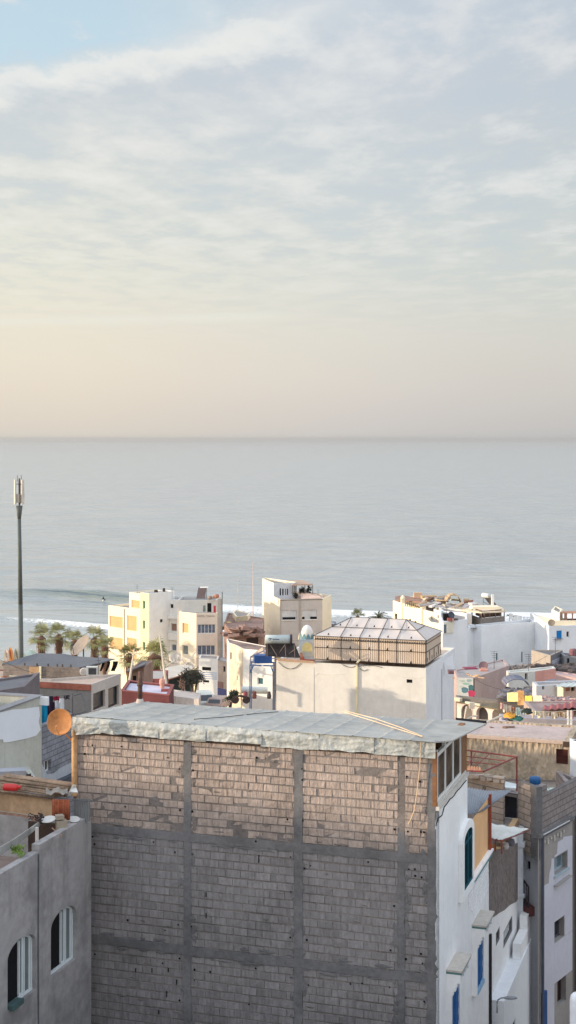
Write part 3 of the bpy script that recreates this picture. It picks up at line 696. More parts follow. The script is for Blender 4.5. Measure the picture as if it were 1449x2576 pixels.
mb = MB(); mb.path([GF.p(tc97 - .06, 16, .02), GF.p(tc97 - .04, 22, .02), GF.p(tc97 - .07, 25.5, .02), GF.p(tc97 - .05, 27.8, .02)], .018, 6); mb.build('wall_conduit', mat('grey_conduit', (.12, .12, .13), bump=0), gh)
pvc = pl('white_plastic_frame', 214, 220, 222, rough=.35, bump=0, var=.03)
for a, b, c, d in GW:
    f = MB(); rs = -.10; mid = (a + b) / 2; w_ = b - a
    for t in (a, b - .06, mid + .19): f.fbox(GF, t, t + .06, c, (d - .3 if t != mid + .19 else d - .05), rs - .05, rs)
    f.fbox(GF, a, b, c, c + .06, rs - .05, rs + .003)
    n = 12; pr = None
    for k in range(n + 1):
        an = math.pi * (1 - k / n); q_ = (mid + math.cos(an) * w_ / 2, d - .34 + math.sin(an) * .34); q2 = (mid + math.cos(an) * (w_ / 2 - .07), d - .34 + math.sin(an) * .27)
        if pr:
            f.quad(GF.p(*pr[0], rs), GF.p(*pr[1], rs), GF.p(*q2, rs), GF.p(*q_, rs)); f.quad(GF.p(*pr[1], rs), GF.p(*pr[1], rs - .05), GF.p(*q2, rs - .05), GF.p(*q2, rs))
        pr = (q_, q2)
    wo = f.build('window', pvc, gh)
    s_ = MB()
    for t in (mid + .05, mid + .30, b - .14): s_.fbox(GF, t, t + .05, c + .07, d - .12, rs - .055, rs - .012)
    s_.fbox(GF, mid + .05, mid + .19, c + .065, c + .11, rs - .055, rs - .013); s_.build('sash', pvc, wo)
    q = MB(); q.fbox(GF, mid + .06, b - .05, c + .05, d - .05, rs - .045, rs - .03); q.build('pane', mat('grey_green_pane', (.16, .19, .19), rough=.1, bump=0, spec=.6), wo)
    q = MB(); q.fbox(GF, a, b, c, d, rs - .09, rs - .07); q.build('dark_backing', black, wo)  # black sheet behind the sash stands in for the unlit room
mb = MB(); a, b, c, d = GW[0]; mb.fbox(GF, a + .08, a + .62, c - .02, c + .10, -.12, .10); solo(mb, 'folded_cloth', mat('green_grey_cloth', s2l((70, 92, 92)), bump=.5), 'dark green folded cloth on the sill of the lower left arched window', 'cloth')
# panel, dishes and lumber on that terrace
def corrpanel(x0, x1, y0, y1_, d, name, m, label, cat, pitch=.08, **k):
    s_ = sheet(P(x0, y1_, d), P(x1, y1_, d - .3), P(x1, y0, d - .3), P(x0, y0, d), pitch=pitch, amp=.014); return solo(s_, name, m, label, cat, **k)
corrpanel(186, 225, 2010, 2068, 37.6, 'tin_sheet', mat('grey_sheet', s2l((128, 130, 132)), metal=.2, rough=.6, streak=.4, bump=.1), 'grey corrugated panel standing against the corner of the block wall', 'panel')
def dish(name, c, r, aim, m, label, arm=True, group=None, dep=.22, mast=None, metal=None):
    c = Vector(c); aim = Vector(aim).normalized(); root = T(name, label, 'satellite dish', c - Vector((0, 0, r if mast is None else mast)), group)
    mb = MB(); n = 8; prof = [(.001, 0)] + [(r * k / n, r * dep * (k / n) ** 2) for k in range(1, n + 1)] + [(r * 1.02, r * dep), (r * 1.02, r * dep - .012)] + [(r * k / n, r * dep * (k / n) ** 2 - .012) for k in range(n, 0, -1)]
    mb.lathe(c, prof, 28, axis=aim); mb.build('reflector', m, root, True)
    if arm:
        low = (aim.cross(Vector((1, 0, 0)))).normalized() if abs(aim.z) < .9 else Vector((0, -1, 0))
        dn = (Vector((0, 0, -1)) - aim * (Vector((0, 0, -1)).dot(aim))).normalized(); e = c + dn * r * .95 + aim * r * dep; f = c + dn * r * .35 + aim * r * 1.0
        a = MB(); a.tube(e, f, r * .035); a.tube(f - aim * r * .02, f + (c - f).normalized() * r * .16, r * .07); a.build('feed_arm', metal or MC['grey_conduit'], root)
    if mast is not None:
        a = MB(); b_ = c - aim * r * .1; a.tube(b_, Vector((b_.x, b_.y, b_.z - mast)), r * .06); a.build('mast', metal or MC['grey_conduit'], root)
    return root
pale = pl('pale_dish_paint', 206, 204, 200, rough=.45, bump=.05)
dish('satellite_dish', P(186, 2063, 37.1), .145 * 1.05, (.1, -.25, 1), pale, 'small white dish lying face up on the parapet under the grey corrugated panel', arm=False)
dish('satellite_dish', P(122, 2064, 36.6), .19, (-.1, -.2, 1), pale, 'pale grey dish lying face up left of the stack of orange tiles', arm=False)
terra = mat('orange_terracotta', s2l((160, 88, 60)), var=.4, streak=.3, dcol=(.15, .05, .03), bump=.6)
mb = MB(); c0 = P(154, 2036, 36.9)
for k in range(7): mb.tube(c0 + Vector((-.20 + .065 * k, .02 * (k % 2), -.27)), c0 + Vector((-.20 + .065 * k, .02 * (k % 2), .25)), .042, .038, 8)
solo(mb, 'tile_stack', terra, 'stack of orange terracotta tiles standing on end at the terrace corner', 'tiles', smooth=True)
mb = MB(); mb.box(P(154, 2079, 36.6), (.13, .12, .165), .3); mb.box(P(150, 2055, 36.6), (.10, .1, .05), .4); solo(mb, 'concrete_block', pl('weathered_block', 158, 146, 130, dirt=.3, bump=.8), 'weathered concrete blocks under the orange tile stack', 'block')
wood = mat('weathered_wood', s2l((150, 128, 108)), var=.35, bump=.6, nsc=2)
wood2 = mat('pinkish_wood', s2l((166, 132, 114)), var=.3, bump=.5, nsc=2)
tanw = mat('tan_board', s2l((186, 156, 126)), var=.22, dirt=.3, dcol=(.2, .15, .1), bump=.4)
dkw = mat('dark_timber2', s2l((74, 58, 50)), var=.3, bump=.5)
# lean-to shed of boards at the back of the terrace
shd = T('lean_to_shed', 'low lean-to shed of tan boards roofed with loose planks on the left terrace', 'shed', P(60, 2110, 38.2))
mb = MB(); f = Fr(P(-60, 2000, 38.9), P(133, 2000, 37.9))
mb.fbox(f, 0, f.L, 27.9, 28.42, -.06, 0); mb.build('board_wall', tanw, shd)
mb = MB()
for k in range(5): mb.fbox(f, 0, f.L - random.uniform(0, .5), 27.48 + k * .085, 27.55 + k * .085, -.02 + .012 * k, .02 + .02 * k)
mb.build('lower_boards', wood2, shd)
mb = MB(); mb.fbox(f, 0, f.L, 26.75, 27.47, -.1, -.06); mb.build('dark_base', dkw, shd)
rfm = MB()
for k in range(13):
    z_ = 28.45 + .035 * (k % 4) + .02 * random.random(); o_ = .16 - .10 * k; s0 = random.uniform(-.3, .3)
    a_ = f.p(s0, z_ + .12 * random.random() * .4, o_); b_ = f.p(f.L + random.uniform(-.2, .5), z_ - .02 * k * .2, o_ + random.uniform(-.1, .1))
    rfm.tube(a_, b_, random.uniform(.02, .04), None, 6)
rfm.build('roof_poles', [wood], shd)
mb = MB(); mb.plate([f.p(0, 28.44, .1), f.p(f.L, 28.42, .1), f.p(f.L, 28.5, -1.4), f.p(0, 28.55, -1.4)], .03); mb.build('roof', wood, shd)
red = mat('red_plastic', s2l((196, 40, 38)), rough=.35, var=.1, bump=.05, spec=.5)
jc = T('jerry_can', 'red plastic drum lying on the loose planks of the left shed roof', 'drum', P(28, 1992, 38)); c0 = P(28, 1980, 38)
mb = MB(); mb.lathe(c0 + Vector((-.22, 0, 0)), [(0, 0), (.07, .005), (.095, .03), (.1, .1), (.095, .11), (.1, .12), (.1, .3), (.09, .37), (.06, .4), (0, .405)], 18, axis=(1, 0, -.04)); mb.build('drum', red, jc, True)
mb = MB(); mb.tube(c0 + Vector((.18, 0, 0)), c0 + Vector((.26, 0, 0)), .05, .045, 12); mb.build('cap', red, jc)
mb = MB(); hz_ = pl('grey_hose', 158, 156, 152, rough=.6, bump=.1)
for k in range(5): mb.path([P(-30 + k * 2, 2150 + k * 3, 34.5), P(30, 2115 + k * 4, 35.2), P(75, 2085 + k * 3, 36), P(102, 2066 + k * 2, 36.6)], .022, 7)
solo(mb, 'hose_bundle', hz_, 'bundle of pale grey hoses running across the left terrace', 'hose', smooth=True)
mb = MB(); c0 = P(92, 2062, 36.5)
for k in range(26):
    a = random.uniform(0, 6.28); b_ = c0 + Vector((random.uniform(-.14, .14), random.uniform(-.05, .1), random.uniform(-.09, .12))); mb.path([b_, b_ + Vector((math.cos(a) * .09, .02, math.sin(a) * .06)), b_ + Vector((math.cos(a + 1) * .1, .0, math.sin(a + 1) * .1))], .012, 5)
solo(mb, 'rag_bundle', mat('dark_rag', s2l((70, 60, 60)), bump=.5), 'tangled dark rags and wire tied on the end of the grey hoses', 'rags')
mb = MB(); mb.tube(P(93, 2150, 35.3), P(93, 2082, 35.3), .045, .045, 8); solo(mb, 'pale_post', pl('pale_post_paint', 196, 188, 182), 'pale post standing inside the left terrace parapet', 'post')
mb = MB(); mb.box(P(153, 2122, 37.2) + Vector((-.5, .2, .1)), (.42, .03, .40), -.3); solo(mb, 'board', dkw, 'dark brown board leaning inside the terrace behind the parapet', 'board')
mb = MB(); mb.tube(P(131, 2083, 36.4), P(152, 2101, 36.0), .016); mb.box(P(152, 2102, 36.0), (.03, .02, .02)); solo(mb, 'broom_stick', wood2, 'short pale stick leaning on the parapet below the concrete blocks', 'stick')
mb = MB(); a = P(62, 1992, 38); mb.path([a, P(100, 1999, 37.9), P(133, 2006, 37.6), P(238, 2017, 37.3)], .014); solo(mb, 'metal_bar', MC['grey_conduit'], 'thin dark bar reaching from the shed roof to the block wall', 'bar')
def junk_sheet(px, py, d, w, h, m, yaw, tlt, name, label, cat, th=.012):
    mb = MB(); q = __import__('mathutils').Euler((tlt, 0, 0)).to_matrix(); mb.box((0, 0, 0), (w / 2, th, h / 2), yaw); c = P(px, py, d); mb.v = [c + q @ v for v in mb.v]; return solo(mb, name, m, label, cat)
junk_sheet(173, 1986, 37.6, .1, .34, pl('white_trim', 204, 202, 196), .5, .2, 'white_batten', 'white batten leaning over the orange tile stack', 'batten').rotation_euler = (0, .5, 0)
mb = MB(); mb.plate([P(176, 1991, 37.5), P(196, 1993, 37.4), P(192, 1981, 37.6), P(182, 1980, 37.6)], .04); solo(mb, 'plastic_sheet', pl('white_sheet', 206, 206, 204), 'small white sheet at the foot of the orange lit house corner', 'sheet')
mb = MB(); mb.grid(lambda u, v: P(115 + 55 * u, 1984 + 12 * v + 3 * math.sin(u * 9), 37.9 - v * .5) + Vector((0, 0, .06 * noise.noise(Vector((u * 6, v * 4, 0))))), 20, 8); solo(mb, 'canvas_heap', pl('grey_canvas', 150, 142, 134, dirt=.4, bump=.6), 'crumpled grey canvas behind the orange tile stack', 'canvas', smooth=True)
# foliage helper
leafm = mat('leaf_green', (.07, .10, .035), var=.45, rough=.6, bump=0, nsc=4)
leafd = mat('leaf_dark', (.045, .055, .028), var=.5, rough=.7, bump=0, nsc=4)
def bush(c, r, n, m, name, label, cat='bush', trunk=None, group=None, sz=.07, tm=None):
    root = T(name, label, cat, Vector(c) - Vector((0, 0, r[2])), group); mb = MB(); rr = random.Random(int(abs(c[0]) * 100) + n)
    cl = [(Vector((rr.gauss(0, .45), rr.gauss(0, .45), rr.gauss(0, .45)))) for _ in range(12)]
    for k in range(n):
        q = cl[rr.randrange(12)] + Vector((rr.gauss(0, .25), rr.gauss(0, .25), rr.gauss(0, .25))); q = Vector((c[0] + q.x * r[0], c[1] + q.y * r[1], c[2] + q.z * r[2]))
        a = Vector((rr.gauss(0, 1), rr.gauss(0, 1), rr.gauss(0, 1))).normalized() * sz; b_ = a.orthogonal().normalized() * sz * .5; mb.quad(q - a, q + b_, q + a, q - b_)
    mb.build('foliage', m, root)
    if trunk:
        t_ = MB(); b0 = Vector((c[0], c[1], trunk))
        for k in range(5): t_.path([b0, b0 + Vector((rr.gauss(0, .1), 0, (c[2] - trunk) * .5)), Vector((c[0] + rr.gauss(0, .4) * r[0], c[1] + rr.gauss(0, .4) * r[1], c[2] + rr.uniform(-.4, .5) * r[2]))], r[0] * .07, 6)
        t_.build('trunk', tm or wood, root)
    return root
bush(P(45, 2138, 34.6), (.2, .15, .09), 260, mat('bright_leaf', (.16, .24, .05), var=.4, bump=0, nsc=6), 'potted_plant', 'small bright green plant on the floor of the left terrace', 'plant', sz=.035)
# ================================================================ orange dish on the house corner
dr = dish('satellite_dish', P(152, 1816, 37.9), .345, (-.18, -1, .18), mat('rusty_orange_dish', s2l((192, 130, 78)), var=.28, dirt=.5, dcol=(.3, .12, .04), rough=.6, bump=.2), 'large orange rusty satellite dish beside the left end of the tarpaulin roof', metal=mat('orange_arm', s2l((214, 150, 92)), bump=0))
mb = MB(); c0 = P(152, 1820, 38.05); mb.path([c0, c0 + Vector((.1, .25, -.35)), PL_ + Vector((.03, .3, 29.65))], .02); mb.build('wall_bracket', MC['orange_arm'], dr)
# ================================================================ mid left white and grey house
ne = Vector(xy(186, 56)); ndir = (EY.x, EY.y)
n1 = along(ne, ndir, 105); n0 = along(ne, ndir, -40)
greenr = mat('pale_grey_render', s2l((188, 188, 178)), var=.1, streak=.3, dcol=(.32, .33, .30), bump=.3)
whitef = pl('white_wall_paint', 226, 228, 230, var=.05, streak=.1, dcol=(.5, .5, .5), bump=.2)
nr, nf = house('village_house', 'pale rendered house with a white painted patch left of the orange dish', 'house', [n0, n1], 16, 28.3, greenr, pl('grey_roof', 120, 118, 120, dirt=.4), bdir=(-EX.x, -EX.y), back=4.2, ph=.9, th=.3, cop=mat('grey_band', s2l((140, 140, 144)), var=.15, dirt=.3, bump=.4))
f = nf[0]; a = [f.hit(*q) for q in [(-30, 1800), (0, 1792), (30, 1785), (60, 1783), (85, 1779), (97, 1778)]] + [f.hit(*q) for q in [(99, 1800), (96, 1815), (101, 1836), (90, 1850), (70, 1857), (45, 1862), (25, 1866), (8, 1868), (6, 1860), (-30, 1862)]]
mb = MB(); mb.plate([f.p(t_, z_, .012) for t_, z_ in a], .01); mb.build('white_paint_patch', pl('clean_white_paint', 232, 236, 242, var=.03, bump=.1), nr)
mb = MB(); mb.box(P(62, 1760, 53.5), (1.0, .05, .16), -A18); mb.build('back_parapet', whitef, nr)
gblock = mat('grey_block_wall', s2l((140, 142, 150)), var=.2, bump=.5)
def add_courses(m, sx=.42, sz=.21):
    nt = m.node_tree; t = NT(nt); b = nt.nodes['Principled BSDF']; o = t.n('ShaderNodeTexCoord').outputs['Object']; s_ = t.n('ShaderNodeSeparateXYZ', inp={0: o}).outputs
    d_ = t.m('ADD', t.m('MULTIPLY', s_[0], .8), s_[1]); v = t.n('ShaderNodeCombineXYZ', inp={0: d_, 1: s_[2], 2: 0.0}).outputs[0]
    br = t.n('ShaderNodeTexBrick', inp={0: v, 4: 1.0, 5: .016, 6: .2, 8: sx, 9: sz}); br.inputs['Color1'].default_value = (1, 1, 1, 1); br.inputs['Color2'].default_value = (.8, .8, .8, 1); br.inputs['Mortar'].default_value = (.45, .45, .45, 1)
    c = b.inputs['Base Color'].links[0].from_socket; nt.links.new(t.mix(1.0, c, br.outputs[0], 'MULTIPLY'), b.inputs['Base Color'])
    nd = t.n('ShaderNodeBump', inp={0: .8, 1: .03, 'Height': br.outputs[0]}); nt.links.new(nd.outputs[0], b.inputs['Normal'])
add_courses(gblock)
n1b = Vector(n1) + EY.xy * .02
nr2, nf2 = house('block_annex', 'grey block annex with a small white window below the orange dish', 'house', [n1b, ne], 16, 27.2, gblock, MC['grey_roof'], bdir=(-EX.x, -EX.y), back=4, ph=.4, ops=[(0, (111, 128, 1913, 1942), 'win', dict(nm=2, mf=WF))])
f = nf2[0]; mb = MB(); q = [f.hit(*p) for p in [(105, 1985), (185, 1940), (185, 1915), (150, 1933), (135, 1945), (118, 1948), (105, 1921)]]; mb.plate([f.p(t_, z_, .01) for t_, z_ in q], .008); mb.build('lower_render', pl('light_grey_render', 178, 182, 188, dirt=.2), nr2)
mb = MB(); q = [f.hit(*p) for p in [(104, 1990), (185, 1965), (185, 1942), (104, 1978)]]; mb.plate([f.p(t_, z_, .25) for t_, z_ in q], .24); mb.build('dark_ledge', pl('dark_slate', 74, 78, 88), nr2)
# white step and roof below at the left edge
lo = Vector(xy(-20, 47)); house('low_house', 'low pale flat roof at the left edge under the white painted patch', 'house', [lo, Vector(xy(98, 50))], 15, 25.9, greenr, pl('pale_flat_roof', 176, 174, 176, dirt=.25), bdir=(-.309, .951), back=4.5, ph=.12)
mb = MB(); c = P(18, 1947, 46.5); mb.box(c, (.6, .25, .14), .2); mb.box(c + Vector((.0, 0, -.17)), (.56, .22, .03), .2); solo(mb, 'water_trough', pl('grey_tub', 160, 162, 170), 'grey box shaped tub on the low pale roof at the left edge', 'tub')
mb = MB()
for k in range(9): mb.box(P(54 + 3.2 * k * .9, 1963 - abs(k - 4) * .6, 46.6), (.016, .012, .19), 0)
mb.box(P(66, 1975, 46.6), (.22, .014, .015)); mb.box(P(66, 1953, 46.6), (.22, .014, .015)); solo(mb, 'metal_grate', MC['dark_timber2'], 'small dark slatted gate beside the red drum', 'gate')
# ---- maroon sheet roof at the left edge
mar = mat('maroon_sheet', s2l((120, 62, 76)), rough=.5, var=.15, bump=.2)
s_ = sheet(P(-40, 1800, 60), P(40, 1764, 61), P(22, 1752, 66), P(-40, 1748, 66), pitch=.3, amp=.03); solo(s_, 'maroon_roof', mar, 'maroon sheet roof at the far left edge above the white wall', 'roof', smooth=True)
# ================================================================ houses in the middle distance, left half
cream = pl('cream_paint', 244, 230, 204, var=.04, streak=.08, dcol=(.6, .5, .38), bump=.1)
white = pl('white_paint', 232, 230, 226, var=.06, streak=.28, dcol=(.52, .50, .47), bump=.15)
tanm = pl('tan_shutter', 222, 178, 128, var=.06, bump=0)
roofg = pl('flat_roof_grey', 156, 150, 146, var=.15, dirt=.3, bump=.2)
sand = pl('yellow_stone', 232, 216, 180, var=.08, bump=.3)
bluep = mat('blue_curtain', s2l((104, 116, 134)), rough=.25, var=.3, bump=0, spec=.5, nsc=6)
greenp = mat('green_pane', s2l((50, 96, 60)), rough=.3, bump=0)
# ---- house with two dark openings and washing (d 72)
oc = Vector(xy(230, 72)); ofar = along(oc, (EY.x, EY.y), 304); ol = Vector(xy(-60, 74.0))
hr, hf = house('village_house', 'grey house with two tall dark openings and a terracotta roof edge on the left', 'house', [ol, oc, ofar, Vector(xy(128, 73.7)), Vector(xy(-60, 74.3))], 14, 25.55,
    pl('pale_pink_render', 196, 186, 178, var=.08, streak=.15, bump=.2), pl('dusty_roof', 196, 172, 156, dirt=.3, var=.15), ph=.12, th=.1, wallmats=[MC['pale_pink_render'], pl('dim_grey_render', 136, 134, 132, streak=.3, dirt=.3, bump=.3)], facemat={0: 1},
    ops=[(1, R(y1, 1080, 625, 1220, 825), 'win', dict(mf=MC['dark_timber2'])), (1, R(y1, 1255, 570, 1378, 800), 'win', dict(mf=MC['dark_timber2']))])
f = hf[0]; ta = f.hit(45, 1728)[0]; mb = MB(); mb.fbox(f, ta, f.L - .02, 25.24, 25.54, .003, .05)
mb.build('terracotta_edge', mat('terracotta_edge', s2l((158, 96, 82)), var=.25, bump=.5), hr)
# washing on a line in front of it
cols = {'green': (46, 82, 66), 'navy': (38, 42, 58), 'maroon': (128, 26, 56), 'sky blue': (24, 152, 196), 'white': (226, 228, 232), 'charcoal': (62, 60, 66), 'plum': (62, 40, 66)}
def cloth(x0, x1, ya, yb, d, col, label, cat='laundry', seed=0, group=None, name='hanging_cloth', bottom=.0):
    m = pl('cloth_%d_%d_%d' % col, *col, var=.12, rough=.9, bump=.5); A = P(x0, ya, d); B = P(x1, ya, d); hgt = (yb - ya) * d / F; mb = MB()
    def fn(u, v):
        q = A * (1 - u) + B * u; return q + Vector((0, .05 * math.sin(u * 11 + seed) * (.3 + v) + .05 * noise.noise(Vector((u * 3, v * 2, seed))), -hgt * v * (1 - bottom * u * noise.noise(Vector((seed, 1, 2)))) - .05 * v * noise.noise(Vector((u * 4, seed, 0)))))
    mb.grid(fn, 14, 12); k = len(mb.v); mb.v += [v + Vector((0, .012, 0)) for v in mb.v]; mb.f += [tuple(i + k for i in f_)[::-1] for f_ in list(mb.f)]; mb.mi += mb.mi[:]
    return solo(mb, name, m, label, cat, group, smooth=True)
lg = 'washing hung above the block annex on the left'
for i, (x0, x1, ya, yb, c, lb) in enumerate([(91, 106, 1748, 1763, 'green', 'small green cloth at the left end of the left washing line'), (105, 133, 1751, 1766, 'navy', 'dark navy cloth between the green cloth and the maroon cloth'), (129, 150, 1752, 1763, 'maroon', 'maroon cloth on the left washing line'),
        (101, 119, 1765, 1819, 'sky blue', 'bright turquoise blue towel hanging on the left washing line'), (119, 138, 1766, 1800, 'plum', 'dark plum cloth beside the turquoise towel'), (138, 161, 1757, 1784, 'white', 'white shirt hanging above the orange dish'), (160, 175, 1748, 1758, 'charcoal', 'charcoal cloth at the right end of the left washing line')]):
    cloth(x0, x1, ya, yb, 55 + i * .1, cols[c], lb, seed=i * 3.3, group=lg)
mb = MB(); mb.path([P(88, 1750, 55.5), P(130, 1752, 55.4), P(182, 1747, 55.3)], .012); mb.tube(P(88, 1746, 55.5), P(88, 1835, 55.5), .025); mb.tube(P(182, 1744, 55.3), P(183, 1850, 55.3), .025)
solo(mb, 'washing_line', MC['grey_conduit'], 'washing line on two thin posts left of the tarpaulin roof', 'washing line')
mb = MB(); mb.path([P(186, 1750, 66), P(205, 1744, 66), P(213, 1770, 65.5), P(216, 1790, 65), P(190, 1797, 65), P(168, 1785, 65.5)], .03); solo(mb, 'bent_rod', MC['grey_conduit'], 'bent dark metal rod behind the orange dish', 'frame')
house('block_shed', 'low grey house roof at the left edge between the maroon roof and the grey house', 'house', [Vector(xy(-60, 64)), Vector(xy(62, 66))], 15, zat(1727, 66), pl('grey_pink_render', 122, 114, 116, dirt=.4, var=.15), MC['grey_roof'], bdir=(0, 1), back=4, ph=.1)
# ---- canopy, fence, unit (d 80-90)
qr = T('roof_canopy', 'dark grey canvas canopy over a wooden fence on the left roof terrace', 'canopy', P(150, 1720, 86))
mb = MB()
top = [P(6, 1669, 84), P(62, 1652, 88), P(96, 1643, 91), P(163, 1645, 91), P(192, 1651, 90), P(289, 1657, 88)]; bot = [P(6, 1670, 84), P(40, 1673.5, 83.8), P(90, 1676.5, 83.5), P(130, 1678, 83.5), P(195, 1680, 83.5), P(252, 1668, 86)]
for k in range(5): mb.plate([bot[k], bot[k + 1], top[k + 1], top[k]], .05)
mb.build('canvas', pl('dark_canvas', 108, 108, 112, var=.08, bump=.3, dirt=.15), qr)
mb = MB(); mb.path([b_ + Vector((0, -.03, -.06)) for b_ in bot], .04)
for x_, y_ in ((62, 1671), (93, 1672), (121, 1673), (144, 1674), (157, 1674), (178, 1675)): mb.tube(P(x_, y_ + 4, 83.6), P(x_, y_ - 2, 83.9), .05)
mb.build('edge_pole', MC['dark_timber2'], qr)
mb = MB()
for x_ in (256, 270, 284, 289):
    pr = None
    for k in range(7):
        a = k / 6; q_ = P(x_ + 7 * math.cos(a * 1.6) - 3, 1664 + 24 * a, 87)
        if pr is not None: mb.tube(pr, q_, .10 - .04 * a)
        pr = q_
mb.build('curved_brackets', black, qr)
fence = T('wooden_fence', 'grey brown horizontal board fence under the dark canopy', 'fence', P(120, 1712, 82))
mb = MB(); ff = Fr(P(8, 1700, 83), P(200, 1700, 82)); zf0 = zat(1716, 82.5); zf1 = zat(1676, 82.5)
for k in range(9):
    za = zf0 + (zf1 - zf0) * k / 9; mb.fbox(ff, 0, ff.L, za + .012, zf0 + (zf1 - zf0) * (k + 1) / 9, -.03, .01 * (k % 2))
mb.build('board', pl('grey_board', 140, 128, 120, var=.25, bump=.4), fence)
mb = MB(); t_ = ff.hit(101, 1690)[0]; mb.fbox(ff, t_ - .05, t_ + .09, zf0 - .1, zf1, .012, .09); mb.fbox(ff, ff.hit(24, 1700)[0], t_ - .053, zat(1704, 82.5), zat(1702.3, 82.5), .012, .05); mb.build('cream_post', pl('cream_post', 232, 226, 196, bump=0), fence)
mb = MB(); mb.fbox(ff, ff.hit(74, 1700)[0], ff.hit(97, 1700)[0], zat(1700, 82.5), zat(1678, 82.5), .011, .03); mb.build('tan_panel', pl('tan_panel', 192, 156, 120), fence)
house('terrace_house', 'low house with a maroon lower wall carrying the fence and dark canopy', 'house', [Vector(xy(-60, 83.5)), Vector(xy(212, 82.2))], 12, zf0 + .1, mat('maroon_wall', s2l((124, 78, 76)), var=.25, bump=.3), MC['dusty_roof'], bdir=(.1, 1), back=3, ph=.05)
ac = T('air_conditioner', 'white air conditioning unit on the flat roof left of the two dark openings', 'air conditioner', P(232, 1699, 80)); mb = MB(); c = P(232, 1687, 80); mb.box(c, (.33, .16, .24)); mb.build('casing', pl('ac_white', 214, 212, 206, bump=0), ac)
mb = MB(); mb.box(c + Vector((.03, -.17, -.01)), (.22, .01, .18)); mb.build('grille', pl('ac_grille', 70, 70, 74), ac)
mb = MB(); mb.lathe(P(211, 1690, 80), [(0, -.06), (.2, -.05), (.24, 0), (.2, .05), (0, .06)], 16, axis=(.3, -1, .1)); solo(mb, 'coil', pl('pale_coil', 196, 190, 186), 'pale coiled hose beside the air conditioning unit', 'coil')
mb = MB(); mb.lathe(P(13, 1713, 76), [(.0, .0), (.16, .02), (.3, .08), (.39, .17), (.37, .17), (.28, .1), (0, .03)], 24, axis=(.1, -.9, -.35)); solo(mb, 'orange_dish', mat('bright_orange', s2l((214, 112, 46)), rough=.5, bump=.1), 'bright orange dish at the left edge below the wooden fence', 'satellite dish', smooth=True)
# big mesh dish
dish('satellite_dish', P(208, 1628, 112), .92, (-.62, -.42, .62), mat('mesh_dish', s2l((150, 138, 128)), var=.15, rough=.7, bump=.2), 'large grey brown mesh dish standing between the palm trees', mast=1.3, dep=.3)
# ---- cell tower
ct = T('cell_tower', 'tall dark mobile phone mast with three pale antenna panels on top', 'mast', (*xy(54.5, 172), 6)); tp = P(48.6, 1272, 172); bt = Vector((*xy(54.5, 172), 6))
mb = MB(); mb.tube(bt, bt + (tp - bt) * .5, .33, .27, 14); mb.tube(bt + (tp - bt) * .5, tp + Vector((0, 0, -1.6)), .27, .21, 14); mb.tube(tp + Vector((0, 0, -1.6)), tp, .21, .40, 14); mb.build('pole', mat('dark_grey_steel', s2l((86, 92, 90)), var=.12, rough=.6, bump=0), ct, True)
mb = MB(); mb.tube(tp, tp + Vector((0, 0, 3.3)), .10, .10, 8)
for k in range(3):
    a = k * 2.09 + .5
    for z_ in (.4, 2.6): mb.tube(tp + Vector((0, 0, z_)), tp + Vector((math.cos(a) * .55, math.sin(a) * .55, z_)), .05)
for s_ in (-.12, .12): mb.tube(tp + Vector((s_ * 2, 0, 2.9)), tp + Vector((s_ * 2, 0, 3.65)), .035)
mb.build('antenna_frame', MC['dark_grey_steel'], ct)
for k in range(3):
    a = k * 2.09 + .5 - 1.05; mb = MB(); c = tp + Vector((math.cos(a) * .52, math.sin(a) * .52, 1.65)); mb.box(c, (.09, .2, 1.5), a); mb.build('antenna_panel', pl('antenna_white', 206, 198, 188, rough=.5, bump=0), ct)
    mb = MB(); a += 1.05; c = tp + Vector((math.cos(a) * .5, math.sin(a) * .5, .9)); mb.box(c, (.1, .12, .5), a); mb.build('radio_unit', pl('radio_grey', 166, 160, 152, bump=0), ct)
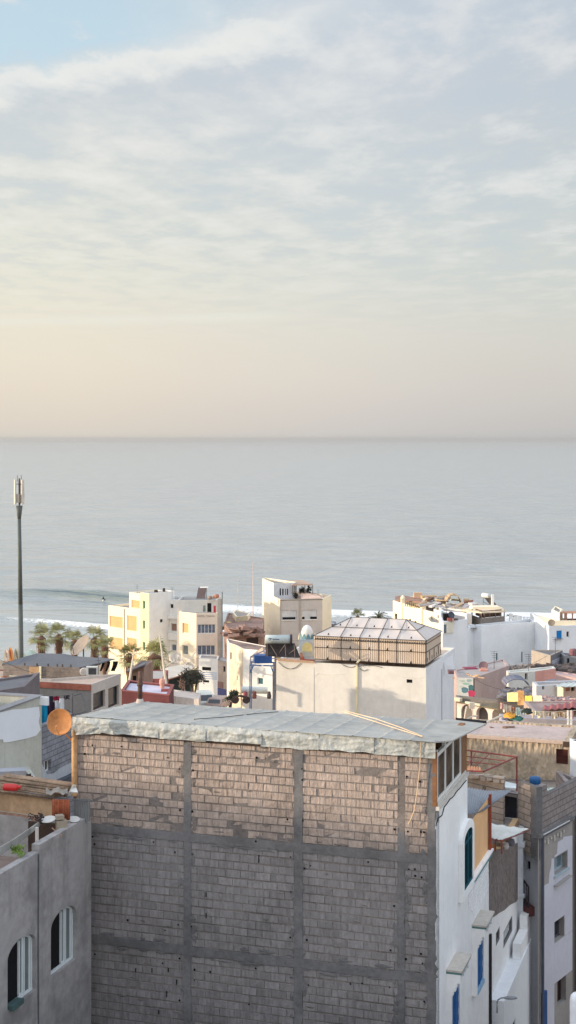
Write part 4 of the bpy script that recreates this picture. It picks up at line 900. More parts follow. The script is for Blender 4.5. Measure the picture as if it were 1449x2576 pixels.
# ---- palms
trk = mat('palm_trunk', s2l((112, 82, 66)), var=.35, bump=1.0, bsc=5)
pgreen = mat('palm_green', (.33, .32, .13), var=.35, rough=.6, bump=0, nsc=3)
def fanpalm(x, y, d, R_, zb, label, seed, group='fan palms near the beach', skirt=1.0, lean=0):
    rr = random.Random(seed); c = P(x, y, d); root = T('palm_tree', label, 'palm tree', (c.x, c.y, zb), group)
    t_ = MB(); n = 9; prof = []
    for k in range(n + 1):
        q = k / n; h_ = (c.z - zb) * q; prof.append((R_ * (.13 + (.20 * skirt * max(0, (q - .45)) / .55 if q > .45 else 0)) * (1 if k % 2 else .9), h_))
    prof.append((R_ * .1, c.z - zb + R_ * .2)); t_.lathe((c.x, c.y, zb), prof, 12)
    for k in range(70):
        a = rr.uniform(0, 6.28); h_ = c.z - rr.uniform(.0, R_ * 1.2); r_ = R_ * (.18 + .16 * skirt); q = Vector((c.x + math.cos(a) * r_, c.y + math.sin(a) * r_, h_)); t_.quad(q, q + Vector((-math.sin(a) * .12, math.cos(a) * .12, -.05)), q + Vector((math.cos(a) * .1, math.sin(a) * .1, -.5)))
    t_.build('trunk', trk, root)
    m_ = MB()
    for k in range(27):
        a = rr.uniform(0, 6.28); el_ = rr.uniform(-.7, 1.35); dr_ = Vector((math.cos(a) * math.cos(el_), math.sin(a) * math.cos(el_), math.sin(el_))); st = R_ * rr.uniform(.4, .85)
        b0 = c + dr_ * st; side_ = dr_.cross(Vector((0, 0, 1))); side_ = side_.normalized() if side_.length > .1 else Vector((1, 0, 0)); upv = side_.cross(dr_).normalized()
        m_.tube(c, b0, .025, .02, 4, caps=False)
        nb = 13
        for j in range(nb):
            th_ = (j - (nb - 1) / 2) / (nb - 1) * 3.3; L_ = R_ * .72 * rr.uniform(.85, 1.1) * (1 - .10 * abs(th_)); dd = (dr_ * math.cos(th_) + side_ * math.sin(th_) + upv * .15 * (rr.random() - .3)).normalized()
            w_ = dd.cross(upv).normalized() * R_ * .032; mid = b0 + dd * L_ * .55; tip = b0 + dd * L_ + Vector((0, 0, -L_ * .28)); m_.quad(b0, mid + w_, tip, mid - w_)
    m_.build('crown', pgreen, root); return root
fanpalm(104, 1606, 190, 1.77, 1.5, 'leftmost fan palm beside the tall dark mast', 1)
fanpalm(148, 1602, 192, 1.77, 1.5, 'second fan palm from the mast, left of the large mesh dish', 2)
fanpalm(188, 1614, 196, 1.59, 1.5, 'fan palm partly hidden behind the large mesh dish', 3)
fanpalm(238, 1610, 190, 1.83, 1.5, 'fan palm just right of the large mesh dish', 4)
fanpalm(263, 1628, 186, 1.46, 1.5, 'bushy fan palm against the cream apartment block', 5)
fanpalm(325, 1650, 160, 1.52, 7, 'fan palm in front of the cream apartment block behind the leaning white pole', 6)
fanpalm(389, 1653, 152, 1.83, 7, 'fan palm with a thick brown trunk between the two leaning white poles', 7, skirt=1.5)
fanpalm(900, 1552, 215, 1.16, 4, 'small fan palm above the left part of the tent roof', 8, skirt=.5)
rr = random.Random(4); c = P(953, 1553, 200); root = T('palm_tree', 'date palm with long arching fronds showing above the tent roof', 'palm tree', (c.x, c.y, 1.5), 'fan palms near the beach'); m_ = MB()
del root['group']
for k in range(40):
    a = rr.uniform(0, 6.28); el_ = rr.uniform(-.1, 1.3); L_ = 1.9; pr = None
    for j in range(8):
        q = j / 7; p_ = c + Vector((math.cos(a) * math.cos(el_) * L_ * q, math.sin(a) * math.cos(el_) * L_ * q, math.sin(el_) * L_ * q - .9 * q * q))
        if pr is not None:
            dd = (p_ - pr).normalized(); sd_ = dd.cross(Vector((0, 0, 1))).normalized()
            for s_ in (-1, 1):
                e = pr + sd_ * s_ * .26 * (1 - q * .5) + dd * .2 - Vector((0, 0, .08)); m_.quad(pr, pr + dd * .06, e)
                e = (pr + p_) / 2 + sd_ * s_ * .26 * (1 - q * .5) + dd * .2 - Vector((0, 0, .08)); m_.quad((pr + p_) / 2, (pr + p_) / 2 + dd * .06, e)
            m_.tube(pr, p_, .02, .02, 4, caps=False)
        pr = p_
m_.build('crown', mat('date_palm_green', (.13, .14, .075), var=.3, bump=0), root); m_ = MB(); m_.tube((c.x, c.y, 4), c, .2, .18, 8); m_.build('trunk', trk, root)
# ---- cream apartment block
def uvd(a): return (math.sin(rad(a)), math.cos(rad(a)))
p375 = Vector(xy(375, 200)); dL = (-.72, .694); p353 = Vector(along(p375, dL, 353)); p439 = Vector(along(p375, (.70, .71), 439.5)); p315 = Vector(along(p353, dL, 316)); p272 = Vector(along(p353, dL, 272.5))
apt = T('apartment_block', 'cream apartment block with tan shutters and a taller white stair tower', 'building', (p375.x, p375.y, 4))
bd = Vector((.70, .714)); zl = zat(1535, 200.5); zt_ = zat(1493, 200)
p353b = p353 + Vector(dL) * .02
house('', '', '', [p272, p315 - Vector(dL) * .0, p353b], 1, zl, cream, roofg, root=apt, bdir=bd, back=7, ph=.3, part='wall', ops=[
    (0, R(z2, 92, 522, 220, 628), 'shut', dict(mp=tanm)), (0, R(z2, 92, 725, 220, 835), 'shut', dict(mp=tanm)), (1, R(z2, 262, 515, 355, 660), 'shut', dict(mp=tanm)), (1, R(z2, 262, 730, 355, 860), 'shut', dict(mp=tanm)), (1, R(z2, 275, 890, 355, 940), 'shut', dict(mp=tanm))])
house('', '', '', [p353, p375, p439, p439 + Vector(dL) * 1.96], 1, zt_, cream, roofg, root=apt, ph=.35, wallmats=[white, sand], facemat={0: 1}, part='stair_tower', ops=[
    (0, R(z2, 413, 370, 437, 448), 'win', dict(mp=greenp)), (0, R(z2, 413, 560, 435, 642), 'win', dict(mp=greenp)), (0, R(z2, 413, 768, 436, 850), 'win', dict(mp=greenp)),
    (1, R(z2, 580, 548, 607, 578), 'hole', {}), (1, R(z2, 592, 755, 610, 780), 'hole', {})])
q0 = Vector(along(p353 + bd * 1.2, dL, 325)); q1 = p353 + bd * 1.2
house('', '', '', [q0, q1], 8, zat(1497, 201), cream, roofg, root=apt, bdir=bd, back=5, ph=.2, part='upper_wall', ops=[(0, R(z2, 303, 365, 384, 440), 'shut', dict(mp=tanm))])
mb = MB(); t0 = Fr(p272, p353b); 
mb.fbox(t0, t0.hit(312.5, 1600)[0] - .08, t0.hit(312.5, 1600)[0] + .1, 5, zl - .2, .002, .04); mb.build('wall_joint', pl('joint_grey', 120, 120, 112), apt)
mb = MB(); c = P(403, 1490, 202)
mb.tube(c + Vector((-.6, 0, 0)), c + Vector((-.6, 0, .35)), .3, .25, 10); mb.tube(c + Vector((.5, .3, 0)), c + Vector((.5, .3, .55)), .18, .16, 10); solo(mb, 'roof_tank', MC['dark_timber2'], 'two small dark tanks on the roof of the white stair tower', 'tank')
# ---- hotel
c0 = Vector(xy(493.8, 196)); cl_ = Vector(along(c0, (-.80, .6), 451.5)); cr = Vector(along(c0, (.985, .05), 547))
hot = T('hotel', 'narrow cream hotel with blue curtained windows and laundry on its roof terrace', 'building', (c0.x, c0.y, 4)); zb_ = zat(1542.8, 196)
house('', '', '', [cl_, c0, cr], 1, zb_, cream, roofg, root=hot, bdir=(.06, 1), back=6, ph=.25, part='wall', wallmats=[cream, pl('beige_front', 226, 212, 196, var=.05, streak=.12, dcol=(.5, .44, .38), bump=.1)], facemat={1: 1}, ops=[
    (0, R(z2, 795, 585, 855, 685), 'win', dict(mp=tanm)), (0, R(z2, 795, 800, 850, 890), 'win', dict(mp=MC['grey_green_pane'])),
    (1, R(z2, 942, 597, 1115, 686), 'win', dict(nm=5, mp=bluep)), (1, R(z2, 940, 800, 1112, 895), 'win', dict(nm=4, mp=bluep)), (1, R(z2, 985, 1008, 1075, 1046), 'hole', {}), (1, R(z2, 993, 1133, 1056, 1160), 'hole', {})])
d0 = cl_ + Vector((.3, 1.2)); hotf = Fr(c0, cr)
house('', '', '', [Vector(along(d0, (-1, .1), 446)), Vector(along(d0, (1, .0), 545))], 8, zat(1508, 200), pl('grey_white_render', 206, 204, 200, var=.06, streak=.1, bump=.1), roofg, root=hot, bdir=(.06, 1), back=5, ph=.3, part='upper_wall', ops=[(0, R(z2, 1036, 392, 1076, 480), 'hole', {})])
mb = MB(); mb.fbox(hotf, hotf.L + .003, hotf.L + .62, 5, zat(1504, 197), -.9, .08); mb.build('side_pier', pl('pier_grey', 182, 176, 166, streak=.3), hot)
mb = MB(); mb.tube(P(559, 1740, 196), P(559, 1489, 196), .06); mb.build('drain_pipe', MC['grey_conduit'], hot)
mb = MB(); mb.fbox(hotf, .0, hotf.L, zat(1654, 196), zat(1651, 196), .003, .12); mb.build('ledge', cream, hot)
def textp(body, fr, t0, z, size, m, parent, name='lettering', out=.02, ext=.006):
    cu = bpy.data.curves.new(name, 'FONT'); cu.body = body; cu.size = size; cu.extrude = ext; ob = bpy.data.objects.new(name, cu); COL.objects.link(ob)
    dg = bpy.context.evaluated_depsgraph_get(); me = bpy.data.meshes.new_from_object(ob.evaluated_get(dg)); bpy.data.objects.remove(ob)
    mb = MB(); off = fr.p(t0, z, out)
    for v in me.vertices: mb.v.append(off + fr.u * v.co.x + Vector((0, 0, v.co.y)) + fr.n * v.co.z)
    for p_ in me.polygons: mb.f.append(tuple(p_.vertices)); mb.mi.append(0)
    return mb.build(name, m, parent)
textp('HOTEL  TAGHA', hotf, .12, zat(1552, 196), .34, pl('sign_olive', 128, 118, 96), hot)
# bay and balcony on its left, in shade
b0 = Vector(xy(418, 203)); b1 = Vector(xy(451, 202))
house('white_house', 'white house with a small balcony between the stair tower and the hotel', 'house', [b0, b1], 1, zat(1509, 202), white, roofg, bdir=(.1, 1), back=5, ph=.3, ops=[(0, R(z2, 680, 402, 708, 440), 'hole', {}), (0, R(z2, 685, 588, 740, 665), 'win', dict(mp=pl('brown_pane', 150, 116, 100))), (0, R(z2, 690, 790, 736, 855), 'win', dict(mp=bluep))])
mb = MB(); f = Fr(b0, b1); mb.fbox(f, f.hit(426, 1600)[0], f.L - .05, zat(1610, 202), zat(1593, 202), .02, .5); mb.fbox(f, f.hit(426, 1600)[0], f.L - .05, zat(1557, 202), zat(1550, 202), .02, .5); solo(mb, 'balcony', white, 'white balcony box and canopy on the narrow white house', 'balcony')
# hotel roof things
def solar_panel(c, w_, h_, yaw, tiltdeg, label, tank=True, m=None, scale=1):
    root = T('solar_heater', label, 'solar heater', c); E = __import__('mathutils').Euler((rad(tiltdeg), 0, 0)).to_matrix(); Z = __import__('mathutils').Euler((0, 0, yaw)).to_matrix(); c = Vector(c)
    mb = MB(); mb.box((0, 0, 0), (w_ / 2, h_ / 2, .04)); mb.v = [Z @ (E @ v) + c + Vector((0, 0, h_ / 2 * math.sin(rad(tiltdeg)) + .15)) for v in mb.v]; mb.build('collector', m or mat('solar_collector', (.05, .045, .05), rough=.3, bump=0, spec=.5), root)
    mb = MB(); s_ = math.sin(rad(tiltdeg)) * h_; cc = math.cos(rad(tiltdeg)) * h_ / 2
    for x_ in (-w_ / 2, w_ / 2): mb.tube(Z @ Vector((x_, cc, 0)) + c, Z @ Vector((x_, cc, s_ + .1)) + c, .03); mb.tube(Z @ Vector((x_, -cc, 0)) + c, Z @ Vector((x_, cc, s_ * .5)) + c, .025)
    mb.build('frame', MC['grey_conduit'], root)
    if tank: mb = MB(); a = Z @ Vector((-w_ / 2, cc + .1, s_ + .25)) + c; b_ = Z @ Vector((w_ / 2, cc + .1, s_ + .25)) + c; mb.lathe(a, [(0, -.03), (.24, 0), (.27, .05), (.27, (b_ - a).length - .05), (.24, (b_ - a).length), (0, (b_ - a).length + .03)], 16, axis=(b_ - a)); mb.build('tank', pl('tank_white', 214, 214, 210, rough=.4, bump=0), root, True)
    return root
solar_panel(P(507, 1507, 200), 1.2, 1.7, -.2, 55, 'dark solar collector on the roof of the narrow cream hotel', tank=False, m=mat('brown_collector', s2l((96, 82, 80)), rough=.4, bump=0))
mb = MB(); mb.plate([P(503, 1478, 199.5), P(523, 1477.5, 199.3), P(524, 1475.5, 199.6), P(504, 1476, 199.8)], .08); solo(mb, 'white_rail', white, 'white rail along the top of the hotel roof collector', 'rail')
for i, (x, y, r_, c) in enumerate([(528, 1503, .3, (150, 130, 118)), (536, 1501, .25, (170, 150, 140)), (545, 1500, .35, (176, 120, 96))]):
    mb = MB(); mb.lathe(P(x, y + 5, 198.6), [(0, 0), (r_, .02), (r_ * 1.05, r_), (r_ * .7, r_ * 1.6), (0, r_ * 1.7)], 10); solo(mb, 'roof_pot', pl('pot_%d' % i, *c), ['grey round pot on the hotel roof next to the collector', 'pale round pot in the middle of the hotel roof', 'reddish round pot at the right end of the hotel roof'][i], 'pot', smooth=True)
cloth(537, 543, 1524, 1541, 196.5, (190, 70, 84), 'red cloth hanging by the dark door of the hotel terrace', seed=3); cloth(511, 517, 1523, 1539, 196.6, (120, 140, 136), 'grey green cloth hanging on the hotel terrace', seed=5)
# ---- white lattice canopy, awning, poles, red building, bush
law = T('awning', 'wide cream awning over a dark cafe terrace below the hotel', 'awning', P(450, 1745, 142))
kC = lambda x, y: (402.5 + x / 8.861, 1660.4 + y / 8.861)
mb = MB(); a = [kC(*p) for p in [(60, 200), (180, 160), (480, 100), (800, 130), (520, 310), (200, 410), (60, 410)]]; dz_ = [146, 147, 150, 149, 140, 139, 139]
mb.plate([P(x, y, d_) for (x, y), d_ in zip(a, dz_)][::-1], .08); mb.build('canvas', pl('awning_cream', 212, 200, 184, var=.06, bump=.2), law)
mb = MB(); mb.tube(P(420.5, 1742, 139), P(420.5, 1706, 139), .09, .09, 8); mb.tube(P(462, 1680, 147), P(462, 1672, 147), .06); mb.build('post', pl('post_pink_white', 226, 206, 200), law)
mb = MB(); a = [kC(*p) for p in [(180, 430), (500, 335)]]; mb.tube(P(*a[0], 139.2), P(*a[1], 140.5), .1, .1, 6); mb.build('red_edge', pl('brick_red_edge', 158, 84, 66), law)
house('cafe', 'dark cafe room with a teal wall under the cream awning', 'building', [Vector(xy(421, 145)), Vector(xy(478, 145))], 6, zat(1692, 145), mat('dark_teal_wall', (.025, .04, .038), var=.5, bump=.1, nsc=.6), roofg, bdir=(0, 1), back=3, ph=.1)
mb = MB()
rr = random.Random(8)
for k in range(5): mb.tube(P(419 + k * 3, 1640 + k * 7, 152), P(478 + k * 3, 1660 + k * 3.4, 150), .05, .05, 5)
for k in range(7): mb.tube(P(420 + k * 9, 1640 + k * 3.5, 152), P(434 + k * 8, 1668 + k * 1.5, 150), .045, .045, 5)
mb.tube(P(418, 1676, 150), P(440, 1660, 150), .06, .06, 5); mb.tube(P(466, 1672, 150), P(492, 1641, 152), .06, .06, 5)
solo(mb, 'canopy_frame', pl('frame_white', 222, 214, 204, bump=0), 'tangled white folded canopy frame in front of the hotel foot', 'canopy frame')
cloth(425, 455, 1644, 1662, 151, (224, 216, 206), 'white sagging canvas strip on the folded canopy frame', 'canvas', seed=9); cloth(462, 488, 1657, 1676, 150.5, (232, 216, 190), 'cream canvas strip at the right end of the folded canopy frame', 'canvas', seed=2)
mb = MB(); mb.tube(P(324, 1722, 118), P(338, 1632, 119), .11, .05, 8); solo(mb, 'white_pole', pl('pole_white', 220, 208, 188, bump=0), 'short white pole leaning right in front of the palm trees', 'pole', 'leaning white poles in front of the palms')
mb = MB(); mb.tube(P(420, 1738, 118), P(401, 1594, 119), .13, .05, 8); solo(mb, 'white_pole', MC['pole_white'], 'tall white pole leaning left, right of the thick trunked palm', 'pole', 'leaning white poles in front of the palms')
bush(P(484, 1705, 136), (.85, .8, .85), 2600, mat('grey_green_leaf', (.075, .07, .05), var=.4, bump=0, nsc=3), 'tree', 'round dark olive tree in front of the hotel foot', 'tree', trunk=9, sz=.09)
mb = MB()
for k in range(40): q = P(452 + random.random() * 12, 1690 + random.random() * 44, 141); mb.tube(q, q + Vector((random.gauss(0, .15), random.gauss(0, .1), random.uniform(-.5, .5))), .05, .03, 5)
solo(mb, 'brushwood_pile', pl('dusty_brush', 168, 140, 126, var=.2), 'dusty pink brushwood beside the round olive tree', 'brushwood')
darkred = mat('dark_red_wall', s2l((104, 56, 58)), var=.22, bump=.2)
rb = T('red_building', 'low building with a dark red parapet just behind the tarpaulin roof', 'building', P(365, 1765, 108))
r0, r1 = Vector(xy(306, 108)), Vector(xy(425, 106)); zr = zat(1744, 107)
house('', '', '', [r0, r1], 9, zr, darkred, pl('lavender_floor', 196, 192, 206), root=rb, bdir=(.0, 1), back=4.5, ph=.12, th=.18, cop=pl('pale_red_coping', 140, 84, 82))
mb = MB(); mb.plate([P(340, 1744, 110), P(408, 1740, 110), P(395, 1728, 114), P(338, 1731, 114)], .1); solo(mb, 'pink_slab', pl('salmon_slab', 206, 148, 130), 'salmon pink slab on the roof of the dark red building', 'slab')
mb = MB(); mb.plate([P(309, 1742, 109), P(345, 1743, 109), P(352, 1729, 113), P(309, 1727, 113)], .12); solo(mb, 'lavender_roof', pl('lavender_sheet', 190, 196, 220), 'pale lavender sheet on the left of the dark red building', 'roof sheet')
mb = MB(); mb.lathe(P(408, 1741, 110), [(.2, 0), (.17, .5), (.24, .7), (.22, .95), (.1, 1.05), (0, 1.06)], 12); solo(mb, 'chimney', pl('salmon_render', 214, 158, 140), 'salmon rendered chimney on the dark red building', 'chimney', smooth=True)
mb = MB(); mb.box(P(415, 1739, 108.5), (.28, .2, .18)); solo(mb, 'red_box', pl('dusty_red', 166, 92, 88), 'dusty red box beside the salmon chimney', 'box')
house('brown_hut', 'brown hut with a sloping dark roof behind the dark red building', 'hut', [Vector(xy(330, 122)), Vector(xy(362, 122))], 9, zat(1680, 122), pl('brown_plaster', 146, 118, 104, var=.2), MC['grey_roof'], bdir=(.1, 1), back=4, ph=.05, ops=[(0, (334, 343, 1700, 1722), 'hole', {})])
mb = MB(); mb.plate([P(318, 1689, 120), P(366, 1670, 121), P(363, 1666, 126), P(322, 1682, 126)], .1); solo(mb, 'hut_roof', pl('grey_sheet_roof', 104, 100, 106), 'dark sloping sheet roof over the brown hut', 'roof')
house('maroon_hut', 'long low hut with a maroon edge between the palms and the cream awning', 'hut', [Vector(xy(362, 132)), Vector(xy(412, 132))], 9, zat(1708, 132), pl('dusty_maroon', 150, 84, 80, var=.2), pl('hut_grey', 178, 170, 164), bdir=(0, 1), back=5, ph=.05, ops=[(0, (364, 372, 1714, 1738), 'hole', {}), (0, (380, 388, 1714, 1738), 'hole', {})])
house('low_wall_house', 'low pale flat roof between the dark red building and the parked cars', 'house', [Vector(xy(421, 124)), Vector(xy(500, 122))], 9, zat(1754, 123), pl('rose_white', 206, 194, 186, streak=.3), pl('pinkish_roof', 206, 190, 178), bdir=(0, 1), back=3, ph=.05)
# ---- vehicles
tyre = mat('tyre', (.02, .02, .02), bump=0)
def car(c, yaw, body, label, van=False):
    root = T('parked_car', label, 'car', c, 'cars parked behind the tarpaulin roof'); Z = __import__('mathutils').Euler((0, 0, yaw)).to_matrix(); c = Vector(c); L = 4.2; W = .86
    prof = [(-2.1, .35), (-2.1, .85), (-2.0, 1.0), (-1.55, 1.45 + .2 * van), (.2 + .5 * van, 1.5 + .2 * van), (1.0 + .3 * van, 1.0), (1.9, .9), (2.1, .7), (2.1, .35)]
    def loft(m_, sc, pr, w_):
        i = len(m_.v)
        for s_ in (-1, 1): m_.v += [c + Z @ Vector((s_ * (w_ - (.14 if z_ > 1.05 else 0)), y_, z_)) for y_, z_ in pr]
        k = len(pr); m_.f += [tuple(i + a for a in range(k)), tuple(i + k + a for a in range(k))[::-1]] + [(i + a, i + (a + 1) % k, i + k + (a + 1) % k, i + k + a) for a in range(k)]; m_.mi += [0] * (k + 2)
    mb = MB(); loft(mb, 1, prof, W); mb.build('body', body, root)
    g_ = MB(); zt = 1.38 + .2 * van
    def gq(*p): g_.plate([c + Z @ Vector(q) for q in p], .02)
    gq((-.64, -1.98, 1.04), (.64, -1.98, 1.04), (.6, -1.66, zt), (-.6, -1.66, zt)) ; gq((.66, .98 + .3 * van, 1.06), (-.66, .98 + .3 * van, 1.06), (-.6, .30 + .5 * van, zt + .06), (.6, .30 + .5 * van, zt + .06))
    for s_ in (-1, 1):
        p = [(s_ * .83, -1.5, 1.08), (s_ * .83, .6, 1.08), (s_ * .76, .15, zt), (s_ * .76, -1.4, zt)]; gq(*(p if s_ > 0 else p[::-1]))
    g_.build('window', glass, root)
    for x_ in (-.8, .8):
        for y_ in (-1.3, 1.3): w_ = MB(); q = c + Z @ Vector((x_, y_, .32)); w_.tube(q - Z @ Vector((.1, 0, 0)), q + Z @ Vector((.1, 0, 0)), .32, .32, 14); w_.build('wheel', tyre, root)
    return root
car(P(513, 1762, 150) - Vector((0, 0, .72)), .2, pl('car_white', 214, 220, 216, rough=.3, bump=0, spec=.5), 'white parked van showing behind the tarpaulin roof edge', True)
car(P(553, 1764, 150) - Vector((0, 1, .72)), -.25, pl('car_rose', 176, 150, 140, rough=.3, bump=0, spec=.5), 'dusty rose parked car right of the white van')
bush(P(589, 1748, 116), (.42, .4, .42), 800, leafd, 'shrub', 'dark shrub behind the tarpaulin roof right of the parked cars', 'shrub', sz=.09)
mb = MB(); c = P(604, 1758, 115); mb.tube(c + Vector((-.4, 0, -.1)), c + Vector((-.4, .12, -.1)), .3, .3, 14); mb.tube(c + Vector((.5, 0, -.1)), c + Vector((.5, .12, -.1)), .3, .3, 14); mb.path([c + Vector((-.4, .06, 0)), c + Vector((-.1, .06, .25)), c + Vector((.4, .06, .15)), c + Vector((.5, .06, 0))], .1); solo(mb, 'scooter', mat('scooter_dark', s2l((70, 56, 54)), bump=0), 'dark scooter parked right of the shrub', 'scooter')
# ---- narrow peeling house, ruin
peel = mat('peeling_wall', s2l((222, 206, 184)), var=.2, dirt=.85, dcol=s2l((168, 142, 130)), bump=.8, nsc=1.3)
na = Vector(xy(575, 156.6)); nb_ = Vector(xy(594.5, 154.6)); nc_ = Vector(xy(611.5, 152)); nd_ = Vector(xy(690, 150))
nh, nfr = house('peeling_house', 'narrow white house with a peeling sunlit side behind the blue steel stand', 'house', [na, nb_, nc_, nd_], 6, zat(1632, 152), white, pl('rubble_brown_roof', 146, 122, 112, var=.3, bump=1), bdir=(-.1, 1), back=3.2, ph=.06, th=.08, wallmats=[white, peel, white], facemat={0: 1, 1: 1}, ops=[(0, (579, 583, 1641, 1659), 'win', dict(mp=bluep)), (1, (595.5, 597.5, 1700, 1711), 'hole', {}), (2, (647.5, 661.5, 1705, 1722.5), 'win', dict(mp=mat('teal_pane', s2l((78, 116, 124)), rough=.2, bump=0)))])
f = nfr[1]; mb = MB(); q = [f.hit(*p) for p in [(595.5, 1626), (610.5, 1634), (610.5, 1672), (603, 1682), (598, 1668), (595.5, 1676)]]; mb.plate([f.p(t_, z_, .015) for t_, z_ in q], .01); mb.build('fresh_paint', cream, nh)
ruin = mat('ruin_brown', s2l((158, 128, 118)), var=.3, dirt=.5, dcol=(.12, .09, .08), bump=1.2, bsc=3)
house('ruined_house', 'brown crumbling house with a dark hollow front between the hotel and the white house', 'house', [Vector(xy(564, 196)), Vector(xy(580, 188)), Vector(xy(661, 190))], 1, zat(1583, 190), ruin, pl('rubble_roof', 150, 122, 112, var=.3, bump=1), bdir=(0, 1), back=12, ph=.15, ops=[(1, (594, 612, 1612, 1640), 'hole', {}), (1, (620, 650, 1604, 1645), 'hole', dict(mp=mat('dark_brown_room', (.05, .03, .028))))])
mb = MB(); rr = random.Random(3)
for k in range(60):
    x = 566 + rr.random() * 94; y = 1578 + rr.random() * 20 + max(0, (600 - x) * .5); mb.box(P(x, y, 186.5 + rr.random() * 3), (rr.uniform(.2, .9), rr.uniform(.2, .6), rr.uniform(.06, .22)), rr.uniform(-.5, .5), tilt=__import__('mathutils').Euler((rr.gauss(0, .2), rr.gauss(0, .25), 0)))
tag(mb.build('rubble', ruin), 'heap of brown rubble and slabs over the ruined house', 'rubble', kind='stuff')
mb = MB()
hh_ = house('cream_hut', 'small cream hut in sun on top of the ruined house', 'hut', [Vector(xy(585, 204)), Vector(xy(594, 199)), Vector(xy(623, 200))], 8, zat(1549, 200), pl('stone_hut', 204, 188, 158, var=.2, bump=.6), roofg, bdir=(.1, 1), back=3, ph=.15, wallmats=[cream, MC['stone_hut']], facemat={1: 1}, ops=[(1, (609, 616, 1565, 1578), 'hole', {})])
for i, (x, y, d, c) in enumerate([(569, 1574, 198, (206, 160, 110)), (575, 1571, 198, (224, 190, 130)), (581, 1577, 197, (150, 96, 80))]):
    mb = MB(); mb.box(P(x, y, d), (.35, .3, .45 - .1 * i), .3 * i); mb.box(P(x, y + 6, d), (.5, .4, .2), .1); solo(mb, 'crate_pile', pl('crate_%d' % i, *c), ['orange crates at the left foot of the cream hut', 'yellow crates just left of the cream hut', 'brown crates in front of the cream hut'][i], 'crates')
# thin masts over the sea
for x, ytop, lb, rr_ in ((636.5, 1414, 'tall thin pinkish mast rising against the sea', .09), (598.5, 1455, 'shorter thin grey mast rising against the sea', .05)):
    mb = MB(); mb.tube(P(x, 1590, 214), P(x, ytop, 214), rr_, rr_ * .6, 6); solo(mb, 'thin_mast', pl('mast_pink' if rr_ > .06 else 'mast_grey', *((206, 180, 172) if rr_ > .06 else (178, 182, 180)), bump=0), lb, 'mast')
# ---- blue steel frame with blue tank
bfm = mat('blue_steel', s2l((72, 98, 140)), var=.2, rough=.5, bump=0)
fr_ = T('water_tower', 'blue steel stand carrying a blue box tank beside the large white wall', 'water tower', P(658, 1760, 143))
mb = MB(); A, B_ = P(629, 1673, 142), P(687, 1675, 141); gzb = 9
for q in (A, B_): mb.box((q.x, q.y, (q.z + gzb) / 2), (.055, .055, (q.z - gzb) / 2)); mb.box((q.x + .1, q.y + 2, (q.z + gzb) / 2), (.045, .045, (q.z - gzb) / 2))
mb.path([A, B_, B_ + Vector((.1, 2, 0)), A + Vector((.1, 2, 0)), A], .08, 6); mb.tube(P(629.5, 1692, 142), P(637, 1675, 142), .07); mb.tube(P(687, 1692, 141), P(681, 1675, 141), .05); mb.build('stand', bfm, fr_)
mb = MB(); mb.box((A + B_) / 2 + Vector((.1, .9, .55)), (.88, .7, .38), .1); mb.build('tank', mat('blue_tank', s2l((52, 92, 156)), var=.2, rough=.5, bump=.1), fr_)
mb = MB(); c = (A + B_) / 2; mb.box(c + Vector((.35, -.13, .0)), (.36, .02, .075)); mb.build('name_plate', white, fr_)
mb = MB(); t0 = P(630, 1652, 142); apx = P(664, 1637, 142.5); mb.path([t0, apx, P(678, 1655, 142)], .06); mb.path([t0, P(629.5, 1672, 142)], .06); mb.path([P(644, 1646, 142.2), P(644, 1658, 142)], .04); mb.path([P(636, 1660, 142), P(678, 1656, 142), P(760, 1663, 141)], .05); solo(mb, 'roof_truss', pl('truss_grey', 150, 146, 158, bump=0), 'thin metal roof truss above the blue box tank', 'truss')
mb = MB(); mb.plate([P(630, 1652, 143), P(665, 1652, 143), P(667, 1640, 144), P(660, 1628, 144), P(650, 1634, 144), P(638, 1644, 144)], .12); solo(mb, 'tan_gable', pl('tan_gable', 196, 178, 158, streak=.2), 'tan pointed gable behind the metal roof truss', 'gable')
mb = MB(); a = P(607, 1735, 146); mb.lathe(a, [(0, 0), (.3, .02), (.36, .12), (.36, 2.6), (.3, 2.7), (0, 2.72)], 18, axis=(1, 0, -.03)); mb2 = mb; solo(mb2, 'water_tank', pl('white_tank', 214, 222, 222, rough=.4, bump=0), 'long white water tank lying behind the blue steel legs', 'water tank', smooth=True)
for k, (x, c, lb) in enumerate([(617, (150, 84, 92), 'rose barrel under the long white water tank'), (626, (150, 142, 134), 'grey barrel under the long white water tank'), (640, (128, 78, 70), 'brown barrel under the long white water tank'), (677, (74, 72, 78), 'dark cone shaped bin beside the right blue leg')]):
    mb = MB(); q = P(x, 1757, 145.4); mb.lathe(q, [(0, 0), (.22, .0), (.23, .3), (.2 - .06 * (k == 3), .7), (0, .72)], 12); solo(mb, 'barrel', pl('barrel_%d' % k, *c, bump=0), lb, 'barrel', smooth=True)
mb = MB(); mb.fbox(Fr(P(686, 1700, 144), P(696, 1700, 143)), 0, .42, 9, zat(1692, 143), -.1, 0); solo(mb, 'plank_wall', pl('yellow_plank', 150, 132, 96, var=.3, streak=.4, bump=.5), 'narrow yellow brown plank wall beside the large white wall', 'planks')
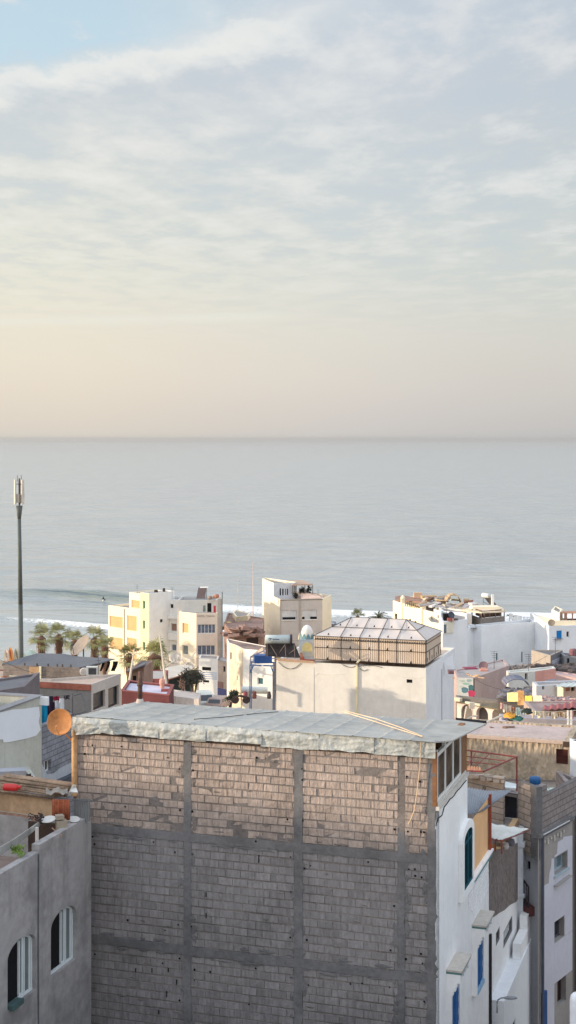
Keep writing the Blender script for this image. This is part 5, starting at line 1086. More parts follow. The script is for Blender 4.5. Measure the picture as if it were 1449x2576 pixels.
# ---- solar water heater in front of the white house
sh = T('solar_water_heater', 'pale cylinder water heater with a blue ring mark above a dark collector', 'solar heater', P(705, 1655, 139)); ta, tb = P(667, 1608, 138), P(730, 1608, 138)
mb = MB(); L_ = (tb - ta).length; mb.lathe(ta, [(0, 0), (.38, .01), (.42, .06), (.42, L_), (.0, L_ + .01)], 26, axis=(tb - ta)); mb.build('tank', pl('heater_tank', 196, 206, 204, rough=.4, bump=.1, streak=.1), sh, True)
mb = MB(); mb.lathe(tb + Vector((.005, 0, 0)), [(.0, -.02), (.47, -.02), (.48, .02), (.47, .16), (.4, .2), (0, .2)], 26, axis=(1, 0, 0)); mb.build('end_cap', pl('cap_dark', 66, 62, 72, bump=0), sh, True)
mb = MB(); 
for k in range(14):
    a = k * 6.283 / 14; b_ = (k + 1) * 6.283 / 14; c = ta + Vector((.45, -.415, .06)); mb.tube(c + Vector((math.cos(a) * .10, 0, math.sin(a) * .10)), c + Vector((math.cos(b_) * .10, 0, math.sin(b_) * .10)), .028, .028, 5)
mb.box(ta + Vector((.58, -.42, .10)), (.04, .02, .05)); mb.box(ta + Vector((1.05, -.425, .06)), (.33, .012, .035)); mb.build('logo', pl('logo_navy', 44, 74, 120, bump=0), sh)
mb = MB(); mb.plate([P(668, 1619, 138.6), P(741, 1619, 138.6), P(756, 1656, 137.4), P(668, 1650, 137.4)], .06); mb.build('collector', mat('collector_back', (.035, .028, .028), var=.4, bump=.2), sh)
mb = MB(); 
for x0, y0, x1, y1_ in ((672, 1620, 672, 1652), (680, 1622, 697, 1650), (697, 1650, 717, 1622), (717, 1620, 719, 1652), (719, 1650, 742, 1634), (668, 1649, 760, 1655), (740, 1620, 742, 1656)): mb.tube(P(x0, y0, 137.9), P(x1, y1_, 137.2), .035)
mb.build('frame', pl('frame_brown', 116, 102, 96, bump=0), sh)
# ---- painted tower with egg dome
et = T('painted_tower', 'small painted tower topped by a white egg shaped dome with teal petals', 'tower', P(771, 1660, 141)); c = P(772.5, 1604, 141)
mb = MB(); mb.lathe(c + Vector((0, 0, -.1)), [(.60, 0), (.63, .25), (.60, .6), (.50, .95), (.34, 1.2), (.16, 1.33), (0, 1.37)], 24); mb.build('dome', pl('dome_white', 230, 224, 216, rough=.5, bump=0), et, True)
mb = MB()
for k in range(9):
    a = k * 6.283 / 9; r_ = .66; q = lambda da, z_: c + Vector((math.cos(a + da) * r_, math.sin(a + da) * r_, z_)); mb.plate([q(-.3, -.1), q(.3, -.1), q(.26, .2), q(0, .46), q(-.26, .2)], .03)
mb.build('petal', mat('petal_teal', s2l((118, 156, 166)), bump=0), et)
mb = MB(); mb.box((c.x, c.y, c.z - .1 - 1.6), (.80, .8, 1.6)); mb.build('body', pl('tower_body', 188, 198, 206, var=.12, bump=.1), et)
tf = Fr((c.x - .8, c.y - .8), (c.x + .8, c.y - .8)); zz = c.z - .1
mb = MB(); pr = [(.3, zz - 1.15), (1.3, zz - 1.15)] + [(.8 + .5 * math.cos(math.pi * k / 10), zz - .75 + .5 * math.sin(math.pi * k / 10)) for k in range(11)]; mb.plate([tf.p(t_, z_, .03) for t_, z_ in pr], .025); mb.build('yellow_arch', pl('arch_yellow', 222, 208, 150), et)
mb = MB(); mb.plate([tf.p(*q, .025) for q in [(.1, zz - 1.3), (.3, zz - 1.22), (.55, zz - 1.9), (1.5, zz - 1.95), (1.5, zz - 2.3), (.1, zz - 2.3)]], .02); mb.build('rust_patch', pl('rust_patch', 186, 104, 78), et)
mb = MB(); 
for k in range(3): mb.fbox(tf, .0, 1.6, zz - 1.25 - k * .18, zz - 1.2 - k * .18, .032, .06)
for s_ in (0, 1): mb.lathe((c.x - .78 + 1.56 * s_, c.y - .8, zz), [(.1, 0), (.12, .2), (.05, .5), (0, .75)], 8)
mb.build('trim', pl('trim_cream', 214, 208, 186), et)
# ---- white house at the shore
wc = Vector(xy(704.3, 200)); wl_ = Vector(along(wc, (-math.sin(rad(14.4)), math.cos(rad(14.4))), 659.5)); wr_ = Vector(along(wc, (math.cos(rad(8)), math.sin(rad(8))), 811))
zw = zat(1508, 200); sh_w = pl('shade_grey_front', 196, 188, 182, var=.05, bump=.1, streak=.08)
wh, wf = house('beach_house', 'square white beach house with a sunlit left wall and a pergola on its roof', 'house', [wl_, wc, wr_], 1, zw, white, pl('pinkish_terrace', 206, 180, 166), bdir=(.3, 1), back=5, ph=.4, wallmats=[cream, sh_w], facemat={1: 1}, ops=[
    (0, R(z3, 538, 412, 556, 436), 'hole', {}), (0, R(z3, 535, 615, 565, 657), 'hole', {}),
    (1, (709, 746, 1535, 1560), 'shut', dict(mp=pl('shutter_pale', 214, 214, 214))), (1, (760, 797, 1534, 1560), 'shut', dict(mp=MC['shutter_pale']))])
f = wf[1]; mb = MB(); mb.fbox(f, 0, f.L + .03, zw - .13, zw - .02, .003, .06); mb.build('cornice', pl('cornice_dark', 120, 112, 104), wh)
mb = MB(); mb.fbox(f, f.hit(752.5, 1540)[0], f.hit(757.5, 1540)[0], 5, zw - .14, .003, .10); mb.fbox(f, .003, .18, 5, zw - .14, .003, .05); mb.build('pilaster', pl('pilaster_tan', 176, 166, 154), wh)
for xa, xb in ((711, 743), (760, 766), (781, 797)):
    mb = MB(); mb.fbox(f, f.hit(xa, 1555)[0], f.hit(xb, 1555)[0], zat(1558.6, 200), zat(1553, 200), -.1, .02); mb.build('window_slot', black, wh)
mb = MB(); mb.fbox(f, f.hit(708, 1555)[0], f.hit(746, 1555)[0], zat(1561.5, 200), zat(1559.2, 200), .003, .1); mb.fbox(f, f.hit(759, 1555)[0], f.hit(798, 1555)[0], zat(1561.5, 200), zat(1559.2, 200), .003, .1); mb.build('window_sill', white, wh)
# high left wall with the roof room
uL = (Vector(wc) - wl_).normalized(); st = Vector(along(wc, (-math.sin(rad(14.4)), math.cos(rad(14.4))), 688)); zh = zat(1462, 204)
house('', '', '', [wl_ + Vector((.02, 0)), st + Vector((.02, 0)), st + Vector((2.9, .4))], 8, zat(1470.5, 202), cream, roofg, root=wh, bdir=(wl_ - st).normalized() if False else (.3, .95), back=1.5, ph=.3, part='roof_room', wallmats=[cream, pl('roof_room_shade', 196, 200, 206)], facemat={1: 1, 2: 1}, ops=[(1, (703.5, 707, 1480, 1498), 'hole', {}), (1, (710, 713.5, 1481, 1498), 'hole', {}), (1, (717, 719, 1481, 1497), 'hole', {}), (1, (721.5, 724.5, 1481, 1497), 'hole', {})])  # front wall painted blue grey for its shade, beside the sunlit cream
pg = T('pergola', 'brown tiled pergola on thin posts on the roof of the square white beach house', 'pergola', P(760, 1505, 204))
mb = MB(); mb.plate([P(737, 1471, 203), P(787, 1469.5, 203), P(762, 1459, 210), P(708, 1460, 210)], .15); mb.build('roof', pl('brown_tiles', 186, 158, 138, var=.1, bump=.6), pg)
mb = MB(); 
for x in (736, 767, 786.5): mb.tube(P(x, 1498, 203.2), P(x, 1471, 203.2), .06)
mb.tube(P(736, 1472, 203.1), P(787, 1470.5, 203.1), .09); mb.build('post', MC['grey_conduit'], pg)
fig = mat('dark_plant', (.02, .028, .022), var=.4, bump=0)
for i, (x, y, s_) in enumerate([(756, 1485, .3), (764.5, 1485, .55), (775, 1484, .45), (745, 1497, .5)]):
    bush(P(x, y, 203.6), (s_ * .6, s_ * .5, s_ * 1.1), 160, fig, 'potted_plant', ['small dark potted plant at the left under the brown pergola', 'large dark potted plant in the middle under the brown pergola', 'tall dark potted plant near the right post of the brown pergola', 'dark potted plant in front of the roof room with slit windows'][i], 'plant', sz=.14)
mb = MB(); mb.plate([P(757, 1507, 201.5), P(811, 1503, 201.5), P(786, 1490, 204), P(757, 1486, 204)], .06); solo(mb, 'terrace_awning', pl('terrace_pink', 208, 180, 164), 'low pinkish brown awning on the roof of the square white beach house', 'awning')
mb = MB()
for a, b_ in (((811, 1497), (788, 1491)), ((811, 1504), (811, 1497))): mb.tube(P(*a, 202), P(*b_, 206), .035)
solo(mb, 'rail', MC['frame_white'], 'thin pale rail at the right corner of the beach house roof', 'rail')
# promenade beyond, right of the beach house
house('beach_hut', 'low grey beach hut between the white beach house and the tent roof', 'hut', [Vector(xy(811, 212)), Vector(xy(846, 212))], 3, zat(1570, 212), pl('hut_blue_grey', 128, 130, 138), pl('hut_roof_pale', 190, 188, 190), bdir=(0, 1), back=3, ph=.1)
for i, (x, y) in enumerate(((812, 1563), (826, 1565))):
    mb = MB(); mb.plate([P(x, y + 4, 218), P(x + 22, y + 4, 218), P(x + 18, y - 1, 221), P(x + 5, y - 1, 221)], .1); solo(mb, 'beach_umbrella', pl('umbrella_%d' % i, 196 - 40 * i, 196 - 40 * i, 200 - 20 * i), ['pale sunshade right of the beach house', 'grey sunshade near the tent roof edge'][i], 'sunshade')
# huts and tents at the far left beach
for i, (x0, x1, yt, yb, c, lb) in enumerate([(8, 20, 1632, 1662, (222, 206, 190), 'pale beach tent at the far left'), (19, 30, 1628, 1664, (232, 160, 96), 'orange beach tent at the far left'), (33, 46, 1630, 1664, (186, 184, 168), 'grey green beach tent left of the tall mast'), (58, 92, 1632, 1665, (196, 210, 200), 'pale green beach tent right of the tall mast')]):
    mb = MB(); d = 205 + i; a, b_ = P(x0, yb, d), P(x1, yb, d); tp_ = P((x0 + x1) / 2, yt, d + 1); mb.plate([a, b_, Vector((b_.x - .1, d, tp_.z - .3)), tp_, Vector((a.x + .1, d, tp_.z - .5))], .8); solo(mb, 'beach_tent', pl('tent_%d' % i, *c), lb, 'tent')
# surfer
sf_ = PZ(260, 1508, .25); mb = MB(); mb.lathe(sf_ + Vector((0, 0, -.2)), [(.2, 0), (.22, .3), (.16, .55), (.07, .62), (.11, .72), (.11, .86), (0, .92)], 10)
for s_ in (-1, 1): mb.path([sf_ + Vector((s_ * .2, 0, .25)), sf_ + Vector((s_ * .3, -.1, .05)), sf_ + Vector((s_ * .2, -.3, -.05))], .05)
sr = T('person', 'surfer in a dark wetsuit sitting on a board in the water below the swell', 'person', sf_ - Vector((0, 0, .25))); mb.build('body', mat('wetsuit', (.02, .022, .028), bump=0), sr, True)
mb = MB(); mb.lathe(sf_ + Vector((0, -1, -.18)), [(0, 0), (.14, .3), (.24, 1), (.22, 1.5), (0, 2.0)], 10, axis=(0, 1, 0)); mb.build('surfboard', white, sr, True)

lane = house('lane_house', 'dark grey narrow house front with a navy blue lower part beside the hotel', 'house', [Vector(xy(548, 176)), Vector(xy(578, 174))], 3, zat(1664, 175), pl('dim_lane_grey', 112, 106, 106, var=.2, streak=.4), roofg, bdir=(0, 1), back=3, ph=.05, ops=[(0, (562, 567, 1676, 1690), 'hole', {})])
mb = MB(); mb.fbox(lane[1][0], .02, lane[1][0].L - .02, 3, zat(1733, 175), .003, .06); mb.build('navy_base', mat('navy_paint', s2l((36, 44, 88)), var=.2, bump=0), lane[0])
mb = MB(); mb.fbox(lane[1][0], .02, lane[1][0].L * .45, zat(1732, 175), zat(1717, 175), .003, .05); mb.build('maroon_board', pl('maroon_board', 84, 62, 66), lane[0])
house('narrow_house', 'low white painted house with faint blue stripes at the foot of the hotel', 'house', [Vector(xy(500, 188)), Vector(xy(548, 187))], 1, zat(1657, 187.5), white, roofg, bdir=(0, 1), back=3, ph=.05, ops=[(0, (508, 531, 1678, 1687), 'hole', {}), (0, (511, 526, 1711, 1717), 'hole', {})])
ffo = Fr(xy(500, 188), xy(548, 187))
for k in range(4): mb = MB(); mb.fbox(ffo, .15, ffo.L - .1, zat(1693 + k * 5, 187.5), zat(1691 + k * 5, 187.5), .003, .02); mb.build('blue_stripe', pl('faded_blue', 160, 176, 200), [o for o in bpy.data.objects if o.name == 'narrow_house'][0])
# ================================================================ large white house with the tent roof
EU = __import__('mathutils').Euler
tw = mat('patchy_whitewash', s2l((228, 224, 216)), var=.07, streak=.28, dirt=.25, dcol=s2l((186, 180, 170)), bump=.5, bsc=3, nsc=.6)
bluew = mat('cool_whitewash', s2l((228, 230, 233)), var=.05, streak=.12, dcol=(.48, .5, .52), bump=.2)
tc_ = Vector(xy(1071.5, 136)); tl = Vector(along(tc_, (-EX.x, -EX.y), 695)); tr = Vector(along(tc_, (EY.x, EY.y), 1144))
ztw = zat(1681, 136)
tr_, tfr = house('tent_house', 'large patchy white house carrying a caidal tent roof in the centre', 'house', [tl, tc_, tr, tr - Vector((EX.x, EX.y)) * 16.2], 6, ztw, tw, pl('terrace_tile', 196, 178, 164), ph=.25, wallmats=[tw, bluew], facemat={1: 1}, part='wall', ops=[
    (0, (1022.6, 1037.2, 1709.2, 1718), 'hole', {})])
f = tfr[0]
mb = MB(); q = [f.hit(*p) for p in [(696, 1655), (790, 1663), (793, 1668), (700, 1662)]]; mb.plate([f.p(t_, z_, .10) for t_, z_ in q][::-1], .1)
mb.build('cornice', pl('cornice_rust', 196, 164, 140, streak=.3), tr_)
mb = MB(); t_ = f.hit(898, 1700)[0]; mb.fbox(f, t_ - .09, t_ + .09, 6, zat(1672, 138), .003, .16); mb.tube(f.p(t_, zat(1668, 138), .08), f.p(t_ + .35, zat(1660, 138), .08), .1, .1, 8); mb.build('drain_pipe', pl('pipe_cream', 232, 220, 184, bump=0), tr_)
mb = MB()
for xa, xb in ((786, 790), (1068, 1072)): mb.fbox(f, f.hit(xa, 1700)[0], f.hit(xb, 1700)[0], 6, ztw - .5, .002, .03)
for pts_ in ([(799, 1693), (812, 1696), (850, 1697), (870, 1695)], [(800, 1694), (786, 1706)], [(1010, 1702), (1040, 1705), (1068, 1704)]): mb.path([f.p(*f.hit(*p), .01) for p in pts_], .022, 5)
mb.build('plaster_ridge', tw, tr_)
mb = MB()
for x0, x1, yc, sag in ((701, 757, 1665, 16), (857, 905, 1667, 10), (900, 962, 1676, -4), (905, 925, 1680, 6)):
    mb.path([f.p(*f.hit(x0 + (x1 - x0) * k / 10, yc + sag * 4 * (k / 10) * (1 - k / 10) + (k / 10) * 3), .06) for k in range(11)], .025, 5)
mb.build('loose_cable', MC['black_cable'], tr_)
f2 = tfr[1]; mb = MB(); t_ = f2.hit(1111, 1700)[0]; mb.fbox(f2, t_ - .03, t_ + .05, 6, zat(1683, 143), .003, .04); mb.build('wall_seam', pl('seam_grey', 128, 128, 134), tr_); mb = MB(); mb.fbox(f2, f2.L - .3, f2.L, 6, zat(1700, 145), .003, .06); mb.build('wall_seam', pl('seam_grey', 128, 128, 134), tr_)
# the tent
tent = T('caidal_tent', 'beige panelled tent with black trim and a hipped roof on the large white house', 'tent', (*tc_, ztw))
canv = mat('tent_canvas', s2l((206, 188, 170)), var=.05, bump=.3, bsc=2); roofc = pl('tent_roof_canvas', 202, 192, 186, var=.05, bump=.25); blk = mat('black_trim', (.04, .032, .028), bump=0)
e0 = Vector(along(tc_, (-EX.x, -EX.y), 791)); ZT0 = zat(1672.5, 136); ZT1 = zat(1612, 136); ZR_ = zat(1560, 139.7)
TF = Fr(e0, tc_); TW = TF.L; TD = 7.0; ey = Vector((EY.x, EY.y, 0)); ex = TF.u
C3 = lambda t_, b_, z_, o=0.0: Vector((e0.x, e0.y, 0)) + ex * t_ + ey * (b_ - o) + Vector((0, 0, z_))
mb = MB()
def tentwall(a, b_, n):
    def fn(u, v): q = a + (b_ - a) * u; s_ = (b_ - a).normalized(); nn_ = Vector((s_.y, -s_.x, 0)); return q + Vector((0, 0, (ZT1 - ZT0) * v)) + nn_ * (.025 * math.sin(u * n * 6.28) * (1 - v * .3) + .03 * noise.noise(Vector((u * 9, v * 3, n))))
    mb.grid(fn, n * 6, 6)
tentwall(C3(0, 0, ZT0), C3(TW, 0, ZT0), 60); tentwall(C3(TW, 0, ZT0), C3(TW, TD, ZT0), 24); tentwall(C3(0, TD, ZT0), C3(0, 0, ZT0), 24); tentwall(C3(TW, TD, ZT0), C3(0, TD, ZT0), 20)
mb.build('side_panels', canv, tent, True)
rl = Fr(C3(0, TD / 2, 0), C3(TW, TD / 2, 0)); ta = rl.hit(884, 1557)[0]; tb = rl.hit(1022, 1560)[0]; A, B_, C_, D_ = C3(-.1, -.1, ZT1), C3(TW + .1, -.1, ZT1), C3(TW + .1, TD + .1, ZT1), C3(-.1, TD + .1, ZT1); E_, G_ = C3(ta, TD / 2, ZR_), C3(tb, TD / 2, ZR_)
mb = MB()
def rq(a, b_, c, d):
    def fn(u, v):
        q = (a * (1 - u) + b_ * u) * (1 - v) + (d * (1 - u) + c * u) * v; nb5 = abs(math.sin(u * math.pi * 5)); return q - Vector((0, 0, .10 * nb5 * math.sin(v * math.pi)))
    mb.grid(fn, 40, 8)
rq(A, B_, G_, E_); rq(B_, C_, G_, G_); rq(C_, D_, E_, G_); rq(D_, A, E_, E_)
mb.build('roof', roofc, tent, True)
mb = MB()
def trim(a, b_, r=.03): mb.tube(a, b_, r, r, 5)
for a, b_ in ((A, B_), (B_, C_), (A, E_), (B_, G_), (C_, G_), (E_, G_)): trim(a + Vector((0, 0, .02)), b_ + Vector((0, 0, .02)))
def lerp(a, b_, t_): return a * (1 - t_) + b_ * t_
bays = [0] + [TF.hit(x, 1640)[0] / TW for x in (858, 905, 952, 997)] + [1]
for k, t_ in enumerate(bays[1:-1]): 
    trim(lerp(A, B_, t_) + Vector((0, -.02, .03)), lerp(E_, G_, min(1, max(0, (k) / 3))) + Vector((0, 0, .03))); trim(C3(TW * t_, -.04, ZT0), C3(TW * t_, -.04, ZT1))
for v_ in (.48,): trim(lerp(A, E_, v_) + Vector((0, 0, .03)), lerp(B_, G_, v_) + Vector((0, 0, .03))); trim(lerp(B_, G_, v_) + Vector((0, 0, .03)), lerp(C_, G_, v_) + Vector((0, 0, .03)))
for z_ in (ZT0 + .03, ZT0 + (ZT1 - ZT0) * .52, ZT0 + (ZT1 - ZT0) * .86):
    trim(C3(0, -.04, z_), C3(TW, -.04, z_), .032); trim(C3(TW + .04, 0, z_), C3(TW + .04, TD, z_), .032)
for k in range(46): mb.box(C3(TW * (k + .5) / 46, -.05, ZT0 + (ZT1 - ZT0) * .90), (.05, .02, .05), -A18)
trim(C3(TW + .02, -.02, ZT0), C3(TW + .02, -.02, ZT1), .05)
tip = []
for b0, b1 in zip(bays[:-1], bays[1:]):
    m_ = (b0 + b1) / 2
    for v_ in (.02, .52): base = C3(TW * m_, -.06, ZT0 + (ZT1 - ZT0) * v_); tip.append((base, .30))
for k, (b0, b1) in enumerate(zip(bays[:-1], bays[1:])):
    m_ = (b0 + b1) / 2
    for v_, w_ in ((.07, 1), (.55, .9)): base = lerp(lerp(A, B_, m_), lerp(E_, G_, min(1, max(0, (k - .3) / 3.4))), v_) + Vector((0, -.05, .04)); tip.append((base, .22))
for base, h_ in tip: mb.plate([base + Vector((-.11, 0, 0)), base + Vector((.11, 0, 0)), base + Vector((.05, .02, h_ * .5)), base + Vector((.09, .02, h_)), base + Vector((-.03, .02, h_ * .6))], .03)
for k in range(7): trim(C3(TW + .05, TD * (k + .5) / 7, ZT0 + .2), C3(TW + .05, TD * (k + .5) / 7, ZT0 + .6 + .5 * (k % 2)), .03)
mb.build('black_trim', blk, tent)
mb = MB(); mb.plate([P(1114, 1662, 143.8), P(1123, 1695, 143.5), P(1142, 1686, 143.5), P(1139, 1645, 144)], .1); solo(mb, 'leaning_panel', bluew, 'pale panel leaning at the right end of the tent roof house', 'panel')
# ================================================================ white houses behind on the right
g1a = Vector(xy(1113, 151)); g1b = Vector(xy(1175, 153)); z_g = zat(1561, 152)
gr_, gf_ = house('white_house', 'plain white house with a small cream lean-to and a dark dish, right of the tent', 'house', [Vector(xy(1105, 156)), g1a, g1b], 5, z_g, bluew, roofg, bdir=(.12, 1), back=5, ph=.3)
mb = MB(); mb.fbox(gf_[1], .05, 1.45, z_g - 1.25, z_g - .08, .003, .12); mb.build('cream_box', pl('pale_cream', 232, 226, 208), gr_)
mb = MB(); mb.fbox(gf_[1], .0 + .05, .42, z_g - 1.2, z_g - .3, .121, .16); mb.build('window', bluep, gr_)
dish('satellite_dish', P(1135, 1547, 151.5), .36, (.3, -.8, .5), mat('dark_dish', s2l((70, 76, 88)), bump=0), 'small dark dish on the plain white house right of the tent', mast=.8)
mb = MB(); mb.box(P(1128, 1552, 152.5), (.55, .4, .35)); solo(mb, 'dark_box', black, 'black box on the plain white house beside its dark dish', 'box')
for i, (x, c) in enumerate([(1130, (176, 96, 92)), (1139, (150, 120, 116)), (1146, (96, 90, 92))]):
    mb = MB(); mb.box(P(x, 1558, 151.6), (.2, .2, .14 - .02 * i), i); solo(mb, 'bucket', pl('bucket_%d' % i, *c), ['red tub on the edge of the plain white house', 'dusty rose tub beside the red tub', 'dark tub at the right of the two reddish tubs'][i], 'tub')
g2a = Vector(xy(1186, 158)); g2b = Vector(xy(1211, 157)); g2c = Vector(xy(1345, 160)); zg2 = zat(1571, 158)
lr_, lf_ = house('long_white_house', 'long white windowless house with two narrow slits and a roof kiosk', 'house', [Vector(xy(1173, 154)), g2a, g2b, g2c], 5, zg2, bluew, roofg, bdir=(.05, 1), back=3, ph=.35, ops=[
    (2, R(k4, 405, 270, 440, 475), 'win', dict(mp=mat('slit_teal', s2l((66, 96, 108)), rough=.3, bump=0), mf=bluew)), (2, (1247.5, 1252.5, 1642.5, 1670), 'win', dict(mp=MC['slit_teal'], mf=bluew))])
mb = MB(); sg = Fr(g2c, Vector(xy(1382, 164))); mb.fbox(sg, .02, sg.L, 5, zat(1598, 162), -.3, 0); mb.build('garden_wall', bluew, lr_)
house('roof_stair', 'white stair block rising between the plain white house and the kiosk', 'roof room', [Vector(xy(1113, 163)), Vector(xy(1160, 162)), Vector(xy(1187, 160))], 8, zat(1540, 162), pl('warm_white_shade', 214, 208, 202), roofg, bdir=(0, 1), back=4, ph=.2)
# kiosk
ks = T('roof_kiosk', 'open roof kiosk with dark screens and a pale flat roof on the long white house', 'kiosk', P(1215, 1572, 161)); kf = Fr(Vector(xy(1211, 160)), Vector(xy(1270, 162))); ksf = Fr(Vector(xy(1186, 163)), Vector(xy(1211, 160)))
kz0, kz1, kzm = zat(1572, 160), zat(1539, 160), zat(1556, 160)
mb = MB(); mb.fbox(kf, 0, kf.L, kz0 - .3, kzm, -.12, 0); mb.fbox(ksf, 0, ksf.L - .003, kz0 - .3, kzm, -.12, 0)
for t_ in (0, kf.L * .12, kf.L * .35, kf.L * .6, kf.L * .82, kf.L - .08): mb.fbox(kf, t_, t_ + .08, kzm, kz1, -.1, -.003)
mb.fbox(ksf, 0, .1, kzm, kz1, -.1, 0); mb.build('low_wall', pl('kiosk_grey', 140, 132, 126), ks)
mb = MB(); mb.fbox(kf, .1, kf.L - .1, kzm, kz1, -.5, -.45); mb.fbox(ksf, .12, ksf.L - .1, kzm, kz1, -.5, -.45); mb.build('screen', mat('kiosk_screen', s2l((104, 72, 52)), var=.6, rough=.4, bump=0, nsc=3), ks)
mb = MB(); a = [P(1160, 1534, 164), P(1211, 1540, 159.5), P(1273, 1537, 161.5), P(1262, 1527, 168), P(1195, 1526, 169)]; mb.plate(a, .14); mb.build('roof', pl('kiosk_roof', 226, 206, 178, var=.15), ks)
mb = MB(); mb.fbox(kf, .02, kf.L - .02, kzm - .02, kzm + .05, .003, .06); mb.build('rail', pl('kiosk_rail', 170, 160, 150), ks)
mb = MB(); mb.box(P(1219, 1530, 165), (1.6, .8, .25), .1); solo(mb, 'roof_box', cream, 'cream box under the solar heater on the kiosk roof', 'box')
solar_panel(P(1232, 1525, 168), 1.1, 1.5, 2.2, 45, 'solar heater with a round white tank above the roof kiosk')
mb = MB(); mb.box(P(1239, 1512, 166), (.15, .15, .75)); solo(mb, 'white_post', white, 'white post under the solar heater tank', 'post')
rr = random.Random(21)
mb = MB()
for k in range(4): mb.tube(P(1318 + k * 8.5, 1568, 163), P(1318 + k * 8.5, 1551 + k * .8, 163), .05)
for y_ in (1552, 1557, 1562): mb.tube(P(1316, y_, 163), P(1345, y_ + 2.6, 163), .05)
solo(mb, 'white_railing', bluew, 'white railing at the right end of the long white house roof', 'railing')
for i, (x, y) in enumerate(((1286, 1557), (1298, 1560), (1309, 1562))):
    mb = MB(); c = P(x, y + 8, 163.5); mb.box(c + Vector((0, 0, .42)), (.22, .22, .03)); mb.box(c + Vector((0, .22, .68)), (.22, .03, .26))
    for sx in (-.2, .2):
        for sy in (-.2, .2): mb.tube(c + Vector((sx, sy, 0)), c + Vector((sx, sy, .42)), .025)
    solo(mb, 'terrace_chair', white, ['leftmost white chair between the kiosk and the white railing', 'middle white chair between the kiosk and the white railing', 'white chair nearest the white railing'][i], 'chair', 'white chairs on the long white roof')
mb = MB(); mb.plate([P(1274, 1547, 165), P(1300, 1552, 164), P(1300, 1550.5, 166), P(1276, 1545.5, 167)], .06); mb.tube(P(1300, 1570, 164), P(1300, 1551, 164), .03); solo(mb, 'sunshade', black, 'thin black sunshade over the white roof chairs', 'sunshade')
# cream house with finials
f0 = Vector(xy(988.6, 194)); f1 = Vector(xy(1057, 185)); f2_ = Vector(xy(1072, 183)); f3 = Vector(xy(1091, 181)); zf_ = zat(1530.8, 185)
ch, cf = house('cream_house', 'sunlit cream house with two round topped pillars behind the tent', 'house', [f0, f1, f2_, f3], 4, zf_, cream, pl('clutter_roof', 180, 164, 152, var=.15, dirt=.3), bdir=(.55, 1), back=9, ph=.6, ops=[
    (0, R(k1, 175, 425, 222, 520), 'hole', dict(mp=MC['dark_brown_room'])), (0, R(k1, 440, 520, 470, 560), 'hole', {}), (0, R(k1, 535, 560, 570, 600), 'hole', {})])
for (xa, xb, yt, d) in ((1008, 1018.3, 1497, 191), (1057, 1071, 1514, 184.3)):
    mb = MB(); c = P((xa + xb) / 2, yt, d); r_ = (xb - xa) / 2 * d / F; zt3 = c.z; mb.box((c.x, c.y - .1, (zt3 - r_ * 1.6 + 4) / 2), (r_ * .85, r_ * .85, (zt3 - r_ * 1.6 - 4) / 2), .2); mb.lathe((c.x, c.y - .1, zt3 - r_ * 2.0), [(r_ * .9, 0), (r_ * 1.12, r_ * .2), (r_ * 1.12, r_ * .8), (r_ * .9, r_ * 1.3), (r_ * .5, r_ * 1.75), (0, r_ * 2.0)], 12); mb.build('pillar', cream, ch, False)
mb = MB(); mb.fbox(cf[0], .1, cf[0].L - .1, zf_ - .62, zf_ - .54, .003, .05); mb.build('cornice', cream, ch)
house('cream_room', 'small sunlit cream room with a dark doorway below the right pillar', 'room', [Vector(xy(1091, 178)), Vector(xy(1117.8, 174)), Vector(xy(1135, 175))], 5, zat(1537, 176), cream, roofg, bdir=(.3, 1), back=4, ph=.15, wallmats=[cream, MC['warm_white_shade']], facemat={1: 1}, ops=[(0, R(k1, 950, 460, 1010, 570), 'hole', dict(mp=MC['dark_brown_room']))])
house('cream_terrace', 'low sunlit cream terrace wall just behind the tent hip', 'terrace wall', [Vector(xy(1073, 170)), Vector(xy(1080, 167)), Vector(xy(1110, 165))], 5, zat(1564, 167), cream, roofg, bdir=(.3, 1), back=3, ph=.3)
mb = MB(); mb.plate([P(994, 1510, 194), P(1060, 1513, 189), P(1073, 1520, 186), P(1058, 1505, 193), P(1015, 1498, 198), P(994, 1500, 198)], .2); solo(mb, 'tiled_awning', pl('brown_awning', 150, 118, 104, var=.2, bump=.5), 'brown tiled awning between the two round topped pillars', 'awning')
mb = MB()
for k in range(8): x = 1020 + k * 4.6; mb.tube(P(x, 1526 + k * .6, 188.5 - k * .4), P(x, 1511 + k * .9, 188.5 - k * .4), .07, .07, 5)
solo(mb, 'terrace_screen', pl('olive_screen', 150, 136, 104), 'olive brown posts under the brown tiled awning', 'screen')
mb = MB(); mb.box(P(1051, 1497, 194), (.55, .4, .35)); solo(mb, 'small_tank', pl('peach_tank', 214, 178, 146), 'small peach coloured tank above the brown tiled awning', 'tank')
mb = MB(); mb.plate([P(1060, 1510, 186), P(1100, 1520, 184), P(1127, 1518, 186), P(1098, 1501, 194), P(1075, 1494, 197), P(1062, 1497, 196)], .15); solo(mb, 'grey_roof', pl('pale_grey_sheet', 168, 162, 164, var=.12, bump=.4), 'pale grey sheet roof right of the cream pillars', 'roof')
mb = MB(); mb.plate([P(1095, 1527, 180), P(1170, 1528, 176), P(1185, 1521, 182), P(1130, 1519, 186), P(1100, 1522, 184)], .12); solo(mb, 'grey_roof', pl('lilac_roof', 186, 178, 184, var=.12, bump=.4), 'lilac grey roof edge left of the roof kiosk', 'roof')
mb = MB(); mb.plate([P(1115, 1536, 175), P(1150, 1537, 174), P(1147, 1534, 177), P(1118, 1534, 177)], .15); solo(mb, 'black_roof_edge', black, 'black slot under the lilac grey roof edge', 'roof edge')
lbl = ['driftwood coloured plank', 'bleached board', 'tan board', 'rusty pipe', 'pale slab', 'grey slab', 'brown crate', 'white crate', 'pale tub', 'straw bundle']
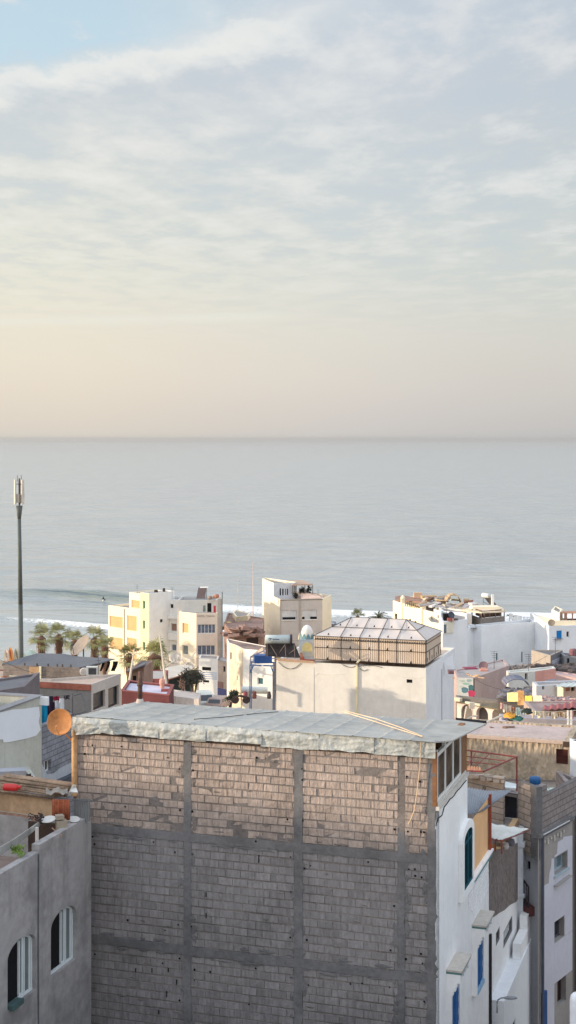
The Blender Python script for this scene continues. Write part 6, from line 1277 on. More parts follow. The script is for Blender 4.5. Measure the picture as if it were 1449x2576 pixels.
where = ['near the peach tank', 'behind the right pillar', 'on the pale grey sheet roof', 'at the far edge of the pale grey sheet roof', 'left of the arched reed shelter', 'right of the arched reed shelter', 'in front of the arched reed shelter', 'on the lilac roof edge', 'beside the roof kiosk', 'behind the roof kiosk']
for k in range(22):
    x = 1062 + (k * 9.1) % 128 + rr.uniform(-3, 3); y = 1500 + rr.random() * 26 + (x - 1060) * .05; i = k % 10
    q = P(x, y, 188 - (y - 1500) * .4); mb = MB(); mb.box((q.x, q.y, q.z), (rr.uniform(.3, 1.0), rr.uniform(.15, .5), rr.uniform(.04, .2)), rr.uniform(-1, 1), tilt=EU((rr.gauss(0, .15), rr.gauss(0, .2), 0)))
    c = [(170, 150, 130), (214, 200, 180), (196, 168, 130), (150, 96, 76), (212, 204, 198), (160, 156, 156), (130, 100, 80), (226, 222, 216), (206, 206, 200), (216, 194, 140)][i]
    jx = int(x - 1062) // 22; solo(mb, ['plank', 'board', 'board', 'pipe', 'slab', 'slab', 'crate', 'crate', 'tub', 'straw_bundle'][i], pl('junk_%d' % i, *c, var=.2, bump=.4), lbl[i] + ' lying ' + ['near the peach tank', 'behind the right round topped pillar', 'on the pale grey sheet roof', 'left of the reed shelter', 'beside the reed shelter', 'left of the roof kiosk'][min(5, jx)] + (' towards the sea' if y < 1512 else ' on the near side'), 'roof clutter', 'clutter on the cream house roofs')
mb = MB(); pr = None
for k in range(9):
    a = math.pi * k / 8; c = P(1142, 1512, 182)
    q = [c + Vector((math.cos(a) * .95, y_, math.sin(a) * 1.1 - .4)) for y_ in (0, 2.2)]
    if pr: mb.plate([pr[0], q[0], q[1], pr[1]], .12)
    pr = q
solo(mb, 'reed_shelter', pl('reed', 196, 170, 138, var=.25, bump=.8), 'arched reed shelter on the roofs left of the kiosk', 'shelter')
# far right white house with the blue door
h0 = Vector(xy(1381, 151)); h1 = Vector(xy(1480, 152.5)); zh_ = zat(1576, 151)
hh2, hhf = house('blue_door_house', 'white house with a bright blue door at the right edge', 'house', [Vector(xy(1345, 160)), h0, h1], 5, zh_, bluew, cream, bdir=(0, 1), back=3, ph=.2, ops=[
    (1, (1400, 1413.3, 1586.5, 1607), 'door', dict(mp=mat('bright_blue', s2l((20, 126, 196)), var=.08, bump=0))), (1, (1425, 1432, 1588.5, 1602.6), 'win', {})])
mb = MB(); mb.fbox(hhf[1], hhf[1].hit(1394, 1606)[0], hhf[1].hit(1413, 1606)[0], zat(1608.6, 151), zat(1607.2, 151), .002, .25); mb.build('door_step', MC['seam_grey'], hh2)
house('terrace_room', 'sunlit cream roof room above the blue door house', 'room', [Vector(xy(1387.8, 156)), Vector(xy(1407, 153))], 10, zat(1539, 154), cream, roofg, bdir=(.3, 1), back=3.5, ph=.1)
mb = MB(); mb.plate([P(1410, 1541, 154), P(1480, 1541, 153), P(1480, 1536, 157), P(1410, 1537, 158)], .1)
for x in (1412, 1423, 1440, 1455): mb.tube(P(x, 1570, 154), P(x, 1540, 154), .16 if x == 1423 else .07)
mb.plate([P(1425, 1561, 154), P(1470, 1561, 154), P(1470, 1556, 156), P(1425, 1556, 156)], .1); solo(mb, 'rooftop_pergola', pl('pink_brown_wood', 186, 140, 116, var=.2), 'pink brown wooden pergola on the blue door house', 'pergola')
mb = MB(); mb.box(P(1428, 1567, 153), (1.6, .2, .25)); solo(mb, 'parapet', cream, 'sunlit cream parapet under the pink brown pergola', 'parapet')
dish('satellite_dish', P(1388, 1567, 151.5), .38, (-.4, -.8, .45), mat('brown_grey_dish', s2l((128, 118, 108)), bump=0), 'brown grey dish on the left roof corner of the blue door house', mast=.5)
mb = MB()
for k in range(3): mb.plate([P(1345, 1582.5 + k * 3.4, 163), P(1363.5, 1581.5 + k * 3.4, 161.5), P(1363.5, 1583.2 + k * 3.4, 161.2), P(1345, 1584.2 + k * 3.4, 162.7)], .05, m=0)
solo(mb, 'striped_awning', pl('stripe_red', 176, 84, 70), 'red striped awning between the long white house and the blue door house', 'awning')
mb = MB(); mb.box(P(1354, 1594, 162), (.55, .3, .25)); solo(mb, 'awning_shadow_box', black, 'black box standing in for the shadow beneath the red striped awning', 'stall')  # awning shadow put in as a solid black box
house('block_patch', 'small grey block wall between the long white house and the blue door house', 'wall', [Vector(xy(1358.5, 158.5)), Vector(xy(1378, 157.5))], 6, zat(1598.6, 158), mat('grey_rubble', s2l((128, 118, 114)), var=.2, bump=.8), roofg, bdir=(0, 1), back=.8, ph=.05)
# sheds in front of them
s0_, s1_, s2_ = Vector(xy(1338, 124)), Vector(xy(1385, 121)), Vector(xy(1415.5, 124))
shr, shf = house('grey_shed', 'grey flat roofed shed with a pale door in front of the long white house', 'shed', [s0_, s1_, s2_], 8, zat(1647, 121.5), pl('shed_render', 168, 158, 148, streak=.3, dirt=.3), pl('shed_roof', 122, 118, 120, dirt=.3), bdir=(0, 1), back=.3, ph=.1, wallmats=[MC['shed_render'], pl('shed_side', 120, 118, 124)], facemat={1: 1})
mb = MB(); mb.fbox(shf[1], shf[1].L * .08, shf[1].L * .85, zat(1676, 122), zat(1659, 122), .003, .05); mb.build('door', pl('shed_door', 170, 170, 182), shr)
house('dark_shed', 'dark grey shed with a reddish tank at the right edge', 'shed', [Vector(xy(1419, 122)), Vector(xy(1475, 121))], 8, zat(1650, 122), pl('shed_dark', 136, 138, 142, dirt=.4, streak=.3), MC['shed_roof'], bdir=(0, 1), back=2, ph=.1, ops=[(0, (1426, 1432, 1656, 1670), 'hole', {})])
mb = MB(); mb.lathe(P(1444, 1653, 122.5), [(0, 0), (.42, .02), (.44, .25), (.41, .3), (.44, .5), (.36, .68), (0, .75)], 14); solo(mb, 'roof_tank', pl('tank_maroon', 126, 88, 92), 'maroon water tank on the dark grey shed', 'tank', smooth=True)
# pink wall house with a mural (d ~ 108)
m0, m1, m2_ = Vector(xy(1150, 107.4)), Vector(xy(1190.5, 107)), Vector(xy(1280, 113))
mh, mf_ = house('mauve_house', 'mauve pink rendered house with a painted end wall right of the tent house', 'house', [m0, m1, m2_], 8, zat(1706.5, 107), mat('mauve_render', s2l((178, 158, 154)), var=.1, streak=.25, dcol=(.24, .2, .2), bump=.3), pl('mauve_roof', 176, 166, 162, dirt=.3), bdir=(.05, 1), back=3.5, ph=.08, wallmats=[MC['mauve_render'], pl('mural_ground', 206, 208, 204, var=.08)], facemat={0: 1})
f = mf_[0]; mb = MB()
def blob(f_, x, y, rx, ry, o, n=10):
    t0, zc = f_.hit(x, y); return [f_.p(t0 + math.cos(a * 6.283 / n) * rx * (1 + .2 * math.sin(a * 2.1)), zc + math.sin(a * 6.283 / n) * ry, o) for a in range(n)]
for i, (x, y, rx, ry, c) in enumerate([(1169, 1736, .5, .3, (92, 128, 140)), (1185, 1731, .4, .35, (70, 112, 118)), (1186, 1745, .5, .36, (190, 62, 96)), (1172, 1720, .5, .12, (150, 186, 176)), (1163, 1713, .4, .1, (176, 190, 180)), (1180, 1712, .35, .15, (156, 176, 180)), (1160, 1727, .3, .08, (190, 200, 190))]):
    mb = MB(); mb.plate(blob(f, x, y, rx * .55, ry * .75, .012 + i * .001), .008); mb.build('mural_shape', pl('mural_%d' % i, *c, bump=0), mh)
mb = MB(); mb.fbox(mf_[1], .0, .12, 8, zat(1708, 107), .002, .05); mb.fbox(mf_[1], mf_[1].L - .15, mf_[1].L, 8, zat(1695, 112), .002, .05); mb.build('corner_strip', MC['dark_timber2'], mh)
mb = MB(); rr = random.Random(5)
for k in range(34): q = P(1146 + k * 1.65, 1700 + rr.uniform(-2.5, 3.5), 107.5 + (1200 - 1146 - k * 1.65) * .06); mb.tube(q, q + Vector((rr.gauss(0, .35), rr.gauss(0, .2), rr.uniform(-.08, .1))), .05, .035, 5)
solo(mb, 'firewood_row', pl('firewood', 206, 172, 132, var=.3), 'row of pale firewood along the roof edge above the painted wall', 'firewood')
dish('satellite_dish', P(1216.5, 1675.5, 112), .36, (-.3, -.85, .4), mat('maroon_grey_dish', s2l((120, 98, 104)), bump=0), 'maroon grey dish on the roof of the mauve house', mast=.35)
mb = MB(); mb.box(P(1217, 1688, 111), (.3, .3, .15)); mb.box(P(1217, 1684, 111.5), (.2, .2, .12)); solo(mb, 'salmon_block', MC['salmon_slab'], 'salmon block at the foot of the maroon grey dish', 'block')
for i, (x, y, w_, h_, c, lb) in enumerate([(1162, 1690, 1.1, .12, (120, 96, 104), 'maroon plank on the left of the mauve roof'), (1182, 1684, .5, .15, (150, 72, 92), 'magenta cloth on the left of the mauve roof'), (1197, 1689, .9, .1, (96, 98, 104), 'dark sheet in the middle of the mauve roof'), (1234, 1686, .6, .12, (206, 196, 184), 'pale board right of the maroon grey dish')]):
    mb = MB(); mb.box(P(x, y, 112), (w_, .4, h_), .2 * i); solo(mb, 'roof_item', pl('ritem_%d' % i, *c, bump=.4), lb, 'roof clutter')
def gravelroof(pts_, label, m, seed, n=60, name='roof_rubble', sz=.3):
    mb = MB(); r_ = random.Random(seed)
    for k in range(n):
        u, v = r_.random(), r_.random(); q = (pts_[0] * (1 - u) + pts_[1] * u) * (1 - v) + (pts_[3] * (1 - u) + pts_[2] * u) * v; mb.box(q, (r_.uniform(.3, 1.3) * sz, r_.uniform(.2, .8) * sz, r_.uniform(.1, .5) * sz), r_.uniform(-1, 1), tilt=EU((r_.gauss(0, .2), r_.gauss(0, .25), 0)))
    return tag(mb.build(name, m), label, 'rubble', kind='stuff')
gravelroof([P(1225, 1690, 116), P(1345, 1682, 118), P(1345, 1675, 121), P(1250, 1676, 121)], 'dark scattered rubble on the flat roofs below the long white house', pl('dark_rubble', 130, 122, 118, var=.35), 11, 90)
gravelroof([P(1345, 1684, 116), P(1449, 1690, 114), P(1455, 1672, 119), P(1345, 1676, 119)], 'dark brown yard rubble below the grey shed', pl('brown_rubble', 92, 82, 80, var=.35), 12, 110, sz=.4)
wph, wpf = house('pink_house', 'house with a white wall and a salmon pink wall below the grey shed', 'house', [Vector(xy(1279, 105)), Vector(xy(1346, 105.6)), Vector(xy(1398, 107))], 8, zat(1689.5, 105.5), pl('milky_wall', 210, 208, 202, streak=.25, dcol=(.42, .48, .46)), pl('green_white_roof', 196, 194, 184), bdir=(0, 1), back=1, ph=.08, wallmats=[MC['milky_wall'], pl('salmon_wall', 214, 158, 146, var=.1, streak=.15)], facemat={1: 1}, ops=[(0, (1320.5, 1327.5, 1693.5, 1710.5), 'win', dict(mp=mat('dark_green_glass', (.03, .05, .045), rough=.2, bump=0), mf=MC['milky_wall']))])
house('pink_terrace', 'low pinkish house at the right edge beside the salmon pink wall', 'house', [Vector(xy(1397, 112)), Vector(xy(1475, 110))], 8, zat(1702, 111), pl('rosy_wall', 196, 168, 164, var=.15, dirt=.3), MC['rosy_wall'], bdir=(0, 1), back=2, ph=.05)
# yard in the middle: dark tunnel roof, barrels
mb = MB()
for k in range(8):
    a, b_ = math.pi * k / 8, math.pi * (k + 1) / 8; c = P(1302, 1726, 100); mb.plate([c + Vector((math.cos(a) * .8, 0, math.sin(a) * .45)), c + Vector((math.cos(b_) * .8, 0, math.sin(b_) * .45)), c + Vector((math.cos(b_) * .8, 2, math.sin(b_) * .45)), c + Vector((math.cos(a) * .8, 2, math.sin(a) * .45))], .05)
solo(mb, 'arched_cover', pl('blue_grey_cover', 116, 118, 132), 'arched blue grey cover over the yard above the yellow sheets', 'cover')
gravelroof([P(1262, 1760, 92), P(1345, 1765, 92), P(1345, 1732, 101), P(1265, 1735, 101)], 'dark clutter filling the yard behind the yellow sheets', pl('yard_clutter', 118, 114, 120, var=.4), 13, 110, sz=.35, name='yard_clutter')
house('yard_house', 'dark flat roof between the mauve house and the yellow sheets', 'house', [Vector(xy(1150, 97)), Vector(xy(1350, 94))], 8, zat(1764, 95.5), pl('yard_wall', 130, 122, 116, dirt=.4), pl('yard_roof', 112, 108, 106, dirt=.4), bdir=(0, 1), back=.8, ph=.06)
house('cream_stall', 'cream walled stall with an orange window and a white sheet roof at the right edge', 'stall', [Vector(xy(1349, 91.3)), Vector(xy(1399, 91.6)), Vector(xy(1417, 90.5)), Vector(xy(1475, 92))], 8, zat(1727, 91), cream if False else pl('stall_cream', 224, 212, 190, streak=.1), roofg, bdir=(0, 1), back=1.5, ph=.08, wallmats=[pl('stall_shade_grey', 196, 196, 200), MC['stall_cream'], pl('stall_pink', 222, 192, 176)], facemat={1: 1, 2: 2}, ops=[(2, (1423, 1434, 1728, 1738.5), 'shut', dict(mp=pl('orange_shutter', 206, 128, 92))), (2, (1437, 1446, 1728, 1738.5), 'hole', {}), (0, (1364, 1369, 1724, 1735), 'hole', {})])  # left wall's shade painted in as a flat grey
s_ = sheet(P(1395, 1727, 90), P(1475, 1727, 89), P(1475, 1713, 94), P(1425, 1714, 94), pitch=.4, amp=.02); solo(s_, 'sheet_roof', pl('white_sheet_roof', 206, 212, 208, rough=.5, bump=.1), 'pale greenish white sheet roof on the cream stall', 'roof', smooth=True)
s_ = sheet(P(1353, 1723, 97), P(1399, 1726, 91), P(1400, 1707, 99), P(1375, 1711, 101), pitch=.4, amp=.03); solo(s_, 'sheet_roof', pl('dark_lilac_sheet', 136, 134, 148, rough=.5), 'dark lilac lean-to roof left of the cream stall', 'roof', smooth=True)
mb = MB()
for k in range(4): mb.lathe(P(1350 + (k % 2) * 8, 1750 - (k // 2) * 13, 96), [(0, 0), (.15, .0), (.16, .3), (0, .34)], 10)
solo(mb, 'canister_stack', mat('blue_canister', s2l((130, 158, 186)), bump=0), 'stacked pale blue canisters left of the cream stall', 'canisters')
gravelroof([P(1350, 1764, 88), P(1449, 1766, 86), P(1449, 1758, 89), P(1350, 1756, 90)], 'tangled boards and pipes in front of the cream stall', pl('tangle', 160, 140, 140, var=.4), 14, 60, sz=.3, name='scrap_heap')
rroof = mat('red_corrugated', s2l((166, 92, 92)), var=.25, rough=.7, bump=.3, dirt=.3, dcol=(.3, .2, .18))
s_ = sheet(P(1366, 1787, 72), P(1480, 1778, 72), P(1480, 1757, 79), P(1368, 1766, 80), pitch=.35, amp=.04); solo(s_, 'red_roof', rroof, 'faded red corrugated roof at the right edge', 'roof', smooth=True)
house('red_roof_house', 'low building under the faded red corrugated roof', 'building', [Vector(xy(1350, 73)), Vector(xy(1480, 73))], 9, zat(1800, 73), pl('dusty_wall', 176, 156, 148), pl('dusty_wall2', 160, 140, 134), bdir=(0, 1), back=4, ph=.05)
# yellow sheets and mattresses on a low roof
house('yellow_roof_house', 'dark roofed shed carrying yellow and cream foam sheets in the sun', 'shed', [Vector(xy(1262, 82)), Vector(xy(1372, 79))], 9, zat(1781, 80), pl('dark_brown_wall', 84, 74, 66, var=.3), pl('dark_olive_roof', 96, 92, 80), bdir=(0, 1), back=1.3, ph=.06)
yel = pl('pale_yellow_foam', 240, 226, 150, var=.1, bump=.5); crm = pl('cream_foam', 244, 226, 188, var=.1, bump=.6)
for i, (xa, ya, xb, yb, m_, d, lb, nm_, ct_) in enumerate([(1277, 1744, 1303, 1765, yel, 80, 'pale yellow foam sheet propped in the sun on the dark shed', 'foam_sheet', 'sheet'), (1303, 1740, 1319, 1774, pl('brown_pillar', 176, 136, 92, var=.3, bump=.6), 79.5, 'brown rough pillar between the yellow sheet and the cream mattress', 'pillar', 'pillar'), (1320, 1752, 1339, 1778, mat('strong_yellow', s2l((232, 204, 96)), var=.25, bump=.6), 79, 'crumpled bright yellow sheet beside the brown pillar', 'yellow_sheet', 'sheet'), (1337, 1752, 1364, 1783, crm, 78.6, 'thick cream mattress propped upright in the sun', 'mattress', 'mattress')]):
    mb = MB(); a, b_ = P(xa, yb, d), P(xb, yb, d - .5); hgt = (yb - ya) * d / F
    def fn(u, v, a=a, b_=b_, hgt=hgt, i=i): q = a + (b_ - a) * u; return q + Vector((0, .12 * v + .05 * noise.noise(Vector((u * 4, v * 4, i * 7))), hgt * v * (1 - .06 * noise.noise(Vector((u * 3, i, 0))))))
    mb.grid(fn, 10, 8); k = len(mb.v); th_ = .12 if i != 1 else .3; mb.v += [v + Vector((0, th_, 0)) for v in mb.v]; g_ = list(mb.f); mb.f += [tuple(k + q for q in f_)[::-1] for f_ in g_]
    n1_, n2_ = 10, 8; ring = [j for j in range(n1_ + 1)] + [j * (n1_ + 1) + n1_ for j in range(1, n2_ + 1)] + [n2_ * (n1_ + 1) + j for j in range(n1_ - 1, -1, -1)] + [j * (n1_ + 1) for j in range(n2_ - 1, 0, -1)]
    mb.f += [(ring[q + 1 if q + 1 < len(ring) else 0], ring[q], ring[q] + k, ring[q + 1 if q + 1 < len(ring) else 0] + k) for q in range(len(ring))]; mb.mi = [0] * len(mb.f); solo(mb, nm_, m_, lb, ct_)
# arcade and its laundry
ar = T('arcade_wall', 'whitewashed wall with three dark arches behind the right end of the tarpaulin roof', 'wall', P(1200, 1816, 96)); arf = Fr(P(1150, 1800, 97), P(1262, 1800, 94))
az0 = 9; archs = []
for xa, xb, yt in ((1160, 1188, 1773), (1198, 1228, 1778.5), (1238, 1266, 1785)):
    t0, zt4 = arf.hit((xa + xb) / 2, yt); archs.append((arf.hit(xa, 1800)[0], min(arf.hit(xb, 1800)[0], arf.L - .03), zt4))
mb = MB()
za_top = lambda t_: arf.hit(1152.7, 1766)[1] + (arf.hit(1250, 1783)[1] - arf.hit(1152.7, 1766)[1]) * t_ / arf.L
prev = 0
for (t0, t1, zt4) in archs + [(arf.L, arf.L, 0)]:
    mb.quad(arf.p(prev, az0), arf.p(t0, az0), arf.p(t0, za_top(t0)), arf.p(prev, za_top(prev)))
    if zt4:
        rise = (t1 - t0) / 2; pr = None
        for k in range(13):
            a = math.pi * (1 - k / 12); q_ = ((t0 + t1) / 2 + math.cos(a) * (t1 - t0) / 2, zt4 - rise + math.sin(a) * rise)
            if pr: mb.quad(arf.p(*pr), arf.p(*q_), arf.p(q_[0], za_top(q_[0])), arf.p(pr[0], za_top(pr[0]))); mb.quad(arf.p(*pr), arf.p(*pr, -.3), arf.p(*q_, -.3), arf.p(*q_))
            pr = q_
        for tt in (t0, t1): mb.quad(arf.p(tt, az0), arf.p(tt, az0, -.3), arf.p(tt, zt4 - rise, -.3), arf.p(tt, zt4 - rise))
    prev = t1
mb.build('wall', pl('arcade_white', 222, 206, 196, dirt=.3, dcol=(.3, .25, .22), bump=.4), ar)
mb = MB(); mb.fbox(arf, 0, arf.L, az0, arf.hit(1240, 1785)[1], -1.2, -1.1); mb.build('dark_interior', mat('arcade_dark', (.05, .045, .038), var=.4), ar)
mb = MB(); a = [arf.p(0, za_top(0) + .02, .1), arf.p(arf.L, za_top(arf.L) + .02, .1), arf.p(arf.L, za_top(arf.L) + .22, -1.3), arf.p(0, za_top(0) + .22, -1.3)]; mb.plate(a, .08); mb.build('roof_edge', pl('olive_edge', 122, 112, 92, dirt=.3), ar)
mb = MB(); a = arf; mb.fbox(arf, .003, .5, za_top(.5) + .1, za_top(.5) + .32, .02, .3); mb.fbox(arf, .9, 2.2, za_top(1.5) + .03, za_top(1.5) + .16, .03, .2); mb.build('broken_edge', pl('bright_plaster', 232, 216, 190), ar)
lg2 = 'washing on the right hand line in the sun'
for i, (x0, x1, ya, yb, c, lb) in enumerate([(1257, 1266, 1768, 1784, (224, 190, 184), 'pink cloth at the left end of the right washing line'), (1266, 1276, 1772, 1792, (232, 222, 206), 'cream towel second on the right washing line'), (1277, 1288, 1775, 1796, (226, 206, 186), 'beige towel in the middle of the right washing line'), (1288, 1297, 1778, 1790, (206, 150, 120), 'orange brown cloth on the right washing line'), (1296, 1308, 1780, 1799, (222, 236, 226), 'mint white cloth on the right washing line'), (1308, 1322, 1784, 1799, (232, 240, 236), 'white shirt at the right end of the right washing line')]):
    cloth(x0, x1, ya, yb, 62.5, c, lb, seed=i * 2.1, group=lg2)
mb = MB(); mb.path([P(1250, 1765, 62.6), P(1285, 1775, 62.6), P(1325, 1783, 62.6)], .012); solo(mb, 'washing_line', MC['grey_conduit'], 'washing line sloping down towards the right across the arcade', 'washing line')
for i, (x, y, w_, h_, c, lb) in enumerate([(1281, 1800, .5, .3, (226, 156, 60), 'orange tarpaulin heap under the right washing line'), (1298, 1806, .6, .2, (58, 110, 96), 'green cloth heap under the right washing line'), (1325, 1790, .5, .28, (40, 50, 40), 'dark leafy pile right of the washing'), (1270, 1811, .5, .14, (190, 180, 196), 'lilac bundle near the arcade'), (1285, 1812, .2, .12, (196, 90, 130), 'magenta bundle near the arcade')]):
    mb = MB(); c_ = P(x, y + 3, 62); w_ *= .5; h_ *= .55; mb.grid(lambda u, v: c_ + Vector((math.cos(u * 6.283) * w_ * math.sin(v * 1.57 + .001) , math.sin(u * 6.283) * .4 * math.sin(v * 1.57 + .001), h_ * math.cos(v * 1.57))) + Vector((1, 0, 1)) * .1 * noise.noise(Vector((math.cos(u * 6.283) * 2 + i, math.sin(u * 6.283) * 2, v * 3))), 18, 7); solo(mb, 'heap', pl('heap_%d' % i, *c, bump=.6), lb, 'heap', smooth=True)
for i, (x0, x1, ya, yb, c, lb) in enumerate([(1343, 1353, 1789, 1799, (226, 220, 196), 'small cream cloth left on the long pale washing row'), (1353, 1371, 1790, 1806, (238, 218, 190), 'cream sheet on the long pale washing row'), (1371, 1383, 1791, 1802, (214, 196, 176), 'beige cloth in the middle of the long pale washing row'), (1386, 1403, 1792, 1808, (240, 220, 192), 'large cream towel on the long pale washing row'), (1404, 1415, 1792, 1804, (182, 150, 116), 'brown patterned cloth on the long pale washing row'), (1416, 1430, 1792, 1806, (226, 212, 192), 'pale shirt on the long pale washing row'), (1431, 1443, 1789, 1808, (232, 160, 158), 'pink striped cloth at the right end of the long pale washing row')]):
    cloth(x0, x1, ya, yb, 63.5, c, lb, seed=i * 1.7, group='long pale washing row above the pink terrace')
mb = MB(); mb.path([P(1338, 1788.5, 63.6), P(1390, 1791, 63.6), P(1449, 1787, 63.6)], .012)
for x in (1429, 1437): mb.tube(P(x, 1845, 60.5), P(x, 1789, 63.6), .05)
mb.tube(P(1340, 1806, 63.8), P(1340, 1786, 63.8), .03); solo(mb, 'washing_line', pl('post_cream', 222, 206, 186), 'washing line with two cream posts above the pink terrace', 'washing line')
house('terrace_backing', 'grey low wall behind the pink terrace', 'wall', [Vector(xy(1262, 65)), Vector(xy(1480, 64))], 12, zat(1809, 64.5), pl('lilac_grey_wall', 166, 158, 162, dirt=.3), MC['lilac_grey_wall'], bdir=(0, 1), back=.8, ph=.03)
# antenna and rim beyond the tarpaulin roof corner
mb = MB(); mb.tube(P(1168, 1811, 48), P(1174, 1777, 48), .028); mb.path([P(1168, 1811, 48), P(1192, 1801, 48.3), P(1201, 1801.5, 48.5)], .03); mb.tube(P(1189, 1781, 48), P(1190, 1800, 48), .012); mb.box(P(1187, 1775, 48), (.09, .06, .10)); solo(mb, 'tv_antenna', pl('antenna_cream', 222, 206, 188, bump=0), 'white bent pipe antenna at the far corner of the tarpaulin roof', 'antenna')
mb = MB(); mb.path([P(1148, 1811, 47), P(1180, 1816, 46.5), P(1222, 1818, 46), P(1262, 1800, 50)], .035, 6); solo(mb, 'white_pipe', MC['antenna_cream'], 'white pipe running along the far edge of the tarpaulin roof', 'pipe')
mb = MB(); mb.plate([P(1146, 1813, 46.8), P(1224, 1821, 45.8), P(1220, 1826, 45.3), P(1150, 1820, 46)], .1); solo(mb, 'dark_gutter', black, 'black gutter under the white pipe at the far roof edge', 'gutter')
# ================================================================ right side: rubble wall, pergola, block house, alley
rub = mat('rubble_render', s2l((186, 168, 146)), var=.28, dirt=.45, dcol=s2l((120, 104, 90)), bump=1.4, bsc=5, nsc=1.2)
def ribs2(m, amt=1.0, sc=7.0, zs=.35):
    nt = m.node_tree; t = NT(nt); b = nt.nodes['Principled BSDF']; o = t.n('ShaderNodeTexCoord').outputs['Object']; mp = t.n('ShaderNodeMapping', inp={0: o, 3: (1, 1, zs)}).outputs[0]
    r = t.n('ShaderNodeTexVoronoi', inp={0: mp, 2: sc}).outputs[0]; nd = t.n('ShaderNodeBump', inp={0: amt, 1: .08, 'Height': r, 'Normal': b.inputs['Normal'].links[0].from_socket}); nt.links.new(nd.outputs[0], b.inputs['Normal'])
ribs2(rub)
kr = Vector(xy(1434, 55.6)); kl = Vector(along(kr, (-EX.x, -EX.y), 1150))
zk = zat(1852, 56.6)
kh, kf_ = house('rubble_wall_house', 'flat roofed house with a long rough rubble wall and a dark red window', 'house', [kl, kr], 14, zk, rub, pl('pink_terrace_screed', 196, 176, 168, var=.14, dirt=.5, dcol=(.33, .30, .31), streak=.3, bump=.5), bdir=(EY.x, EY.y), back=3.3, ph=.06, th=.25, ops=[
    (0, (1398.7, 1428.8, 1884.8, 1923.3), 'shut', dict(mp=mat('dark_red_shutter', s2l((82, 40, 34)), bump=.2)))], roofpart='terrace')
f = kf_[0]; mb = MB(); mb.fbox(f, .0, f.L, zk - .10, zk + .03, .003, .12); mb.build('roof_lip', pl('roof_lip', 200, 176, 160, dirt=.3, bump=.5), kh)
mb = MB(); mb.box(f.p(f.L - .12, zk - .08, .15), (.12, .1, .1), -A18); mb.build('spout', MC['dark_timber2'], kh)
mb = MB(); t_ = f.hit(1237, 1900)[0]
house('white_corner', 'white wall strip at the right edge beside the rubble wall', 'wall', [Vector(xy(1438, 54)), Vector(xy(1480, 53.4))], 12, zat(1862, 54), pl('corner_white', 216, 220, 226), roofg, bdir=(0, 1), back=.35, ph=.1)
mb = MB(); mb.box(P(1345, 1841, 59), (.5, .3, .03), .2); mb.box(P(1292, 1832, 60.5), (1.3, .3, .10), -A18); solo(mb, 'low_kerb', pl('pale_kerb', 206, 202, 196, dirt=.2), 'low pale kerb and slab on the pink terrace above the rubble wall', 'kerb')
mb = MB()
for k in range(26): rr = random.Random(k + 50); q = P(1222 + rr.random() * 60, 1832 + rr.random() * 14, 58.6); mb.box(q, (rr.uniform(.05, .3), rr.uniform(.04, .15), rr.uniform(.02, .08)), rr.uniform(-1, 1), tilt=EU((rr.gauss(0, .3), rr.gauss(0, .3), 0)))
tag(mb.build('scrap_heap', pl('brown_scrap', 132, 106, 92, var=.4)), 'brown scrap wood heap at the left end of the pink terrace', 'scrap', kind='stuff')
# pergola frame
redm = mat('red_steel', s2l((132, 66, 62)), var=.2, rough=.6, bump=0)
c1, c2_, c3_, c4_ = P(1166, 1886, 54), P(1300, 1904, 53), P(1216, 1941, 49.5), P(1150, 1939, 50.5)
pr_ = T('steel_pergola', 'dark red steel pergola frame in front of the rubble wall', 'pergola', P(1235, 2000, 52))
mb = MB(); mb.path([c1, c2_, c3_, c4_], .032, 6); a, b_ = lerp(c1, c2_, .5), lerp(c4_, c3_, .5)
for t_ in (.3, .55): mb.tube(lerp(c1, c4_, t_), lerp(c2_, c3_, t_), .018)
for t_ in (.25, .5): mb.tube(lerp(c1, c2_, t_), lerp(c4_, c3_, t_), .018)
mb.build('frame', redm, pr_); mb = MB(); mb.tube(c2_, Vector((c2_.x, c2_.y, 24.4)), .032); mb.build('post', redm, pr_); mb = MB(); mb.tube(lerp(c1, c2_, .15), Vector((lerp(c1, c2_, .15).x, lerp(c1, c2_, .15).y, 24.4)), .03); mb.build('post', redm, pr_)
s_ = sheet(lerp(c4_, c3_, .0) + Vector((0, 0, .02)), lerp(c4_, c3_, .92) + Vector((0, 0, .02)), lerp(c3_, c2_, .16) + Vector((-.3, 0, .05)), lerp(c4_, c1, .2) + Vector((0, 0, .05)), pitch=.14, amp=.03); s_.build('reed_roof', pl('orange_reed', 206, 150, 116, var=.3, bump=.4), pr_, True)
# block parapets and walls of the yard
bw2 = mat('yard_block', s2l((168, 154, 144)), var=.18, dirt=.3, dcol=(.2, .18, .17), bump=.5); add_courses(bw2, .42, .21)
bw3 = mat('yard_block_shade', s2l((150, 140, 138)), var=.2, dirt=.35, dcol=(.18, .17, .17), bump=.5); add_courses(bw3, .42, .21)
house('block_parapet', 'pale concrete block parapet behind the corrugated awning', 'wall', [Vector(xy(1172, 49.6)), Vector(xy(1266, 48.4))], 17, zat(1956, 49), bw2, conc, bdir=(EY.x, EY.y), back=.35, ph=.01, th=.1)
mb = MB(); rr = random.Random(77)
for k in range(7): mb.box(P(1184 + k * 12, 1951 + k * 1.6, 49.3 - k * .15), (.19, .1, .10 - .03 * (k % 3)), -A18 + rr.gauss(0, .05))
solo(mb, 'loose_block', MC['yard_block'], 'loose concrete blocks along the top of the block parapet', 'blocks')
jx0, jc = Vector(xy(1303, 48.6)), Vector(xy(1350.5, 47.6)); je = Vector(along(jc, (math.sin(rad(34)), math.cos(rad(34))), 1437)); zj = zat(1979, 47.8)
jr = T('block_room', 'unfinished concrete block walls on top of the lavender painted house on the right', 'wall', (*jc, 24)); jf = [Fr(jx0, jc), Fr(jc, je)]
